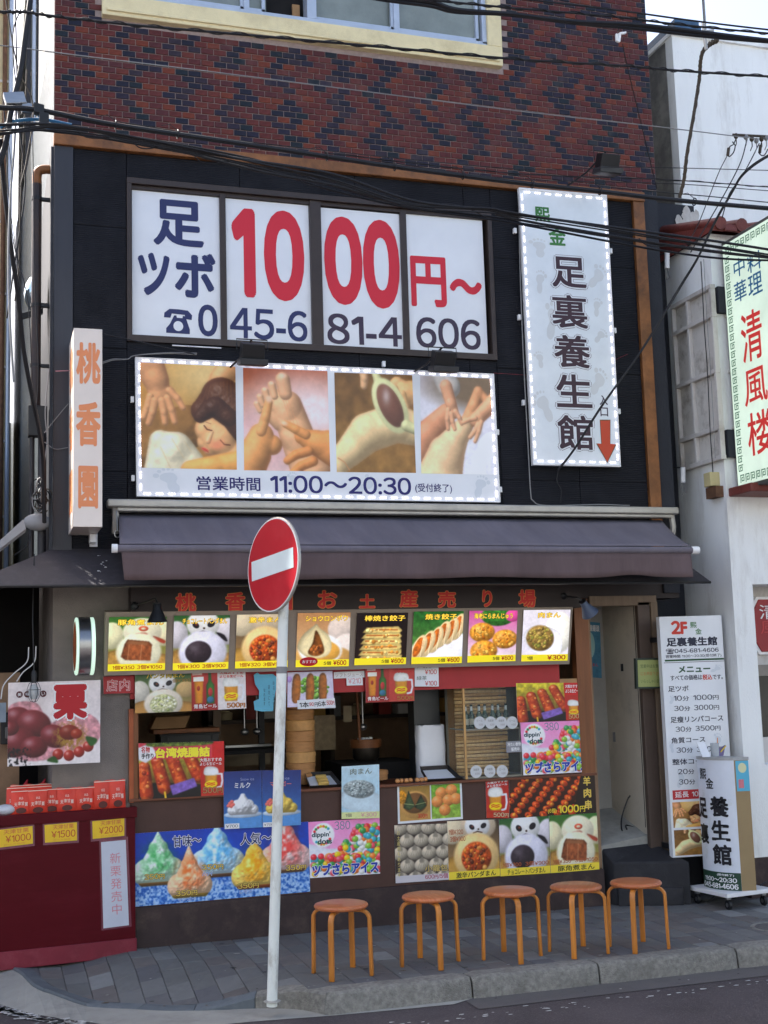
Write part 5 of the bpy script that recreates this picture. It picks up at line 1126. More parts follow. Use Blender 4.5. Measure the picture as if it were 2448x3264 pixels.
for bx, a, fl in (((1530, 1438, 1560, 1456), .7, 1), ((1440, 1506, 1462, 1524), .3, 1), ((1535, 1588, 1562, 1622), .2, 1), ((1442, 1606, 1462, 1630), 0, -1), ((1455, 1668, 1482, 1706), .3, 1)): footprint(q, f, f.box(*bx), FP, a, fl)
TT = [('2F', (1449, 1341, 1484, 1371), RB, .05), ('熙', (1490, 1344, 1504, 1357), GRN, .02), ('金', (1501, 1358, 1515, 1371), GRN, .02), ('足裏養生館', (1439, 1377, 1549, 1397), NB, .04), ('☎045-681-4606', (1438, 1401, 1552, 1413), NB, .02), ('営業時間 11:00～20:30(受付終了)', (1438, 1415, 1558, 1423), NB, .015),
 ('メニュー', (1465, 1440, 1534, 1455), DG, .04), ('すべての価格は', (1448, 1460, 1516, 1472), NB, .02), ('税込', (1517, 1459, 1538, 1471), RB, .03), ('です。', (1539, 1459, 1561, 1470), NB, .02), ('足ツボ', (1443, 1484, 1487, 1497), NB, .02),
 ('10分　1000円', (1455, 1504, 1552, 1516), NB, .01), ('30分　3000円', (1456, 1526, 1553, 1538), NB, .01), ('足痩リンパコース', (1448, 1549, 1562, 1563), NB, .02), ('30分　3500円', (1459, 1571, 1556, 1583), NB, .01), ('角質コース', (1450, 1595, 1523, 1608), NB, .02),
 ('30分　3000円', (1461, 1616, 1560, 1628), NB, .01), ('整体コース', (1452, 1641, 1532, 1654), NB, .02), ('20分　2000円', (1464, 1662, 1564, 1674), NB, .01), ('30分　3000円', (1466, 1684, 1566, 1696), NB, .01)]
for t_, bx, m, bo in TT: f.text(q, t_, f.box(*bx), m, bo, .0015)
f.rect(q, f.box(1453, 1707, 1574, 1727), ink((196, 50, 52)), .001); f.text(q, '延長 10分 1000円', f.box(1458, 1710, 1570, 1723), WHT, .02, .002)
f.rect(q, f.box(1453.5, 1734, 1517, 1788), f_back(41).mat('massage_small'), .001); f.rect(q, f.box(1457, 1793, 1521, 1847), f_paddle(42).mat('paddle_small'), .001)
q.build('sign_board', None, ro)
for z in (.40, 2.0): b = MB(); b.box(5.12, 5.64, -.148, .0, z, z+.04); b.build('bracket', M['black'], ro)

# rolling sign: bowed printed front on a square wheeled base
class Arc(Face):
    def __init__(s, A, B, sag, z1, z0):
        s.A, s.B = Vector(A), Vector(B); s.z0, s.z1 = z0, z1; d = s.B-s.A; s.nrm = Vector((d.y, -d.x)).normalized(); s.sag = sag; s.n = Vector((s.nrm.x, s.nrm.y, 0)); s.D = None
    def pt(s, u, v, lift=0.0):
        w = s.A.lerp(s.B, u)+s.nrm*(s.sag*4*u*(1-u)+lift); return Vector((w.x, w.y, s.z1+(s.z0-s.z1)*v))
FR_ = atz(1603, 1925, .13); LF_ = atz(1534, 1912, .13); BR_ = atz(1627, 1923.6, .13)
A2 = Vector((5.31, -.28)); B2 = Vector((FR_.x, FR_.y)); sd = Vector((BR_.x-FR_.x, BR_.y-FR_.y)); sd = sd.normalized()*.115
zt = at(1577, 1643, FR_.y).z
arc = Arc(A2, B2, .055, zt, .13)
ro = thing('rolling_sign', 'free-standing curved sign reading 養生館 on a white wheeled base', 'sign', (5.45, -.4, 0))
q = MB(); n_ = 16; pr2 = [arc.pt(i/n_, 0) for i in range(n_+1)]; lo2 = [arc.pt(i/n_, 1) for i in range(n_+1)]
q.add(pr2+lo2, [(i, i+n_+1, i+n_+2, i+1) for i in range(n_)], mat('roll_face', (218, 224, 234), .35, .03))
back = [Vector((B2.x+sd.x, B2.y+sd.y, 0)), Vector((A2.x+sd.x, A2.y+sd.y, 0))]
BG = mat('beige_side', (150, 128, 92), .5, .06, 5)
for a, c_ in ((Vector((B2.x, B2.y, 0)), back[0]), (back[0], back[1]), (back[1], Vector((A2.x, A2.y, 0)))):
    q.add([(a.x, a.y, zt), (c_.x, c_.y, zt), (c_.x, c_.y, .13), (a.x, a.y, .13)], [(0, 3, 2, 1)], BG)
top = [arc.pt(i/n_, 0) for i in range(n_+1)]+[Vector((back[0].x, back[0].y, zt)), Vector((back[1].x, back[1].y, zt))]
def grey_(z_a, z_b, m):
    P = [arc.pt(i/n_, 0, .006) for i in range(n_+1)]+[Vector((back[0].x+.006, back[0].y, 0)), Vector((back[1].x, back[1].y, 0))]; k = len(P)
    q.add([(p.x, p.y, z_b) for p in P]+[(p.x, p.y, z_a) for p in P], [tuple(range(k)), tuple(range(2*k-1, k-1, -1))]+[(i, i+k, (i+1) % k+k, (i+1) % k) for i in range(k)], m)
grey_(zt-.0, zt+.022, mat('cap_grey', (166, 168, 168), .4))
BK = ink((26, 26, 34)); arc.rect(q, (.0, .0, 1, .001), BK)
V = [arc.pt(i/n_, .865, .001) for i in range(n_+1)]+[arc.pt(i/n_, 1, .001) for i in range(n_+1)]; q.add(V, [(i, i+n_+1, i+n_+2, i+1) for i in range(n_)], ink((34, 66, 50)))
for i, ch in enumerate('養生館'): arc.text(q, ch, (.42, .28+.185*i, .86, .44+.185*i), BK, .035, .005)
for i, ch in enumerate('足裏'): arc.text(q, ch, (.02, .3+.2*i, .33, .46+.2*i), BK, .035, .005)
arc.text(q, '熙', (.13, .07, .36, .155), BK, .02, .004); arc.text(q, '金', (.33, .14, .55, .225), BK, .02, .004)
for t_, bx in (('11:00～20:30', (.1, .905, .93, .94)), ('045-681-4606', (.05, .95, .95, .99)), ('(受付終了)', (.5, .875, .88, .895))): arc.text(q, t_, bx, WHT, .03, .005)
for bx, a, fl in (((.1, .24, .3, .32), .4, 1), ((.75, .3, .95, .38), .6, 1), ((.3, .45, .45, .52), .2, -1), ((.1, .68, .3, .78), .1, 1), ((.7, .77, .9, .84), .8, 1)): footprint(q, arc, bx, FP, a, fl)
q.build('sign_body', None, ro)
f = Face([(B2.x+sd.x*.1, B2.y+sd.y*.1, zt), (B2.x+sd.x, B2.y+sd.y, zt), (B2.x+sd.x, B2.y+sd.y, zt-.23), (B2.x+sd.x*.1, B2.y+sd.y*.1, zt-.23)]); q = MB(); f.rect(q, (0, .02, 1, 1), ink((90, 176, 206)), .002); f.disc(q, .5, .25, .32, .16, ink((214, 214, 170)), .003); f.rect(q, (.15, .62, .55, .9), ink((206, 120, 130)), .003); q.build('sticker', None, ro)
bc = [(5.21, -.215), (5.265, -.66), (5.70, -.60), (5.655, -.16)]
b = MB(); b.add([(x, y, .098) for x, y in bc]+[(x, y, .13) for x, y in bc], [(3, 2, 1, 0), (4, 5, 6, 7)]+[(i, (i+1) % 4, (i+1) % 4+4, i+4) for i in range(4)]); b.build('base_plate', M['white'], ro, bevel=.004)
for x, y in ((5.25, -.27), (5.31, -.60), (5.64, -.56), (5.60, -.22)):
    b = MB(); b.lathe([(.0, -.012), (.034, -.012), (.038, -.006), (.038, .006), (.034, .012), (0, .012)], (x, y, .038), 14, M['black'], 'X').lathe([(.0, -.014), (.016, -.014), (.016, .014), (0, .014)], (x, y, .038), 10, M['alu2'], 'X').box(x-.018, x+.018, y-.012, y+.012, .076, .098, M['alu2']); b.build('caster', None, ro, smooth=True)
tb = thing('brochure_cup', 'clear cup and brochures standing on top of the curved sign', 'cup', (5.4, -.33, zt+.022)); cc = Vector(((A2.x+B2.x)/2, (A2.y+B2.y)/2+.04, zt+.022))
b = MB(); b.lathe([(.03, 0), (.034, .1), (.031, .1), (.028, .004)], cc+Vector((.03, 0, 0)), 16); b.build('cup', mat('clear_plastic', (190, 196, 200), .2, .05, alpha=.75), tb, smooth=True)
b = MB(); b.obox(cc+Vector((-.07, 0, .055)), (.035, 0, 0), (0, .004, .0), (-.01, .02, .055)); b.build('brochure', M['vinyl'], tb)
b = MB(); b.obox(cc+Vector((.09, .01, .03)), (.03, 0, .012), (0, .003, .0), (.012, .0, .04), ink((120, 110, 150))); b.tube([cc+Vector((.055, 0, .03)), cc+Vector((.06, 0, .14))], .004, 6, ink((214, 140, 90))); b.tube([cc+Vector((.08, 0, .03)), cc+Vector((.13, 0, .075))], .005, 6, ink((220, 190, 70))); b.build('brochure', None, tb)

# ================================================================== no-entry sign on its pole
p0 = atz(588, 2150, .0); p1 = at(613, 1296, p0.y-.0)
ro = thing('no_entry_sign', 'round red no-entry sign with a white bar on a leaning white pole', 'road sign', (p0.x, p0.y, 0))
dirp = (p1-p0).normalized(); top = p0+dirp*(p1-p0).length*1.12
b = MB(); b.tube([p0-dirp*.06, p0, p0+dirp*1.0, top], .0305, 18, M['pole']); b.lathe([(.0, .0), (.05, .0), (.034, .008)], (p0.x, p0.y, gz(p0.x, p0.y)), 18, M['gutter'])
b.build('pole', None, ro, smooth=True)
phi = R(70.5); hx = Vector((math.cos(phi), -math.sin(phi), 0)); up = dirp; nn = hx.cross(up).normalized(); nn = nn if nn.dot(CAM-p1) > 0 else -nn
cen = at(589.5, 1220, p1.y-.04); rad = .287
def dsc(r, lift, n=48): return [cen+hx*(r*math.cos(2*math.pi*i/n))+up*(r*math.sin(2*math.pi*i/n))+nn*lift for i in range(n)]
RDS = mat('sign_red', (176, 28, 40), .35, .05, 4, dirt=(196, 70, 74), dscale=3, damt=.3)
q = MB(); A_, B_, C_ = dsc(rad, 0), dsc(rad-.006, .004), dsc(rad, -.012); n_ = 48
q.add(B_+A_+C_, [(i, (i+1) % n_, (i+1) % n_+n_, i+n_) for i in range(n_)]+[(i+n_, (i+1) % n_+n_, (i+1) % n_+2*n_, i+2*n_) for i in range(n_)]+[tuple(range(2*n_, 3*n_))[::-1]], M['alusilver'])
q.add(dsc(rad-.006, .0041), [tuple(range(48))], ink((214, 214, 214))); q.add(dsc(rad-.013, .005), [tuple(range(48))], RDS)
hb = hx*math.cos(.1)+up*math.sin(.1); ub = up*math.cos(.1)-hx*math.sin(.1)
q.add([cen+hb*a+ub*c+nn*.0065 for a, c in ((-.232, -.06), (.232, -.06), (.232, .06), (-.232, .06))], [(0, 1, 2, 3)], mat('sign_white', (204, 216, 218), .35, .04, 6))
q.build('sign_disc', None, ro)
b = MB()
for dz in (.12, -.12): b.obox(cen+up*dz-nn*.035, hx*.05, up*.018, nn*.02)
b.build('bracket', M['alusilver'], ro)
b = MB(); b.tube([p0+dirp*1.83, p0+dirp*1.87], .032, 18, M['cablegrey']); b.build('tape_band', None, ro, smooth=True)

# ================================================================== stools
def make_stool():
    ro = thing('stool', 'x', 'stool')
    b = MB(); b.lathe([(0, .424), (.14, .424), (.158, .428), (.166, .437), (.166, .447), (.16, .455), (.148, .459), (0, .459)], n=40); b.build('seat', M['seat'], ro, smooth=True)
    for k in range(4):
        a = math.pi/2*k; ca, sa = math.cos(a), math.sin(a); b = MB()
        path = [(.06, .416), (.11, .416), (.142, .413), (.163, .402), (.177, .382), (.182, .355), (.184, .2), (.188, .0)]
        P = smoothpath([Vector((x, 0, z)) for x, z in path], 3); V = []
        for i, p in enumerate(P):
            d = (P[min(i+1, len(P)-1)]-P[max(i-1, 0)]).normalized(); nr = Vector((d.z, 0, -d.x))
            w = .0165
            for s_, t_ in ((-1, -1), (1, -1), (1, 1), (-1, 1)):
                q = p+nr*(.0095*t_)+Vector((0, w*s_, 0)); V.append((q.x*ca-q.y*sa, q.x*sa+q.y*ca, max(q.z, 0.0)))
        k_ = len(P); b.add(V, [(i*4+j, i*4+(j+1) % 4, (i+1)*4+(j+1) % 4, (i+1)*4+j) for i in range(k_-1) for j in range(4)]+[(0, 3, 2, 1), tuple(range(k_*4-4, k_*4))])
        b.build('leg', M['leg'], ro, bevel=.003, smooth=True)
    return ro
st = make_stool()
SL = [([(678, 2104), (712, 2125), (768, 2089), (802, 2109)], (734, 1955), 'round wooden stool standing nearest the white sign pole, apart from the others'),
      ([(870, 2090), (951, 2096), (908, 2072), (990, 2078)], (925, 1932), 'round wooden stool in front of the soup dumpling poster'),
      ([(1046, 2076), (1124, 2083), (1088, 2057), (1169, 2067)], (1100, 1921), 'round wooden stool in front of the chocolate panda bun poster'),
      ([(1188, 2057), (1240, 2073), (1262, 2046), (1313, 2061)], (1240, 1911), 'round wooden stool at the counter corner, second from the right'),
      ([(1318, 2046), (1372, 2062), (1390, 2036), (1445, 2051)], (1369, 1903), 'round wooden stool before the dark step, the rightmost')]
for i, (L, sc, lab) in enumerate(SL):
    P = [atz(x, y, 0) for x, y in L]; c = sum(P, Vector())/4; c = Vector((c.x, c.y, 0))
    an = [math.atan2(p.y-c.y, p.x-c.x) % (math.pi/2) for p in P]
    z = sum(complex(math.cos(4*a), math.sin(4*a)) for a in an); rot = math.atan2(z.imag, z.real)/4
    o = st if i == 0 else copy_tree(st)
    o.location = (c.x, c.y, .004); o.scale = (1, 1, .92); o.rotation_euler = (0, 0, rot+i*math.pi/2); tag(o, lab, 'stool', 'wooden stools in front of the counter')

# ================================================================== chestnut stand
fl, fr_ = Vector((.02, -.148, 0)), Vector((1.025, -.072, 0)); d = (fr_-fl).normalized(); nb = Vector((-d.y, d.x, 0)); L_ = (fr_-fl).length; ex = .45
fl2 = fl-d*ex
ro = thing('chestnut_stand', 'dark red sales stand with yellow price cards at the left edge', 'stand', (.5, -.2, 0))
def bx_(mb, a0, a1, b0, b1, z0, z1, m=None):
    P = [fl+d*a+nb*b_ for a, b_ in ((a0, b0), (a1, b0), (a1, b1), (a0, b1))]
    mb.add([(p.x, p.y, z0) for p in P]+[(p.x, p.y, z1) for p in P], [(0, 3, 2, 1), (4, 5, 6, 7), (0, 1, 5, 4), (1, 2, 6, 5), (2, 3, 7, 6), (3, 0, 4, 7)], m)
b = MB(); bx_(b, -ex, L_, .0, .55, .06, .93, M['redbox']); b.build('body', None, ro, bevel=.004)
b = MB(); bx_(b, -ex, L_+.006, -.012, .56, -.03, .085, M['redtrim']); b.build('skirting', None, ro, bevel=.004)
b = MB(); bx_(b, -ex, L_+.01, -.018, .02, .885, .955, M['redbox']); bx_(b, L_-.02, L_+.01, .02, .55, .885, .955, M['redbox']); b.build('rim', None, ro, bevel=.004)
def onbox(dd, lift=.004):
    n = Vector((nb.x, nb.y, 0)); out = []
    for x, y in dd:
        v = ray(x, y); t = (fl-CAM).dot(n)/v.dot(n); out.append(CAM+v*t-n*lift)
    return Face(out, dd)
SLV = mat('plastic_sleeve', (120, 60, 74), .15, .1, 30, spec=.8)
for dd, tx in (([(-14, 1794), (70, 1784), (71, 1822), (-14, 1832)], '￥1000'), ([(96, 1782), (166, 1776), (166, 1815), (97, 1820)], '￥1500'), ([(199, 1774), (268, 1767), (268, 1805), (200, 1812)], '￥2000')):
    f0 = onbox([(dd[0][0]-4, dd[0][1]-2), (dd[1][0]+4, dd[1][1]-5), (dd[2][0]+4, dd[2][1]+5), (dd[3][0]-4, dd[3][1]+6)], .005); f = onbox(dd, .008); q = MB(); q.slab(f0.P, f0.n, .002, SLV); q.slab(f.P, f.n, .001, mat('yellow_card', (232, 190, 40), .45, .05))
    f.text(q, '天津甘栗', (.25, .04, .9, .3), ink((206, 120, 60)), .02, .001); f.text(q, tx, (.2 if tx != '￥1000' else .3, .38, .95, .78), ink((190, 80, 40)), .01, .001); f.text(q, '税込み価格', (.25, .84, .8, .95), ink((210, 150, 60)), .0, .001)
    tag(q.build('price_card'), {'￥1000': 'yellow price card ￥1000 cut off by the left edge of the photo', '￥1500': 'yellow price card ￥1500 between the two others on the red stand', '￥2000': 'yellow price card ￥2000 above the white upright paper'}[tx], 'price card')
f0 = onbox([(214, 1812), (276, 1807), (284, 2001), (219, 2010)], .005); f = onbox([(218, 1819), (271, 1814), (278, 1998), (223, 2005)], .008); q = MB(); q.slab(f0.P, f0.n, .002, SLV); q.slab(f.P, f.n, .001, mat('white_sheet', (196, 200, 212), .35, .05, 4))
f.text(q, '新栗発売中', (.33, .14, .77, .86), ink((206, 130, 140)), .0, .001, vertical=True)
tag(q.build('paper_sign'), 'white upright paper lettered 新栗発売中 on the red stand', 'paper sign')
# red packets
PK = mat('packet_red', (226, 66, 46), .4, .08, 12, .3, 18, rnd=.05); PKW = ink((240, 214, 200)); PKD = ink((90, 40, 34))
def packet(w, h, t):
    b = MB(); V = []; nx, nz = 6, 7
    for s_ in (-1, 1):
        for j in range(nz+1):
            for i in range(nx+1):
                u, v = i/nx, j/nz; bul = math.sin(math.pi*u)**.6*(math.sin(math.pi*min(1, v*.93+.04))**.5)
                V.append(((u-.5)*w*(1-.06*v), s_*t/2*bul*(.35+.65*(1-v**3)), v*h+.004*math.sin(u*9)*(v == 1)))
    o = (nx+1)*(nz+1)
    F = [(j*(nx+1)+i, j*(nx+1)+i+1, (j+1)*(nx+1)+i+1, (j+1)*(nx+1)+i) for j in range(nz) for i in range(nx)]
    b.add(V, F+[tuple(o+k for k in f[::-1]) for f in F], PK)
    b.add([((u-.5)*w*.94, -t*.12-.004, h*vv) for u, vv in ((.0, .955), (1, .955), (1, .985), (0, .985))], [(0, 1, 2, 3)], PKW)
    f = Face([(-w*.4, -t*.53, h*.8), (w*.4, -t*.53, h*.8), (w*.4, -t*.56, h*.1), (-w*.4, -t*.56, h*.1)]); f.n = Vector((0, -1, 0))
    for i, ch in enumerate('天津甘栗'): f.text(b, ch, (.08+.21*i, .3+.06*abs(i-1.5), .27+.21*i, .52+.06*abs(i-1.5)), PKW, .02, .001)
    f.text(b, '良品', (.38, .08, .62, .22), PKW, .0, .001); f.disc(b, .5, .85, .32, .17, PKD, .001, 14)
    return b
pk1 = packet(.134, .165, .055); pk2 = packet(.12, .20, .055)
PKS = [((27, 63), 1766, 1), ((64, 98), 1765, 1), ((98, 124), 1758, 1), ((126, 163), 1757, 1), ((165, 203), 1755, 1), ((203, 238), 1750, 2), ((238, 268), 1747, 2)]
m1 = m2 = None; G = 'red chestnut packets on the stand'
LABS = ['leftmost red chestnut packet in the front row on the stand', 'second red chestnut packet from the left in the front row', 'third red chestnut packet from the left, partly behind its neighbours', 'red chestnut packet in the middle of the front row', 'red chestnut packet just left of the two tall ones', 'tall red chestnut packet, left of the pair at the right end', 'tall red chestnut packet at the right end of the row']
def stand_pt(x, z, b_):
    n = Vector((nb.x, nb.y, 0)); v = ray(x, 1740); base = fl+nb*b_; t = (base-CAM).dot(n)/v.dot(n); p = CAM+v*t; return Vector((p.x, p.y, z))
BG_ = MB(); bx_(BG_, -ex, L_-.02, .02, .5, .93, .945, M['redtrim']); BG_.build('shelf', None, ro)
for i, ((xa, xb), yb, k) in enumerate(PKS):
    p = stand_pt((xa+xb)/2, .94, .065 if i != 2 else .10)
    if k == 1 and m1: o = bpy.data.objects.new('chestnut_packet', m1); COL.objects.link(o)
    elif k == 2 and m2: o = bpy.data.objects.new('chestnut_packet', m2); COL.objects.link(o)
    else:
        o = (pk1 if k == 1 else pk2).build('chestnut_packet', None, smooth=True)
        if k == 1: m1 = o.data
        else: m2 = o.data
    o.location = p; o.rotation_euler = (R(rr.uniform(-4, 3)), 0, math.atan2(d.y, d.x)+R(rr.uniform(-5, 5))); tag(o, LABS[i], 'packet', G)
for i, x in enumerate((35, 68, 100, 132, 160, 190)):
    for r_ in range(2):
        p = stand_pt(x+8*r_, .945+.012+.01*r_, .14+.075*r_); o = bpy.data.objects.new('chestnut_packet', m1); COL.objects.link(o); o.location = p; o.rotation_euler = (R(-6), 0, math.atan2(d.y, d.x)+R(rr.uniform(-6, 6)))
        tag(o, 'red chestnut packet in the rows behind the front ones, only its top showing', 'packet', G)
# crate with red net bags, crumpled bag
ro = thing('wooden_crate', 'small wooden crate of red net bags behind the packets', 'crate', tuple(stand_pt(70, .98, .42)))
cc = stand_pt(72, 1.02, .42); ax = d*.115; ay = nb*.08
b = MB()
for s_ in (-1, 1):
    b.obox(cc+ay*s_, ax, nb*.006, (0, 0, .05)); b.obox(cc+ax*s_, d*.006, ay, (0, 0, .05))
b.obox(cc-Vector((0, 0, .045)), ax, ay, (0, 0, .005)); b.build('crate_box', M['cardboard'], ro, bevel=.002)
RN = mat('red_net', (170, 20, 40), .6, .2, 40, .8, 60)
for dx_ in (-.06, .06): b = MB(); b.ball(cc+d*dx_+Vector((0, 0, .05)), .055, None, 12, 8, (1, .9, .8)); b.tube([cc+d*dx_+Vector((0, 0, .08)), cc+d*(dx_+.02)+Vector((0, 0, .13))], [.02, .004], 8); b.build('net_bag', RN, ro, smooth=True)
b = MB(); cc2 = stand_pt(12, .985, .08)
b.ball(cc2, .045, None, 14, 9, (1.6, 1, .8)); o = b.build('plastic_bag', mat('thin_plastic', (200, 204, 212), .25, .1, 12, 1.0, 25), smooth=True); tag(o, 'crumpled clear plastic bag at the left end of the stand', 'bag')
# weighing machine bits under the canopy on the left
b = MB(); bx_(b, .03, .30, .62, .7, .9, 1.9, M['interior']); b.box(-.9, W0-.02, 1.5, 1.6, -.1, 2.6, M['void']); tag(b.build('back_shed'), 'dark shed wall behind the chestnut stand under the canopy', 'shed')
b = MB(); b.box(.14, .40, .3, .6, 1.40, 1.62, mat('dark_machine', (30, 32, 36), .4)); b.box(.17, .3, .28, .3, 1.44, 1.52, mat('machine_label', (110, 108, 104), .5)); tag(b.build('machine', bevel=.006), 'dark electric machine half hidden under the canopy at the left', 'machine')
b = MB(); b.lathe([(.018, 0), (.02, .05), (.008, .075), (.007, .09)], (.38, .35, 1.62), 12, mat('orange_bottle', (190, 60, 30), .35)); tag(b.build('bottle', smooth=True), 'small orange bottle standing on the dark machine', 'bottle')
for k, pts in enumerate(([(62, 1398), (58, 1430), (30, 1455), (8, 1480), (2, 1510)], [(78, 1396), (74, 1430), (50, 1452), (36, 1472)])):
    b = MB(); b.tube(smoothpath([at(x, y, .1) for x, y in pts], 5), .004, 6); tag(b.build('cord', M['white'], smooth=True), 'white cord hanging %s under the canopy at the left' % ('on the outside' if k == 0 else 'on the inside'), 'cord')
b = MB(); b.box(at(-8, 1520, .0).x, at(13, 1520, 0).x, -.02, .02, at(5, 1560, 0).z, at(5, 1518, 0).z); tag(b.build('switch_box', mat('pale_blue_plastic', (150, 164, 176), .5)), 'pale blue plastic switch box at the left edge beside the chestnut board', 'switch box')

# ================================================================== round sign, lamps
ro = thing('round_sign', 'round drum-shaped wall sign seen edge-on, silver band between pale green rims', 'sign', (.668, -.28, 1.86))
c0 = Vector((.668, -.28, 2.055)); rr_ = .196
b = MB(); b.lathe([(rr_-.004, -.048), (rr_, -.046), (rr_, .03), (rr_-.004, .032)], c0, 48, M['steel'], 'X'); b.build('band', None, ro, smooth=True)
GRL = mat('pale_green_rim', (196, 226, 206), .3, .03, 4, emit=.25)
for a, c_ in ((-.064, -.048), (.032, .058)): b = MB(); b.lathe([(.0, a), (rr_-.008, a), (rr_-.002, a+.004), (rr_-.002, c_-.004), (rr_-.008, c_), (0, c_)], c0, 48, GRL, 'X'); b.build('rim', None, ro, smooth=True)
b = MB(); b.lathe([(.0, -.0665), (rr_-.03, -.0655)], c0, 40, mat('orange_print', (190, 96, 40), .5, .5, 14), 'X'); b.build('print_face', None, ro)
b = MB(); b.box(.65, .69, -.09, .02, 2.03, 2.08); b.build('wall_arm', M['black'], ro)
ro = thing('cage_lamp', 'bare bulb lamp in a wire cage hanging before the chestnut board', 'lamp', tuple(at(72, 1450, -.4)))
c0 = at(73, 1505, -.38); b = MB(); b.lathe([(0, .0), (.02, .004), (.034, .03), (.036, .055), (.022, .09), (.013, .1)], c0-Vector((0, 0, .02)), 16); b.build('bulb', mat('bulb_glass', (190, 196, 196), .12, .1, 6, alpha=.6), ro, smooth=True)
b = MB()
for k in range(6):
    a = k*math.pi/3; b.tube([c0+Vector((r_*math.cos(a), r_*math.sin(a), z)) for r_, z in ((.012, .1), (.03, .085), (.043, .05), (.04, .01), (.02, -.03), (0, -.035))], .0018, 5)
b.tube([c0+Vector((.043*math.cos(a), .043*math.sin(a), .045)) for a in [i*math.pi/6 for i in range(13)]], .0018, 5); b.build('cage', M['black'], ro, smooth=True)
b = MB(); b.lathe([(.016, .09), (.018, .15), (.012, .17)], c0, 12); b.tube([c0+Vector((0, 0, .17)), c0+Vector((-.01, .02, .5)), c0+Vector((0, .1, .95))], .004, 6); b.build('holder', M['black'], ro, smooth=True)
def clip_lamp(c, tilt, lab, m, ex_):
    ro = thing('clip_lamp', lab, 'lamp', tuple(c)); T = Matrix.Rotation(tilt[0], 3, 'Y') @ Matrix.Rotation(tilt[1], 3, 'X'); c = Vector(c)
    b = MB(); b.lathe([(.0, .125), (.022, .125), (.027, .12), (.029, .085), (.036, .07), (.068, .0), (.066, -.002), (.03, .07), (.0, .09)], n=28); b.v = [tuple(c+T @ Vector(p)) for p in b.v]; b.build('lamp_shade', m, ro, smooth=True)
    b = MB(); b.lathe([(.026, .1195), (.03, .12), (.031, .126), (0, .132)], n=20); b.v = [tuple(c+T @ Vector(p)) for p in b.v]; b.tube([c+T @ Vector((0, 0, .125)), c+T @ Vector((-.01, .02, .16)), c+Vector(ex_)], .006, 8); b.ball(c+Vector(ex_), .03, None, 12, 8); b.build('arm', M['black'], ro, smooth=True)
    b = MB(); b.ball(c+T @ Vector((0, 0, .03)), .026, mat('frosted_bulb', (220, 218, 206), .3), 12, 8); b.build('bulb', None, ro, smooth=True)
clip_lamp(at(340, 1343, -.42), (0, 0), 'black cone clip lamp hanging over the leftmost menu photo', M['black'], (-.13, .2, .12))
clip_lamp(at(1275, 1326, -.38), (R(-38), R(14)), 'blue-grey cone clip lamp at the right end of the menu', mat('bluegrey_shade', (70, 82, 104), .45, .1, 6), (-.12, .2, .15))
def floodlight(c, foot, lab, sx=.1, up_=0):
    ro = thing('floodlight', lab, 'floodlight', tuple(c)); c = Vector(c); foot = Vector(foot); b = MB()
    b.obox(c, (sx*.82, 0, 0), (0, .05, .02), (0, -.03, .062)); b.build('housing', M['black'], ro, bevel=.006)
    b = MB(); b.obox(c+Vector((0, .0, -.07)), (sx, 0, 0), (0, .07, .015), (0, -.006, .02)); b.obox(c+Vector((0, .008, -.093)), (sx-.008, 0, 0), (0, .06, .012), (0, 0, .002), mat('lamp_glass', (46, 48, 52), .4)); b.build('rim', M['black'], ro, bevel=.003)
    b = MB(); b.tube([c+Vector((-sx-.012, 0, .02)), c+Vector((-sx-.012, .01, .1)), c+Vector((sx+.012, .01, .1)), c+Vector((sx+.012, 0, .02))], .005, 6); b.tube([c+Vector((0, .01, .1)), (c+foot)/2+Vector((0, 0, .02)), foot], .008, 8); b.box(foot.x-.03, foot.x+.03, -.02, .012, foot.z-.03, foot.z+.03); b.build('arm', M['black'], ro, smooth=False)
floodlight(at(545, 762, -.36), at(490, 800, -.02), 'black floodlight over the left half of the opening hours banner')
floodlight(at(957, 778, -.36), at(885, 808, -.02), 'black floodlight over the right half of the opening hours banner')
floodlight(at(1312, 352, -.45), at(1222, 404, -.06), 'black floodlight on a long arm above the vertical sign')

# ================================================================== inside the stall
def steamer(c, r, h, lid=False):
    b = MB(); b.lathe([(r-.012, 0), (r, .0), (r, h*.55), (r+.004, h*.56), (r+.004, h*.92), (r-.002, h), (r-.014, h), (r-.014, .01)], c, 28); return b
SY = .32; zc = 1.02; xc = at(649, 1600, SY).x; k = 0; zt_ = 1.02
while zt_ < 1.72:
    b = steamer((xc+random.uniform(-.004, .004), SY, zt_), .108, .077); k += 1
    o = b.build('steamer_basket', [M['bamboo'], mat('bamboo_pale', (196, 146, 86), .55, .2, 10, .2, 60)][k % 3 == 0], smooth=True)
    tag(o, 'round bamboo steamer basket, number %s from the bottom of the tall stack' % ['one', 'two', 'three', 'four', 'five', 'six', 'seven', 'eight', 'nine', 'ten'][k-1], 'steamer basket', 'stacked bamboo steamer baskets'); zt_ += .0785
PY_ = .9; c = at(791, 1643, PY_); wz = c.z
ro = thing('steamer_pot', 'dark steel pot with a wooden steamer on top inside the stall', 'pot', tuple(c))
b = MB(); b.lathe([(.0, 0), (.09, 0), (.108, .03), (.112, .105), (.0, .105)], c, 28); b.build('pot', mat('dark_pot', (70, 64, 58), .35, .3, 6, metal=.7), ro, smooth=True)
b = steamer(c+Vector((0, 0, .106)), .125, .068); b.build('steamer_ring', M['wood'], ro, smooth=True)
b = MB(); rr = random.Random(4)
for k in range(7): b.ball(c+Vector((rr.uniform(-.06, .06), rr.uniform(-.05, .05), .175)), .02, None, 8, 5, (1, 1, .7))
b.build('buns', M['vinyl'], ro, smooth=True)
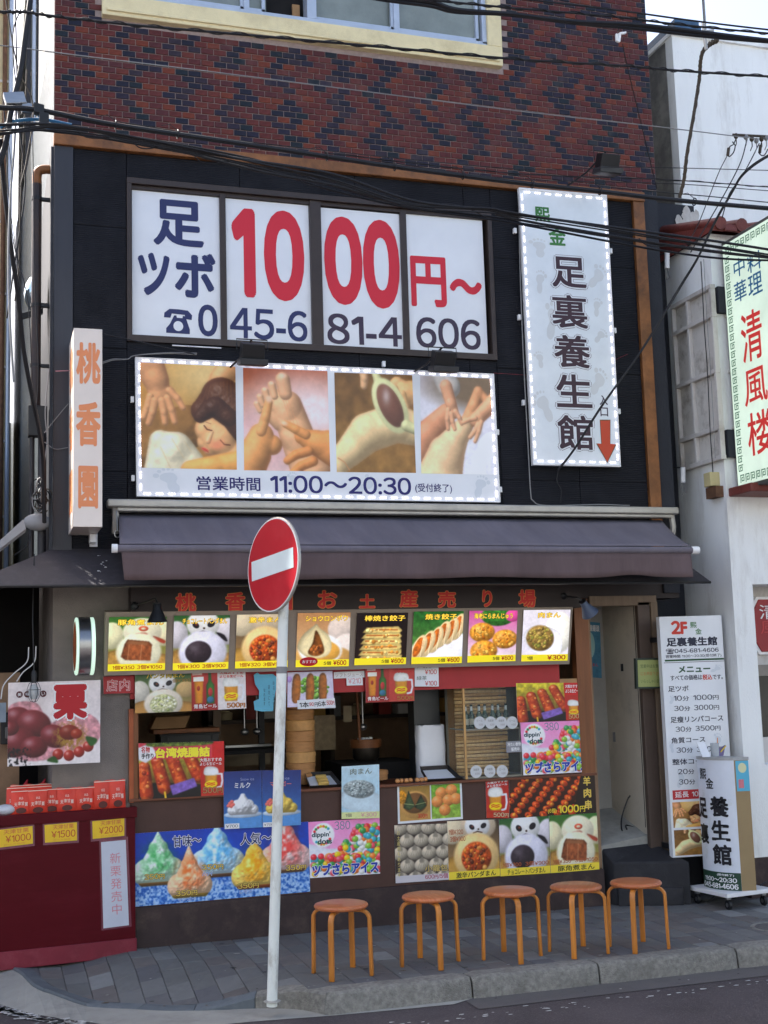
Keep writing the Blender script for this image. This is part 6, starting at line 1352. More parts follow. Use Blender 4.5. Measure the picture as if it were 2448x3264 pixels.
b = MB(); b.box(at(760, 1660, PY_).x-.15, at(880, 1660, PY_).x, PY_-.25, PY_+.3, .1, wz-.002); tag(b.build('stove', M['void'], bevel=.01), 'dark stove under the steamer pot', 'stove')
b = MB(); a_ = at(768, 1478, .8); z_ = at(777, 1600, .8); b.tube([a_+Vector((0, 0, .25)), z_], .012, 10); tag(b.build('broom_handle', M['wood'], smooth=True), 'thin wooden stick standing upright inside the stall', 'stick')
# white paper sack
BY = .42; a_, c_ = at(901, 1660, BY).x, at(960, 1660, BY).x; zb0, zb1 = 1.006, at(930, 1566, BY).z; b = MB(); V = []
for j in range(11):
    v = j/10
    for i in range(20):
        t = 2*math.pi*i/20; sx_ = abs(math.cos(t))**.45*(1 if math.cos(t) > 0 else -1); sy_ = abs(math.sin(t))**.45*(1 if math.sin(t) > 0 else -1)
        k_ = 1+.02*math.sin(v*14+i)-.05*max(0, v-.85)*6; V.append(((a_+c_)/2+(c_-a_)/2*sx_*k_, BY+.07*sy_*k_, zb0+(zb1-zb0)*v+(.006*math.sin(i*2.3) if v > .9 else 0)))
b.add(V, [(j*20+i, j*20+(i+1) % 20, (j+1)*20+(i+1) % 20, (j+1)*20+i) for j in range(10) for i in range(20)]+[tuple(range(200, 220))]); tag(b.build('paper_sack', M['bag'], smooth=True), 'tall white paper sack standing on the counter left of the display case', 'sack')
def tray(x0, x1, y, lab, items=None):
    a, c_ = at(x0, y, .05), at(x1, y, .05); w = (c_.x-a.x)/2; c = Vector(((a.x+c_.x)/2, .13, 1.03)); ro = thing('tray', lab, 'tray', tuple(c)); b = MB()
    T = lambda x, y_, z: c+Vector((x, y_*math.cos(.35)-z*math.sin(.35), y_*math.sin(.35)+z*math.cos(.35)))
    for s_ in range(4):
        q_ = [(-w, -.11), (w, -.11), (w*.85, .11), (-w*.85, .11)]; p_, r_ = q_[s_], q_[(s_+1) % 4]; b.add([T(*p_, 0), T(*r_, 0), T(r_[0]*1.08, r_[1]*1.1, .035), T(p_[0]*1.08, p_[1]*1.1, .035)], [(0, 1, 2, 3)])
    b.add([T(x, y_, 0) for x, y_ in q_], [(0, 1, 2, 3)]); o = b.build('tray_shell', mat('black_tray', (40, 36, 36), .4), ro); so = o.modifiers.new('s', 'SOLIDIFY'); so.thickness = .004
    b = MB(); b.add([T(x*.94, y_*.94, .008) for x, y_ in q_], [(0, 1, 2, 3)]); b.build('liner', M['vinyl'], ro)
    if items:
        for k in range(3): b = MB(); b.obox(T(0, -.05+.04*k, .022+.006*k), (.04, 0, 0), (0, .015, .006), (0, -.005, .013)); b.build('roll', mat('yellow_roll', (214, 176, 96), .6, .12, 20), ro, bevel=.006)
tray(668, 733, 1688, 'white-lined tray of yellow rolls on the counter right of the white pole', 1); tray(922, 990, 1680, 'empty white-lined tray on the counter beside the display case')
rr = random.Random(8)
for i in range(7):
    p = at(857+9.6*i+(4 if i > 3 else 0), 1683-.2*i, .02); b = MB(); b.ball((0, 0, 0), .019, mat('fried_ball', (206, 146, 92), .5, .2, 30, .3, 60), 12, 8, (1, 1, .9)); o = b.build('sesame_ball', None, smooth=True); o.location = (p.x, .0+rr.uniform(0, .02), 1.024)
    tag(o, 'golden fried ball in the row on the counter above the rice parcel poster', 'fried ball', 'fried balls on the counter')
c = at(815, 1684, .14); b = steamer((c.x, .16, 1.03), .085, .07); 
ro = thing('steamer_tray', 'shallow round bamboo steamer with grey dumplings behind the faded poster', 'steamer basket', (c.x, .16, 1.0)); b.build('rim', M['bamboo'], ro, smooth=True)
b = MB(); b.lathe([(0, .01), (.075, .01)], (c.x, .16, 1.03), 20)
for k in range(6): b.ball((c.x+.045*math.cos(k), .16+.045*math.sin(k), 1.06), .024, None, 8, 5)
b.build('dumplings', mat('grey_dumpling', (150, 150, 138), .6, .2, 30), ro, smooth=True)
# display case
CX0, CX1, CZ0, CZ1 = 3.492, 3.965, 1.006, 1.728
ro = thing('display_case', 'glass display case with bamboo blind, drink bottles and round white price tags', 'display case', (3.73, .2, 1.0)); b = MB(); e = .018
CF = mat('case_frame', (124, 122, 112), .4, .1, 10, metal=.4); CG = mat('case_gold', (190, 150, 96), .4, .15, 10, metal=.3)
for x in (CX0, CX1-e):
    for y in (.0, .4-e): b.box(x, x+e, y, y+e, CZ0, CZ1, CG if (x == CX0 and y == .0) else CF)
for z in (CZ0, CZ1-e):
    for y in (.0, .4-e): b.box(CX0+e, CX1-e, y, y+e, z, z+e, CF)
    for x in (CX0, CX1-e): b.box(x, x+e, e, .4-e, z, z+e, CF)
b.build('case_frame', None, ro, bevel=.002, seg=1)
b = MB(); b.box(CX0+.01, CX1-.01, .386, .39, CZ0, CZ1, mat('blind_backing', (150, 116, 72), .7)); b.build('back_panel', None, ro)
b = MB(); z = CZ0+.02; k = 0
BL = [mat('blind_%d' % i, c_, .6, .15, 20, stretch=(3, 3, 1)) for i, c_ in enumerate([(206, 170, 112), (190, 152, 96), (216, 184, 130)])]
while z < CZ1-.03:
    q = MB(); q.tube([(CX0+.02, .235+.004*math.sin(z*60), z), (CX1-.02, .235, z+.003*math.sin(z*90))], .0118, 6); q.build('blind_slat', BL[k % 3], ro, smooth=True); z += .0275; k += 1
b = MB(); zs = at(1040, 1572, .2).z; b.box(CX0+.018, CX1-.018, .02, .36, zs-.008, zs, mat('shelf_glass', (170, 190, 186), .1, alpha=.55)); b.box(CX0+.018, CX1-.018, .0, .02, zs-.01, zs+.002, CF); b.build('shelf', None, ro)
GP = mat('case_glass', (210, 225, 225), .03, 0, alpha=.07, spec=.25)
b = MB(); b.add([(CX0+.01, .006, CZ0), (CX1-.01, .006, CZ0), (CX1-.01, .006, CZ1), (CX0+.01, .006, CZ1)], [(0, 1, 2, 3)]); b.add([(CX0+.004, .01, CZ0), (CX0+.004, .39, CZ0), (CX0+.004, .39, CZ1), (CX0+.004, .01, CZ1)], [(3, 2, 1, 0)]); b.build('glass', GP, ro)
for x, y in ((1036, 1561), (1060, 1561), (1083, 1561), (1106.6, 1561), (1028.5, 1667), (1058, 1666), (1085, 1666)):
    p = at(x, y, -.004-.0007*(int(x) % 3)); b = MB(); b.lathe([(0, 0), (.047, 0), (.047, .0012), (0, .0012)], p, 28, mat('price_paper', (206, 208, 210), .5, .03), 'Y'); f = Face([p+Vector((-.04, -.0004, .04)), p+Vector((.04, -.0004, .04)), p+Vector((.04, -.0004, -.04)), p+Vector((-.04, -.0004, -.04))]); f.n = Vector((0, -1, 0))
    f.text(b, random.choice(['烏龍茶', '緑茶', 'コーラ', 'ビール']), (.22, .2, .8, .42), ink((110, 110, 110)), .0, .0005); f.text(b, '￥' + random.choice(['200', '300', '500']), (.4, .6, .85, .78), ink((140, 120, 120)), .0, .0005); b.build('price_tag', None, ro)
f = qd([(1093, 1602), (1128, 1600), (1129, 1624), (1094, 1626)], -.007); q = MB(); q.slab(f.P, f.n, .0015, mat('tag_grey', (150, 150, 156), .5)); f.text(q, '冷たい飲物', (.08, .1, .92, .45), WHT, .03, .001); f.text(q, '販売中', (.3, .55, .8, .9), WHT, .03, .001); q.build('price_tag', None, ro)
GBt = mat('green_bottle', (40, 70, 50), .12, .1, 6, alpha=.85)
for k in range(7):
    x = CX0+.06+.056*k; c = (x, .11+.02*(k % 2), zs); b = MB(); b.lathe([(0, 0), (.023, 0), (.023, .1), (.01, .135), (.009, .17), (.011, .172), (.011, .182), (0, .182)], c, 14, GBt); b.lathe([(.0235, .03), (.0235, .075)], c, 14, mat('bottle_label', (196, 188, 160), .5, .1, 30)); b.lathe([(.0105, .135), (.0095, .168)], c, 14, mat('bottle_foil', (190, 196, 190), .4))
    tag(b.build('drink_bottle', smooth=True), 'green bottle with pale label on the top shelf of the display case', 'bottle', 'bottles in the display case')
# left part of the stall
ro = thing('plastic_crate', 'white plastic crate on a shelf behind the sausage poster', 'crate', tuple(at(410, 1606, .7)))
CY = .62; a_, c_ = at(347, 1600, CY).x, at(473, 1600, CY).x; z0, z1 = at(410, 1625, CY).z, at(410, 1584, CY).z; b = MB(); b.box(a_, c_, CY, CY+.3, z0, z1-.012).box(a_-.01, c_+.01, CY-.012, CY+.31, z1-.012, z1)
for i in range(2): b.box([a_+.04, c_-.06][i], [a_+.06, c_-.04][i], CY-.006, CY, z1-.05, z1-.02, M['black'])
b.build('crate_body', M['vinyl'], ro, bevel=.004)
b = MB(); b.box(a_-.05, c_+.01, CY+.02, CY+.3, z1+.002, z1+.035); tag(b.build('chopping_board', M['wood'], bevel=.004), 'thick brown wooden board lying on the white crate', 'board')
b = MB(); b.obox(Vector(((a_+c_)/2-.14, CY+.14, z1+.085)), (.13, 0, .0), (0, .1, 0), (.02, 0, .045)); tag(b.build('cardboard_box', M['cardboard'], bevel=.003), 'torn cardboard box on top of the wooden board', 'cardboard box')
b = MB(); b.box(1.06, at(478, 1600, .6).x+.5, .55, 1.0, z0-.03, z0-.002, M['void']); b.box(at(461, 1600, 1.0).x, at(478, 1600, 1.0).x, 1.0, 1.05, z0, 2.3, M['wood2']); b.box(at(560, 1600, 1.0).x, at(572, 1600, 1.0).x, 1.0, 1.04, .5, 2.3, M['black']); b.box(at(486, 1612, .9).x, at(585, 1612, .9).x, .88, .92, at(486, 1616, .9).z, at(486, 1611, .9).z, M['steel'])
tag(b.build('shelf_rack'), 'dark shelf rack with a timber post inside the left of the stall', 'rack')
b = MB(); b.box(at(484, 1630, 1.3).x, at(584, 1630, 1.3).x, 1.3, 1.33, at(500, 1655, 1.3).z, at(500, 1621, 1.3).z, mat('beige_panel', (140, 124, 100), .7, .12)); b.box(at(680, 1600, 1.4).x, at(725, 1600, 1.4).x, 1.4, 1.43, at(700, 1620, 1.4).z, at(700, 1545, 1.4).z, mat('wall_poster', (170, 150, 120), .7, .2, 20)); tag(b.build('wall_panel'), 'beige panels on the back wall of the stall', 'panel')
b = MB(); b.box(3.25, 3.47, .45, .6, 1.0, 1.7, mat('fridge_dark', (56, 58, 60), .3, .1, 5, metal=.3)); tag(b.build('fridge', bevel=.006), 'dark appliance standing behind the display case', 'appliance')

def prop(name, lab, cat, fn, m=None, **k): b = MB(); fn(b); return tag(b.build(name, m, **k), lab, cat)
SHB = mat('dark_shelf', (70, 56, 44), .6, .2, 6)
b = MB(); b.box(1.9, 4.3, 2.05, 2.39, 1.42, 1.45).box(1.9, 4.3, 2.05, 2.39, 1.72, 1.75); b.box(1.9, 1.94, 2.05, 2.39, .02, 2.0).box(4.26, 4.3, 2.05, 2.39, .02, 2.0).box(3.0, 3.04, 2.05, 2.39, .02, 2.0); tag(b.build('back_shelf', SHB), 'dark shelving along the back wall of the stall', 'shelf')
rr = random.Random(15); CC = [(200, 180, 140), (160, 60, 50), (230, 226, 216), (90, 104, 140), (210, 160, 80), (140, 140, 136)]
DSC = ['cream', 'dark red', 'whitish', 'slate blue', 'ochre', 'grey']
k = 0
for zz, sh in ((1.452, 'lower'), (1.752, 'upper')):
    x = 2.0
    while x < 4.15:
        w = rr.uniform(.07, .16); h = rr.uniform(.08, .2); c_ = k % 6; b = MB()
        if k % 3 == 0: b.lathe([(0, 0), (w*.4, 0), (w*.42, h*.75), (w*.25, h*.9), (w*.25, h), (0, h)], (x+w/2, 2.2, zz), 14)
        else: b.box(x, x+w, 2.12, 2.3, zz, zz+h)
        tag(b.build('jar' if k % 3 == 0 else 'carton', mat('shelf_ware_%d' % c_, CC[c_], .55, .12, 8), smooth=(k % 3 == 0)), '%s %s, item %s on the %s back shelf of the stall' % (DSC[c_], 'jar' if k % 3 == 0 else 'carton', 'one two three four five six seven eight nine ten eleven twelve thirteen fourteen fifteen sixteen'.split()[int((x-2)/.145) % 16], sh), 'jar' if k % 3 == 0 else 'carton', 'wares on the back shelves')
        x += w+rr.uniform(.03, .12); k += 1
prop('paper_notice', 'pinned paper notice on the dark inner wall right of the steamer stack', 'notice', lambda b: b.box(at(742, 1540, 1.2).x, at(752, 1540, 1.2).x+.03, 1.2, 1.204, at(745, 1560, 1.2).z, at(745, 1525, 1.2).z), mat('old_paper', (176, 160, 130), .7))
prop('worktop', 'steel worktop behind the counter in the middle of the stall', 'worktop', lambda b: b.box(1.1, 3.2, .5, .85, .86, .9), M['steel'], bevel=.004)
for i, (x, y, r_, lab) in enumerate(((1.75, .62, .08, 'steel bowl on the worktop behind the blue milk ice poster'), (2.62, .7, .06, 'small steel bowl on the worktop left of the steamer pot'), (3.02, .62, .07, 'steel bowl on the worktop beside the white paper sack'))):
    prop('bowl', lab, 'bowl', lambda b: b.lathe([(r_*.5, 0), (r_*.9, .04), (r_, .08), (r_*.96, .08), (r_*.85, .045), (0, .012)], (x, y, .905), 22), M['steel'], smooth=True)
for i, (x, lab) in enumerate(((1.98, 'steel ladle hanging from the rail at the left of the stall'), (2.08, 'second steel ladle hanging from the rail, beside the first'), (2.95, 'flat steel spatula hanging from the rail near the middle'))):
    prop('ladle', lab, 'ladle', lambda b: (b.tube([(x, .85, 1.68), (x, .85, 1.42)], .006, 6), b.ball((x, .85, 1.395), .035, None, 10, 6, (1, .7, .8))), M['steel'], smooth=True)
b = MB(); b.tube([(1.1, .85, 1.69), (3.2, .85, 1.69)], .01, 8); tag(b.build('rail', M['steel'], smooth=True), 'steel rail across the stall with ladles on it', 'rail')
# ================================================================== step at the doorway
a_ = at(1306, 1871, -.07); c_ = at(1496, 1856, -.28); l0 = Vector((4.66, -.06, 0)); l1 = Vector((5.19, -.285, 0)); dd_ = (l1-l0).normalized(); nn_ = Vector((-dd_.y, dd_.x, 0)); h_ = (a_.z+c_.z)/2
ro = thing('doorstep', 'black rubber-covered step block in front of the doorway', 'step', (4.9, -.1, 0)); b = MB()
P = [l0, l1, Vector((5.09, .07, 0)), Vector((4.62, .1, 0))]; b.add([(p.x, p.y, 0) for p in P]+[(p.x, p.y, z_) for p, z_ in zip(P, (h_, h_, .43, .44))], [(3, 2, 1, 0), (4, 5, 6, 7)]+[(i, (i+1) % 4, (i+1) % 4+4, i+4) for i in range(4)]); b.build('step_block', M['stepblk'], ro, bevel=.012)
b = MB(); P = [l0+nn_*-.05+dd_*.02, l1-nn_*.03-dd_*.06, l1+nn_*.02-dd_*.06, l0+nn_*.02+dd_*.02]; b.add([(p.x, p.y, 0) for p in P]+[(p.x, p.y, h_*.42) for p in P], [(3, 2, 1, 0), (4, 5, 6, 7)]+[(i, (i+1) % 4, (i+1) % 4+4, i+4) for i in range(4)]); b.build('lower_block', M['stepblk'], ro, bevel=.01)
b = MB(); zf = .52; b.tube(smoothpath([(5.03, .3, .78), (5.0, .3, .74), (4.93, .28, .60), (4.9, .2, .5), (4.98, .12, .48), (5.03, .2, .52), (4.97, .28, .55), (4.93, .2, .53)], 6), .006, 6); tag(b.build('power_cord', M['black'], smooth=True), 'black power cord curled on the passage floor from the door', 'cord')
b = MB(); b.tube(smoothpath([(5.2, .05, .2), (5.24, -.1, .06), (5.35, -.25, .01), (5.5, -.2, .09), (5.55, -.3, .14)], 6), .006, 6); b.tube(smoothpath([(5.66, -.5, .14), (5.75, -.45, .15), (5.8, -.3, .1), (5.76, -.25, .02)], 5), .006, 6); tag(b.build('power_cord', M['black'], smooth=True), 'black power cord running to the rolling sign base', 'cord')

# ================================================================== white building on the right
XL = 5.717
ro = thing('white_building', 'white rendered building with a red clay tile ledge and a framed stained side', 'building', (7, 0, 0))
def part2(mb, name, m=None, **k): return mb.build(name, m, ro, **k)
ox0, oz0, oz1 = at(1628, 1300, -.3).x, at(1650, 1652, -.3).z, at(1640, 1262, -.3).z
b = MB(); b.box(XL, ox0, -.3, 6, .31, 5.36, M['whitewall']).box(ox0, 9.5, -.3, 6, oz1, 5.36, M['whitewall']).box(ox0, 9.5, -.3, 6, .31, oz0, M['whitewall']).box(ox0, 9.5, -.02, 5, oz0, oz1, M['oldwhite']); part2(b, 'wall')
b = MB(); b.box(XL-.0, 9.5, -.29, 6, -.1, .31); part2(b, 'dark_base', M['plinth'])
b = MB(); zt2, zt3 = at(1645, 1436, -.08).z, at(1645, 1460, -.08).z; b.box(ox0+.02, 9.4, -.06, -.02, oz0, zt3, mat('dark_shop_glass', (38, 34, 32), .15, .1, 3)); b.box(ox0+.01, 9.4, -.09, -.02, zt3, zt2, mat('grey_lintel', (140, 132, 122), .6)); b.box(ox0+.02, 9.4, -.12, -.06, oz0, oz0+.2, M['oldwhite']); part2(b, 'shop_window')
# framed side (levels measured on the front edge)
lv = [3.47, 3.716, 4.187, 4.654, 4.895]
b = MB()
for z in lv: b.box(XL-.05, XL, -.34, .29, z-.018, z+.018)
for y in (-.335, .03, .27): b.box(XL-.045, XL, y, y+.03, lv[0], lv[-1])
part2(b, 'side_frame', M['oldwhite'], bevel=.003, seg=1)
for z0, z1 in zip(lv, lv[1:]):
    for y0, y1 in ((-.305, .03), (.06, .27)):
        q = MB(); q.box(XL-.012, XL, y0+.002, y1-.002, z0+.02, z1-.02); part2(q, 'side_panel', mat('stained_panel', (206, 202, 194), .85, .08, 3, .2, 100, dirt=(100, 84, 64), dscale=3.5, damt=.7), bevel=.002, seg=1)
b = MB(); fx = XL+.16
for z0, z1 in ((lv[1], lv[2]), (lv[2], lv[3])): b.box(fx-.05, 8, -.42, -.3, z0+.01, z1-.012)
b.box(fx-.07, 8, -.44, -.3, lv[1]-.012, lv[1]+.012).box(fx-.07, 8, -.44, -.3, lv[2]-.012, lv[2]+.012).box(fx-.07, 8, -.44, -.3, lv[3]-.012, lv[3]+.012); part2(b, 'front_panel', M['oldwhite'], bevel=.004, seg=1)
b = MB(); b.box(XL+.02, 8, -.345, -.3, lv[3]+.02, lv[4]); b.box(XL+.02, 8, -.345, -.3, lv[0], lv[1]-.02); part2(b, 'dark_panel', M['charcoal'])
# clay tile ledge
b = MB(); b.add([(XL-.05, -.42, 5.37), (9.5, -.42, 5.37), (9.5, .5, 5.62), (XL-.05, .5, 5.62), (XL-.05, -.42, 5.34), (9.5, -.42, 5.34), (XL-.05, .5, 5.34)], [(0, 1, 2, 3), (4, 5, 1, 0), (0, 3, 6, 4)]); part2(b, 'tile_ledge', M['clayroof'])
for i in range(14):
    x = XL+.02+.2*i; q = MB(); q.tube([(x, -.45, 5.40), (x, -.42, 5.405), (x, .48, 5.655)], [.055, .05, .05], 12); part2(q, 'roof_tile', M['clayroof'], smooth=True)
    q = MB(); q.obox((x+.1, -.43, 5.37), (.06, 0, 0), (0, .012, 0), (0, 0, .03)); part2(q, 'eave_tile', M['clayroof'], bevel=.008)
# set-back upper wall
UX = 5.985
b = MB(); b.box(UX, 12, .5, 6, 5.3, 7.56); b.box(UX-.02, 12, .47, 6, 7.56, 7.6); part2(b, 'upper_wall', M['whitewall'])
b = MB(); b.box(UX-.006, UX, .62, 6, 5.3, 7.55); part2(b, 'upper_side', mat('painted_shade_render', (92, 92, 90), .9, .1, 3, .3, 60, dirt=(150, 148, 140), dscale=2.2, damt=.6))  # side of the white upper wall, its shade put into the grey colour
pa, pb_ = at(1459, 75, .9), at(1511, 72, .9); b = MB(); b.box(pa.x, pb_.x, .9, 2.2, 7.5, at(1480, 44, .9).z); b.box(pa.x-.01, pb_.x+.01, .88, 2.2, at(1480, 56, .9).z-.04, at(1480, 56, .9).z, mat('blue_trim', (60, 90, 120), .6)); part2(b, 'roof_box', M['oldwhite'])
q = MB(); pp = at(1523, 60, .95); q.tube([(pp.x, .95, 7.5), (pp.x, .95, 9.2)], .014, 8); part2(q, 'mast', M['cablegrey'], smooth=True)
b = MB(); b.box(5.40, 6.05, .42, .5, -.1, 5.9); tag(b.build('gap_wall', M['charcoal']), 'dark wall closing the narrow gap beside the white building', 'wall')
b = MB(); rr = random.Random(21)
for k in range(26):
    t = rr.random(); c = at(1476+rr.gauss(12, 9), 455+t*60, .4); s0 = rr.uniform(.02, .06); b.add([(c.x+s0*(.6+rr.random()*.5)*math.cos(a), .415-.0004*k, c.z+s0*1.4*(.6+rr.random()*.5)*math.sin(a)) for a in [i*math.pi/4 for i in range(8)]], [tuple(range(8))])
tag(b.build('plaster_patch', M['oldwhite']), 'rough smeared plaster patch on the dark wall under the tile ledge', 'plaster patch')
# octagonal red sign
ro2 = thing('octagonal_sign', 'red octagonal sign with a white rim in the white wall at the right edge', 'sign', (6.2, -.1, 1.9))
ctr = at(1661, 1351, -.06); hw, hh = .135, .215
def octo(k, y): return [(ctr.x+x*k*hw, y, ctr.z+z*hh*(k*.5+.5)*(1 if k >= 1 else .97)) for x, z in ((-1, -.6), (-.6, -1), (.6, -1), (1, -.6), (1, .6), (.6, 1), (-.6, 1), (-1, .6))]
for k, y, m, nm in ((1.22, -.05, M['white'], 'rim'), (1.0, -.062, mat('red_lacquer', (150, 30, 36), .4, .08, 4), 'face')):
    b = MB(); P = octo(k, y); b.add(P+[(x, -.02, z) for x, _, z in P], [tuple(range(8))]+[(i, i+8, (i+1) % 8+8, (i+1) % 8) for i in range(8)]); b.build(nm, m, ro2, bevel=.004)
f = Face([(ctr.x-hw, -.064, ctr.z+hh), (ctr.x+hw, -.064, ctr.z+hh), (ctr.x+hw, -.064, ctr.z-hh), (ctr.x-hw, -.064, ctr.z-hh)]); q = MB(); f.text(q, '清', (.18, .1, .82, .38), WHT, .0, .001); q.build('lettering', None, ro2); q = MB(); f.text(q, '風', (.18, .42, .82, .66), ink((190, 60, 60)), .0, .001); q.build('lettering', None, ro2)
# projecting restaurant sign
SXp = 5.8; zt_, zb_ = 5.235, 3.228; ya, yb = -.36, -1.42
ro = thing('restaurant_sign', 'projecting lit sign 中華料理 清風楼 with a green key-pattern border at the right edge', 'sign', (5.9, -.4, 3.2))
f = Face([(SXp, ya, zt_), (SXp, yb, zt_), (SXp, yb, zb_), (SXp, ya, zb_)]); f.n = Vector((-1, 0, 0)); f.D = [pr_(p) for p in f.P]
LM = mat('lit_acrylic', (206, 224, 204), .35, .1, 2, emit=.2)
b = MB(); b.box(SXp, SXp+.22, yb-.02, ya+.02, zb_-.03, zt_+.03, mat('sign_housing', (84, 84, 80), .5, .1, 5)); b.build('housing', None, ro, bevel=.004)
q = MB(); q.add([f.pt(u, v, .006) for u, v in ((0, 0), (1, 0), (1, 1), (0, 1))], [(0, 3, 2, 1)], LM); q.build('lit_face', None, ro)
KG = ink((50, 112, 82), .05); BLU = ink((24, 96, 140), .05); RDD = ink((206, 54, 50), .1)
q = MB(); W_, H_ = abs(yb-ya), zt_-zb_
def key(u, v, du, dv, hor):
    L_2 = [((0, 0), (1, 0)), ((1, 0), (1, 1)), ((1, 1), (.35, 1)), ((.35, 1), (.35, .45)), ((.35, .45), (.7, .45)), ((0, 0), (0, 1.25))]
    for (x0, y0), (x1, y1) in L_2:
        if not hor: x0, y0, x1, y1 = y0, x0, y1, x1
        a, c_ = (u+x0*du, v+y0*dv), (u+x1*du, v+y1*dv); tu, tv = .0042/W_, .0042/H_; f.rect(q, (min(a[0], c_[0])-tu, min(a[1], c_[1])-tv, max(a[0], c_[0])+tu, max(a[1], c_[1])+tv), KG, .008)
st_ = .072
for i in range(int(W_/st_)-1):
    key((.045+i*st_)/W_, .03/H_*1.0, .045/W_, .045/H_, True); key((.045+i*st_)/W_, 1-.08/H_, .045/W_, .045/H_, True)
for i in range(1, int(H_/st_)-1):
    key(.03/W_, (.045+i*st_)/H_, .045/W_, .045/H_, False)
q.build('key_border', None, ro)
q = MB()
for ch, bx in (('中', (1589, 557, 1614, 597)), ('華', (1590, 607, 1618, 652)), ('料', (1620, 545, 1652, 585)), ('理', (1622, 591, 1653, 637))): f.text(q, ch, f.box(*bx), BLU, .008, .009)
q.build('lettering', None, ro); q = MB()
for ch, bx in (('清', (1606, 672, 1653, 781)), ('風', (1612, 797, 1664, 873)), ('楼', (1620, 888, 1676, 980))): f.text(q, ch, f.box(*bx), RDD, .012, .009)
q.build('lettering', None, ro)
b = MB(); a_ = at(1604, 1060, -.5); b.box(a_.x, a_.x+1, -.62, -.3, a_.z-.02, a_.z+.05); tag(b.build('small_ledge', M['clayroof'], bevel=.01), 'small red clay ledge just under the projecting restaurant sign', 'ledge')
# meter box, insulators
ro = thing('junction_box', 'beige cable junction box on a rusty plate on the white building side', 'junction box', tuple(at(1533, 1050, -.34)))
b = MB(); p = atx(1534, 1037, XL-.06); b.box(XL-.09, XL, p.y-.05, p.y+.05, p.z-.055, p.z+.06, mat('beige_box', (196, 184, 136), .5, .08)); b.build('box', None, ro, bevel=.005)
b = MB(); b.box(XL-.07, XL, p.y-.09, p.y+.06, p.z-.15, p.z-.06); b.build('plate', M['rust'], ro)
for nm, dd_, lab in (('insulator', ((1475, 1010), (1475, 1043)), 'white ceramic tube at the lower left corner of the framed side'), ('insulator', ((1441, 545), (1441, 580)), 'white cable clamp hanging on the dark gap wall')):
    a_, c_ = at(*dd_[0], .1), at(*dd_[1], .1); b = MB(); b.tube([a_, c_], .022, 12, M['white']); b.tube([c_, c_+Vector((.02, 0, -.08)), c_+Vector((-.01, 0, -.1)), c_+Vector((-.015, 0, 0))], .004, 6, M['cablegrey']); b.tube([a_, a_+Vector((0, .31, .05))], .006, 6, M['black']); tag(b.build(nm, smooth=True), lab, 'insulator')

# ================================================================== alley at the left
b = MB(); p = at(80, 372, .12); r_ = .034
ro = thing('drainpipe', 'rust-topped dark drainpipe with an elbow at the left corner of the brick building', 'drainpipe', (p.x, .1, 0))
b.tube(smoothpath([at(108, 366, .12), at(96, 366, .12), at(84, 369, .12), at(80, 380, .12), at(80, 400, .12)], 4), r_, 14); b.build('elbow', M['copper'], ro, smooth=True)
b = MB(); q0 = at(80, 398, .12); b.tube([q0, Vector((q0.x, .12, at(80, 878, .12).z))], .035, 16); b.build('pipe', mat('dark_pipe', (48, 38, 38), .45, .2, 5, dirt=(90, 64, 44), dscale=3, damt=.4), ro, smooth=True)
for y in (430, 660, 790): b = MB(); z = at(80, y, .12).z; b.tube([(q0.x, .12, z-.012), (q0.x, .12, z+.012)], .04, 16); b.box(q0.x, W0, .1, .14, z-.01, z+.01); b.build('clamp', M['black'], ro)
b = MB(); z0 = at(80, 878, .12).z; b.box(q0.x-.05, q0.x+.08, .08, .18, z0-.22, z0+.0, M['black']); tag(b.build('meter_box', bevel=.005), 'black box at the foot of the drainpipe', 'box')
b = MB(); b.tube([(.4, .1, 2.6), (.4, .1, z0-.2)], .03, 12); b.tube([(.33, .15, 2.6), (.33, .15, z0-.22)], .018, 10); tag(b.build('conduit', mat('conduit_dark', (44, 42, 46), .5), smooth=True), 'pair of dark conduits running up behind the box sign', 'conduit')
# neighbour behind the alley
ro = thing('alley_building', 'cream and grey building with vertical pipes seen through the alley at the left', 'building', (0, 7, 0))
b = MB(); b.box(-3, .33, 8.0, 12, 0, 12, mat('cream_panel_wall', (204, 188, 150), .8, .1, 2, dirt=(120, 108, 90), dscale=1.5, damt=.5)); b.box(.50, 3.2, 8.1, 12, 0, 12, mat('grey_panel_wall', (126, 128, 122), .7, .1, 2)); b.build('wall', None, ro)
for x, r_, m in ((.30, .03, M['alu']), (.53, .03, M['charcoal']), (.60, .028, M['alu']), (.66, .02, M['charcoal']), (.71, .025, M['alu']), (.78, .035, M['cream']), (.22, .03, M['rust'])):
    b = MB(); y = 7.95; b.tube([(x, y, 0), (x, y, 12)], r_, 8); b.build('pipe', m, ro, smooth=True)
for z in range(6, 24, 2):
    b = MB(); b.box(-.2, .33, 7.96, 8.0, z*.5, z*.5+.03); b.build('ledge', M['oldwhite'], ro)
    b = MB(); b.box(.5, 1.1, 8.05, 8.1, z*.5+.2, z*.5+.24); b.build('ledge', M['oldwhite'], ro)
b = MB(); b.box(-8, -.62, .3, 14, -.1, 5.0); b.build('unseen_sun_block', M['greywall'], ro)  # unseen mass; height shaped to shade the street yet let sun reach the side sheet
b = MB(); b.box(-2.6, 2.6, 14, 15, 0, 6.5); b.build('far_wall', M['charcoal'], ro)
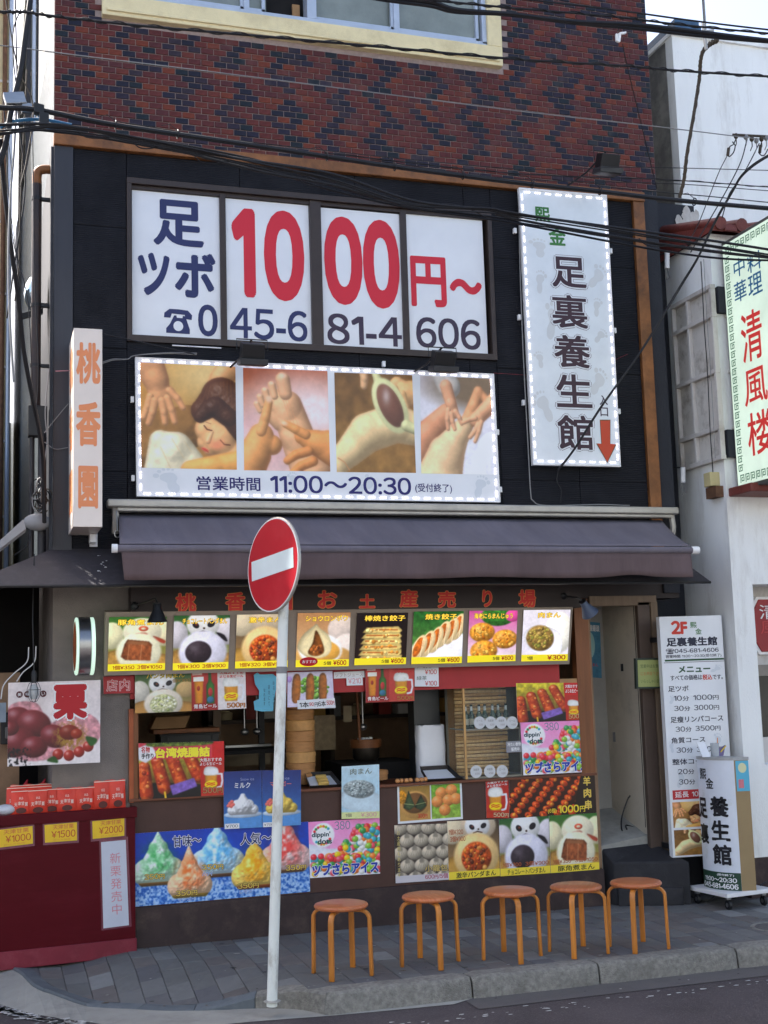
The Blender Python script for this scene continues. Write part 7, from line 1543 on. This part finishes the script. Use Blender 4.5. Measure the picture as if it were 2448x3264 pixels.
# round traffic mirror seen from its edge
ro = thing('mirror', 'convex street mirror seen from its side behind the drainpipe', 'mirror', tuple(at(60, 640, .35)))
c = at(66, 634, .4); b = MB(); b.lathe([(.0, -.05), (.07, -.04), (.12, -.01), (.14, .02)], c, 28, mat('mirror_glass', (170, 190, 205), .08, .02, metal=.9), 'X'); b.build('glass', None, ro, smooth=True)
b = MB(); b.lathe([(.14, .02), (.15, .02), (.15, .05), (.0, .06)], c, 28, M['black'], 'X'); b.build('rim', None, ro, smooth=True)
b = MB(); b.box(c.x-.02, W0, .39, .42, c.z-.1, c.z-.07, M['black']); b.obox(c+Vector((.0, 0, -.16)), (.09, 0, .03), (0, .02, 0), (0, 0, .02), M['black']); b.build('bracket', None, ro)
# folded white tarp roof below
b = MB(); P = [at(0, 1225-40, -.1), at(-20, 1185, -.1), at(50, 1122, -.1), at(56, 1142, -.1)]; b.add([P[0], P[1], P[2], P[3]]+[p+Vector((0, .03, -.02)) for p in P], [(0, 1, 2, 3), (4, 7, 6, 5), (0, 4, 5, 1), (3, 2, 6, 7), (1, 5, 6, 2), (0, 3, 7, 4)]); c = at(82, 1128, .05); b.ball(c, .1, None, 18, 10, (1.0, .6, .62)); tag(b.build('tarp', mat('grey_tarp', (150, 150, 152), .7, .08, 6, .3, 20), smooth=True), 'folded pale tarpaulin bundle above the canopy at the far left', 'tarpaulin')

# ================================================================== cables
CN = [0]
def cable(pts, Y, r, lab, m=None, helix=0, grp='overhead cables', sub=8, Y2=None, strands=1, spread=.02, name='cable', n=7):
    Y2 = Y if Y2 is None else Y2; k = len(pts)
    P = [at(x, y, Y+(Y2-Y)*i/(k-1)) for i, (x, y) in enumerate(pts)]; P = smoothpath(P, sub)
    if pts[-1][0] >= 1750: d_ = (P[-1]-P[-4]).normalized(); P += [P[-1]+d_*4+Vector((0, 0, -.1)), P[-1]+d_*9+Vector((0, 0, .1))]
    if pts[0][0] <= -100: d_ = (P[0]-P[3]).normalized(); P = [P[0]+d_*7, P[0]+d_*3]+P
    b = MB(); rg = random.Random(CN[0]*7+1); CN[0] += 1; r = r*.86
    for s_ in range(strands):
        o = Vector((0, rg.uniform(-spread, spread), rg.uniform(-spread, spread))) if strands > 1 else Vector(); ph = rg.random()*6
        Q = [p+o*(.6+.6*math.sin(i*.17+ph)) for i, p in enumerate(P)]
        b.tube(Q, r*(1 if s_ == 0 or strands == 1 else rg.uniform(.5, .95)), n)
    if helix:
        Q = []; 
        for a, c in zip(P, P[1:]):
            for t in range(4): Q.append(a.lerp(c, t/4))
        H = [p+Vector((0, math.cos(i*.55)*r*1.5, math.sin(i*.55)*r*1.5)) for i, p in enumerate(Q)]; b.tube(H, r*.45, 5)
    return tag(b.build(name, m or M['cable'], smooth=True), lab, 'cable', grp)
Yc = -1.6
cable([(-120, 222), (0, 232), (85, 238), (250, 270), (553, 315), (853, 360), (1106, 393), (1293, 413), (1456, 432), (1659, 450), (1800, 462)], Yc, .019, 'thickest black cable, running just above the copper band', helix=0)
cable([(-120, 295), (20, 281), (150, 275), (367, 317), (553, 357), (720, 390), (886, 440), (1053, 453), (1106, 465), (1389, 510), (1659, 550), (1800, 570)], Yc-.05, .011, 'sagging bundle of cables crossing in front of the window top', strands=4, spread=.03)
cable([(60, 278), (250, 300), (553, 352), (720, 402), (886, 446), (1106, 481), (1319, 517), (1520, 545), (1659, 556), (1800, 562)], Yc+.06, .009, 'lower loose cable under the sagging bundle, crossing the vertical sign', strands=3, spread=.02)
cable([(-120, 15), (0, 25), (53, 26), (117, 35), (300, 55), (553, 77), (843, 103), (1106, 127), (1346, 142), (1459, 152), (1659, 165), (1800, 170)], -2.2, .009, 'twisted cable crossing the brick wall under the upper window', helix=1)
cable([(-120, 88), (0, 98), (187, 122), (553, 167), (1106, 238), (1406, 272), (1579, 293), (1640, 300)], -1.3, .0045, 'thin grey wire crossing the middle of the brick wall', M['cablegrey'])
cable([(700, -20), (836, 0), (930, 10), (986, 23), (1106, 31), (1239, 50), (1373, 60), (1520, 75), (1659, 88), (1800, 100)], -2.4, .018, 'heavy black cable bundle crossing the upper window to the right', strands=3, spread=.014)
cable([(860, -14), (936, 0), (1106, 17), (1319, 35), (1459, 52), (1659, 72), (1800, 82)], -2.5, .008, 'thin twisted cable above the heavy bundle at top right', helix=1)
cable([(1080, -8), (1149, 0), (1319, 20), (1500, 45), (1659, 64), (1800, 78)], -2.6, .007, 'uppermost cable crossing the sky at top right')
cable([(250, 262), (553, 308), (1106, 364), (1360, 361), (1659, 368), (1800, 372)], -1.5, .0035, 'uppermost thin wire above the thickest cable')
cable([(700, 330), (1106, 374), (1439, 388), (1659, 404), (1800, 412)], -1.52, .0045, 'middle thin wire above the thickest cable', helix=1)
cable([(800, 345), (1106, 386), (1439, 396), (1659, 412)], -1.54, .0035, 'lowest thin wire above the thickest cable')
cable([(1320, 405), (1439, 416), (1540, 425), (1659, 437), (1800, 448)], -1.2, .0045, 'thin wire in front of the white wall below the sky')
cable([(1552, 86), (1535, 94), (1519, 110), (1513, 135), (1511, 167), (1500, 240), (1484, 333), (1478, 385), (1468, 427)], -1.9, .014, 'brown weathered cable hanging down from the heavy bundle at the right', M['cablebrown'], helix=1, Y2=-1.6)
cable([(1760, 290), (1659, 338), (1606, 377), (1579, 420), (1545, 480), (1506, 560), (1470, 620), (1389, 753), (1300, 878), (1246, 963), (1206, 1016)], -1.5, .009, 'diagonal cable bundle running down to the foot of the vertical sign', M['cable'], strands=3, spread=.016, Y2=-.09, helix=0)
cable([(1345, 95), (1352, 130), (1370, 205), (1389, 283), (1405, 350), (1419, 407)], -1.1, .0045, 'thin cable hanging down the right edge of the brick wall', Y2=-.3)
cable([(1614, 300), (1600, 350), (1570, 410), (1530, 480), (1492, 545)], -1.2, .005, 'inner thin drop wire from the insulator cluster', m=M['cable'])
cable([(1640, 310), (1620, 350), (1600, 385), (1575, 420), (1560, 470)], -1.15, .005, 'outer drop wire from the insulator cluster', m=M['cable'])
cable([(1570, 338), (1553, 372), (1530, 430), (1510, 480), (1490, 520)], -1.2, .004, 'left thin drop wire from the insulator cluster', m=M['cable'])
cable([(1206, 1016), (1203, 1040), (1212, 1060), (1211, 1085)], -.06, .006, 'short black cable dropping from the foot of the diagonal bundle')
cable([(1514, 565), (1517, 620), (1521, 700), (1528, 800), (1534, 930), (1538, 990), (1540, 1020)], -.45, .005, 'black wire running down the framed side of the white building')
cable([(1520, 560), (1528, 700), (1538, 850), (1545, 990)], -.46, .003, 'fine grey wire beside the black one on the framed side', M['cablegrey'])
cable([(1120, 420), (1124, 600), (1131, 780), (1140, 950), (1146, 1060), (1152, 1082), (1180, 1092), (1290, 1090), (1360, 1092)], -.06, .0055, 'grey cable running down the left edge of the vertical sign to the awning', M['cablegrey'])
cable([(120, 802), (160, 800)], -.1, .004, 'pink and grey wires left of the box sign', mat('pink_wire', (180, 130, 140), .5), strands=3, spread=.006)
cable([(222, 785), (245, 778), (275, 776), (293, 768), (360, 764), (425, 766)], -.1, .004, 'white wires from the box sign to the banner corner', M['cablegrey'], strands=2, spread=.008)
cable([(225, 722), (300, 738), (420, 765)], -.15, .006, 'black stay wire from the box sign to the window corner')
cable([(1356, 765), (1240, 811), (1066, 806)][::-1], -.03, .002, 'fine red wire between the banner and the vertical sign', mat('red_wire', (120, 40, 50), .5))
# bundle at the left: everything meets at a bracket
ND = Yc+.1
for pts, r_, lab, m, st2 in (
  ([(70, -60), (66, 0), (55, 80), (45, 150), (30, 215), (22, 255), (8, 330), (-30, 400)], .02, 'dark vertical cable bundle at the far left above the joint', M['cable'], 4),
  ([(0, 300), (10, 420), (24, 540), (40, 650), (52, 760), (70, 860), (86, 940), (94, 1010), (96, 1130)], .017, 'thick black cable sloping down the left edge to the tangle', M['cable'], 3),
  ([(36, 225), (30, 330), (22, 430), (18, 560), (22, 700), (30, 820)], .008, 'thin pair of cables dropping at the far left edge', M['cablegrey'], 2),
  ([(45, 20), (30, 60), (28, 110), (36, 190), (48, 225)], .005, 'looped thin wire above the joint at the far left', M['cable'], 1),
  ([(30, 215), (60, 228), (85, 250), (94, 262)], .013, 'upper blue-sleeved cable at the left joint', M['bluesleeve'], 1),
  ([(0, 276), (30, 262), (90, 258), (155, 270)], .012, 'middle blue-sleeved cable at the left joint', M['bluesleeve'], 1),
  ([(30, 282), (80, 280), (164, 284)], .012, 'lower blue-sleeved cable at the left joint', M['bluesleeve'], 1),
  ([(106, 795), (100, 850), (98, 900), (102, 950), (96, 1000)], .005, 'pale wire running down beside the drainpipe', M['cablegrey'], 2),
  ([(96, 935), (120, 905), (150, 870), (165, 862)], .004, 'upper thin grey wire from the tangle to the box sign', M['cablegrey'], 1),
  ([(96, 955), (118, 970), (140, 968), (155, 965)], .004, 'lower thin grey wire from the tangle to the box sign', M['cablegrey'], 1),
  ([(70, 1150), (56, 1180), (30, 1200)], .004, 'thin wire over the tarpaulin bundle', M['cable'], 1)):
    cable(pts, ND if pts[0][1] < 700 else -.05, r_, lab, m, strands=st2, spread=.02, Y2=(-.05 if pts[-1][1] > 900 else None))
rg = random.Random(31)
for i in range(7):
    x0, x1, x2 = rg.uniform(5, 70), rg.uniform(15, 75), rg.uniform(10, 95); y0 = rg.choice([-40, 150, 215]); y1 = y0+rg.uniform(350, 800)
    cable([(x0, y0), ((x0+x1)/2+rg.uniform(-12, 12), y0*.6+y1*.4), (x1, y0*.4+y1*.6), ((x1+x2)/2+rg.uniform(-8, 8), y0*.15+y1*.85), (x2, y1)], rg.uniform(-.5, .1), rg.uniform(.003, .007), ['thin loose wire crossing the alley gap at the far left, topmost', 'loose wire hanging in the alley gap from the joint', 'wavy wire hanging beside the silver side sheet', 'slack wire hanging just left of the drainpipe', 'long thin wire down the far left edge', 'loose wire bending towards the black box under the drainpipe', 'dangling wire in front of the mirror at the far left'][i], grp='loose wires in the alley gap', m=[M['cable'], M['cable'], M['cablebrown']][i % 3])
ro = thing('cable_bracket', 'steel joint bracket where the cables meet at the far left', 'bracket', tuple(at(30, 215, ND)))
b = MB(); c = at(32, 215, ND); b.obox(c, (.06, 0, .01), (0, .03, 0), (-.01, 0, .035)); b.obox(c+Vector((.07, 0, -.05)), (.03, 0, 0), (0, .02, 0), (0, 0, .03)); b.build('plate', M['alu2'], ro, bevel=.004)
b = MB(); b.obox(at(95, 258, Yc-.02), (.028, 0, 0), (0, .025, 0), (0, 0, .035)); b.obox(at(84, 237, Yc), (.03, 0, -.005), (0, .025, 0), (0, 0, .03)); b.build('clamp', M['black'], ro, bevel=.004)
b = MB(); rg = random.Random(5)
for k in range(16):
    c = at(88+rg.gauss(0, 7), 1072+rg.gauss(0, 12), -.03); r_ = rg.uniform(.04, .085); a1, a2 = rg.random()*6, rg.uniform(.4, 1.3)
    b.tube([c+Vector((r_*math.cos(t)*math.cos(a1)*.7, .03*math.sin(t+a1), r_*math.sin(t)*a2)) for t in [i*math.pi/8 for i in range(13+k % 4)]], .0045, 5, [M['cable'], M['cable'], M['cablebrown'], M['cablegrey']][k % 4])
tag(b.build('cable_tangle', smooth=True), 'coiled tangle of spare cable left of the box sign', 'cable coil')
# insulator cluster at the right
ro = thing('insulator_cluster', 'cluster of cable clamps and insulators hanging at the right edge below the sky', 'insulator', tuple(at(1620, 300, -1.2)))
b = MB(); b.tube([at(1583, 291, -1.2), at(1680, 296, -1.2)], .01, 8); b.build('bar', M['cablebrown'], ro, smooth=True)
for k, (x, y) in enumerate(((1590, 294), (1611, 296), (1624, 300), (1634, 304), (1645, 300), (1655, 298))):
    b = MB(); b.ball(at(x, y, -1.2), .018, None, 8, 6, (1, 1, 1.3)); b.tube([at(x, y+2, -1.2), at(x+1, y+16, -1.2), at(x-3, y+26, -1.2)], .004, 5); b.build('clamp', M['cablegrey'] if k % 2 else M['cablebrown'], ro, smooth=True)
for pts in ([(1590, 300), (1584, 312), (1576, 318), (1574, 338), (1584, 330), (1588, 315), (1582, 306)], [(1645, 308), (1640, 330), (1650, 336), (1659, 322)]): b = MB(); b.tube(smoothpath([at(x, y, -1.2) for x, y in pts], 5), .0045, 6); b.build('jumper', M['cable'], ro, smooth=True)
for x, y in ((1574, 328), (1643, 322)): b = MB(); b.tube([at(x, y-8, -1.2), at(x-2, y+8, -1.2)], .012, 8); b.build('fuse', M['cablebrown'], ro, smooth=True)
ro = thing('wall_anchor', 'white cable anchor hung near the right edge of the brick wall', 'anchor', tuple(at(1335, 80, -1.1)))
b = MB(); c = at(1337, 82, -1.1); b.obox(c, (.012, 0, .0), (0, .01, 0), (.006, 0, .035)); b.obox(c+Vector((-.02, 0, 0)), (.007, 0, .0), (0, .01, 0), (0, 0, .03)); b.obox(c+Vector((.03, 0, .04)), (.03, 0, .008), (0, .012, 0), (0, 0, .008)); b.build('anchor_body', M['white'], ro, bevel=.003)
b = MB(); b.tube([c+Vector((0, 0, .05)), at(1336, 56, -1.8)], .004, 6); b.build('tie', M['cable'], ro, smooth=True)
b = MB(); c = at(1521, 76, -2.2); b.tube([c+Vector((0, 0, .09)), c, c+Vector((.01, 0, -.1))], .012, 8, M['alusilver']); b.obox(c+Vector((.02, 0, .02)), (.045, 0, .01), (0, .02, 0), (0, 0, .012), M['alusilver']); tag(b.build('cable_hanger', smooth=False), 'shiny hanger fitting where the brown cable leaves the heavy bundle', 'hanger')
for x, y in ((382, 278+10), (706, 338), (853+8, 361), (1296, 414)):
    pass
for i, (x, y) in enumerate(((250, 270), (384, 290), (706, 338), (853, 360), (1000, 379), (1150, 398), (1296, 413), (1500, 436))):
    c = at(x, y, Yc); b = MB(); b.tube([c+Vector((0, .026*math.cos(t), .026*math.sin(t))) for t in [k*math.pi/5 for k in range(11)]], .004, 5); b.tube([c+Vector((0, 0, .026)), c+Vector((-.05, 0, .06)), c+Vector((-.1, .01, .05))], .0025, 5)
    tag(b.build('cable_ring', M['cable'], smooth=True), 'ring hanger on the thickest cable, %s of eight from the left' % ['first', 'second', 'third', 'fourth', 'fifth', 'sixth', 'seventh', 'last'][i], 'cable ring', 'ring hangers on the thickest cable')
for i, pts in enumerate(([(165, 284), (190, 297), (230, 298), (262, 290)], [(283, 302), (300, 318), (322, 321), (350, 315)], [(420, 338), (440, 352), (470, 353), (500, 345)], [(640, 380), (660, 398), (690, 402), (712, 396)], [(930, 455), (960, 440), (1010, 450), (1050, 470)], [(1380, 515), (1400, 530), (1450, 532), (1490, 528)])):
    cable(pts, Yc-.04, .0045, ['small loop at the end of the blue sleeves', 'slack loop of wire over the left end of the copper band', 'slack loop of wire above the first window pane', 'slack loop of wire above the second window pane', 'slack loop of wire near the top right window corner', 'slack loop of wire right of the vertical sign'][i], grp='slack loops of wire', n=5)
# bar clip along the window foot
b = MB(); a_, c_ = at(372, 746, -.06), at(478, 752, -.06); b.tube([a_, c_], .005, 8); tag(b.build('metal_rod', M['white'], smooth=True), 'short white rod along the foot of the big window', 'rod')
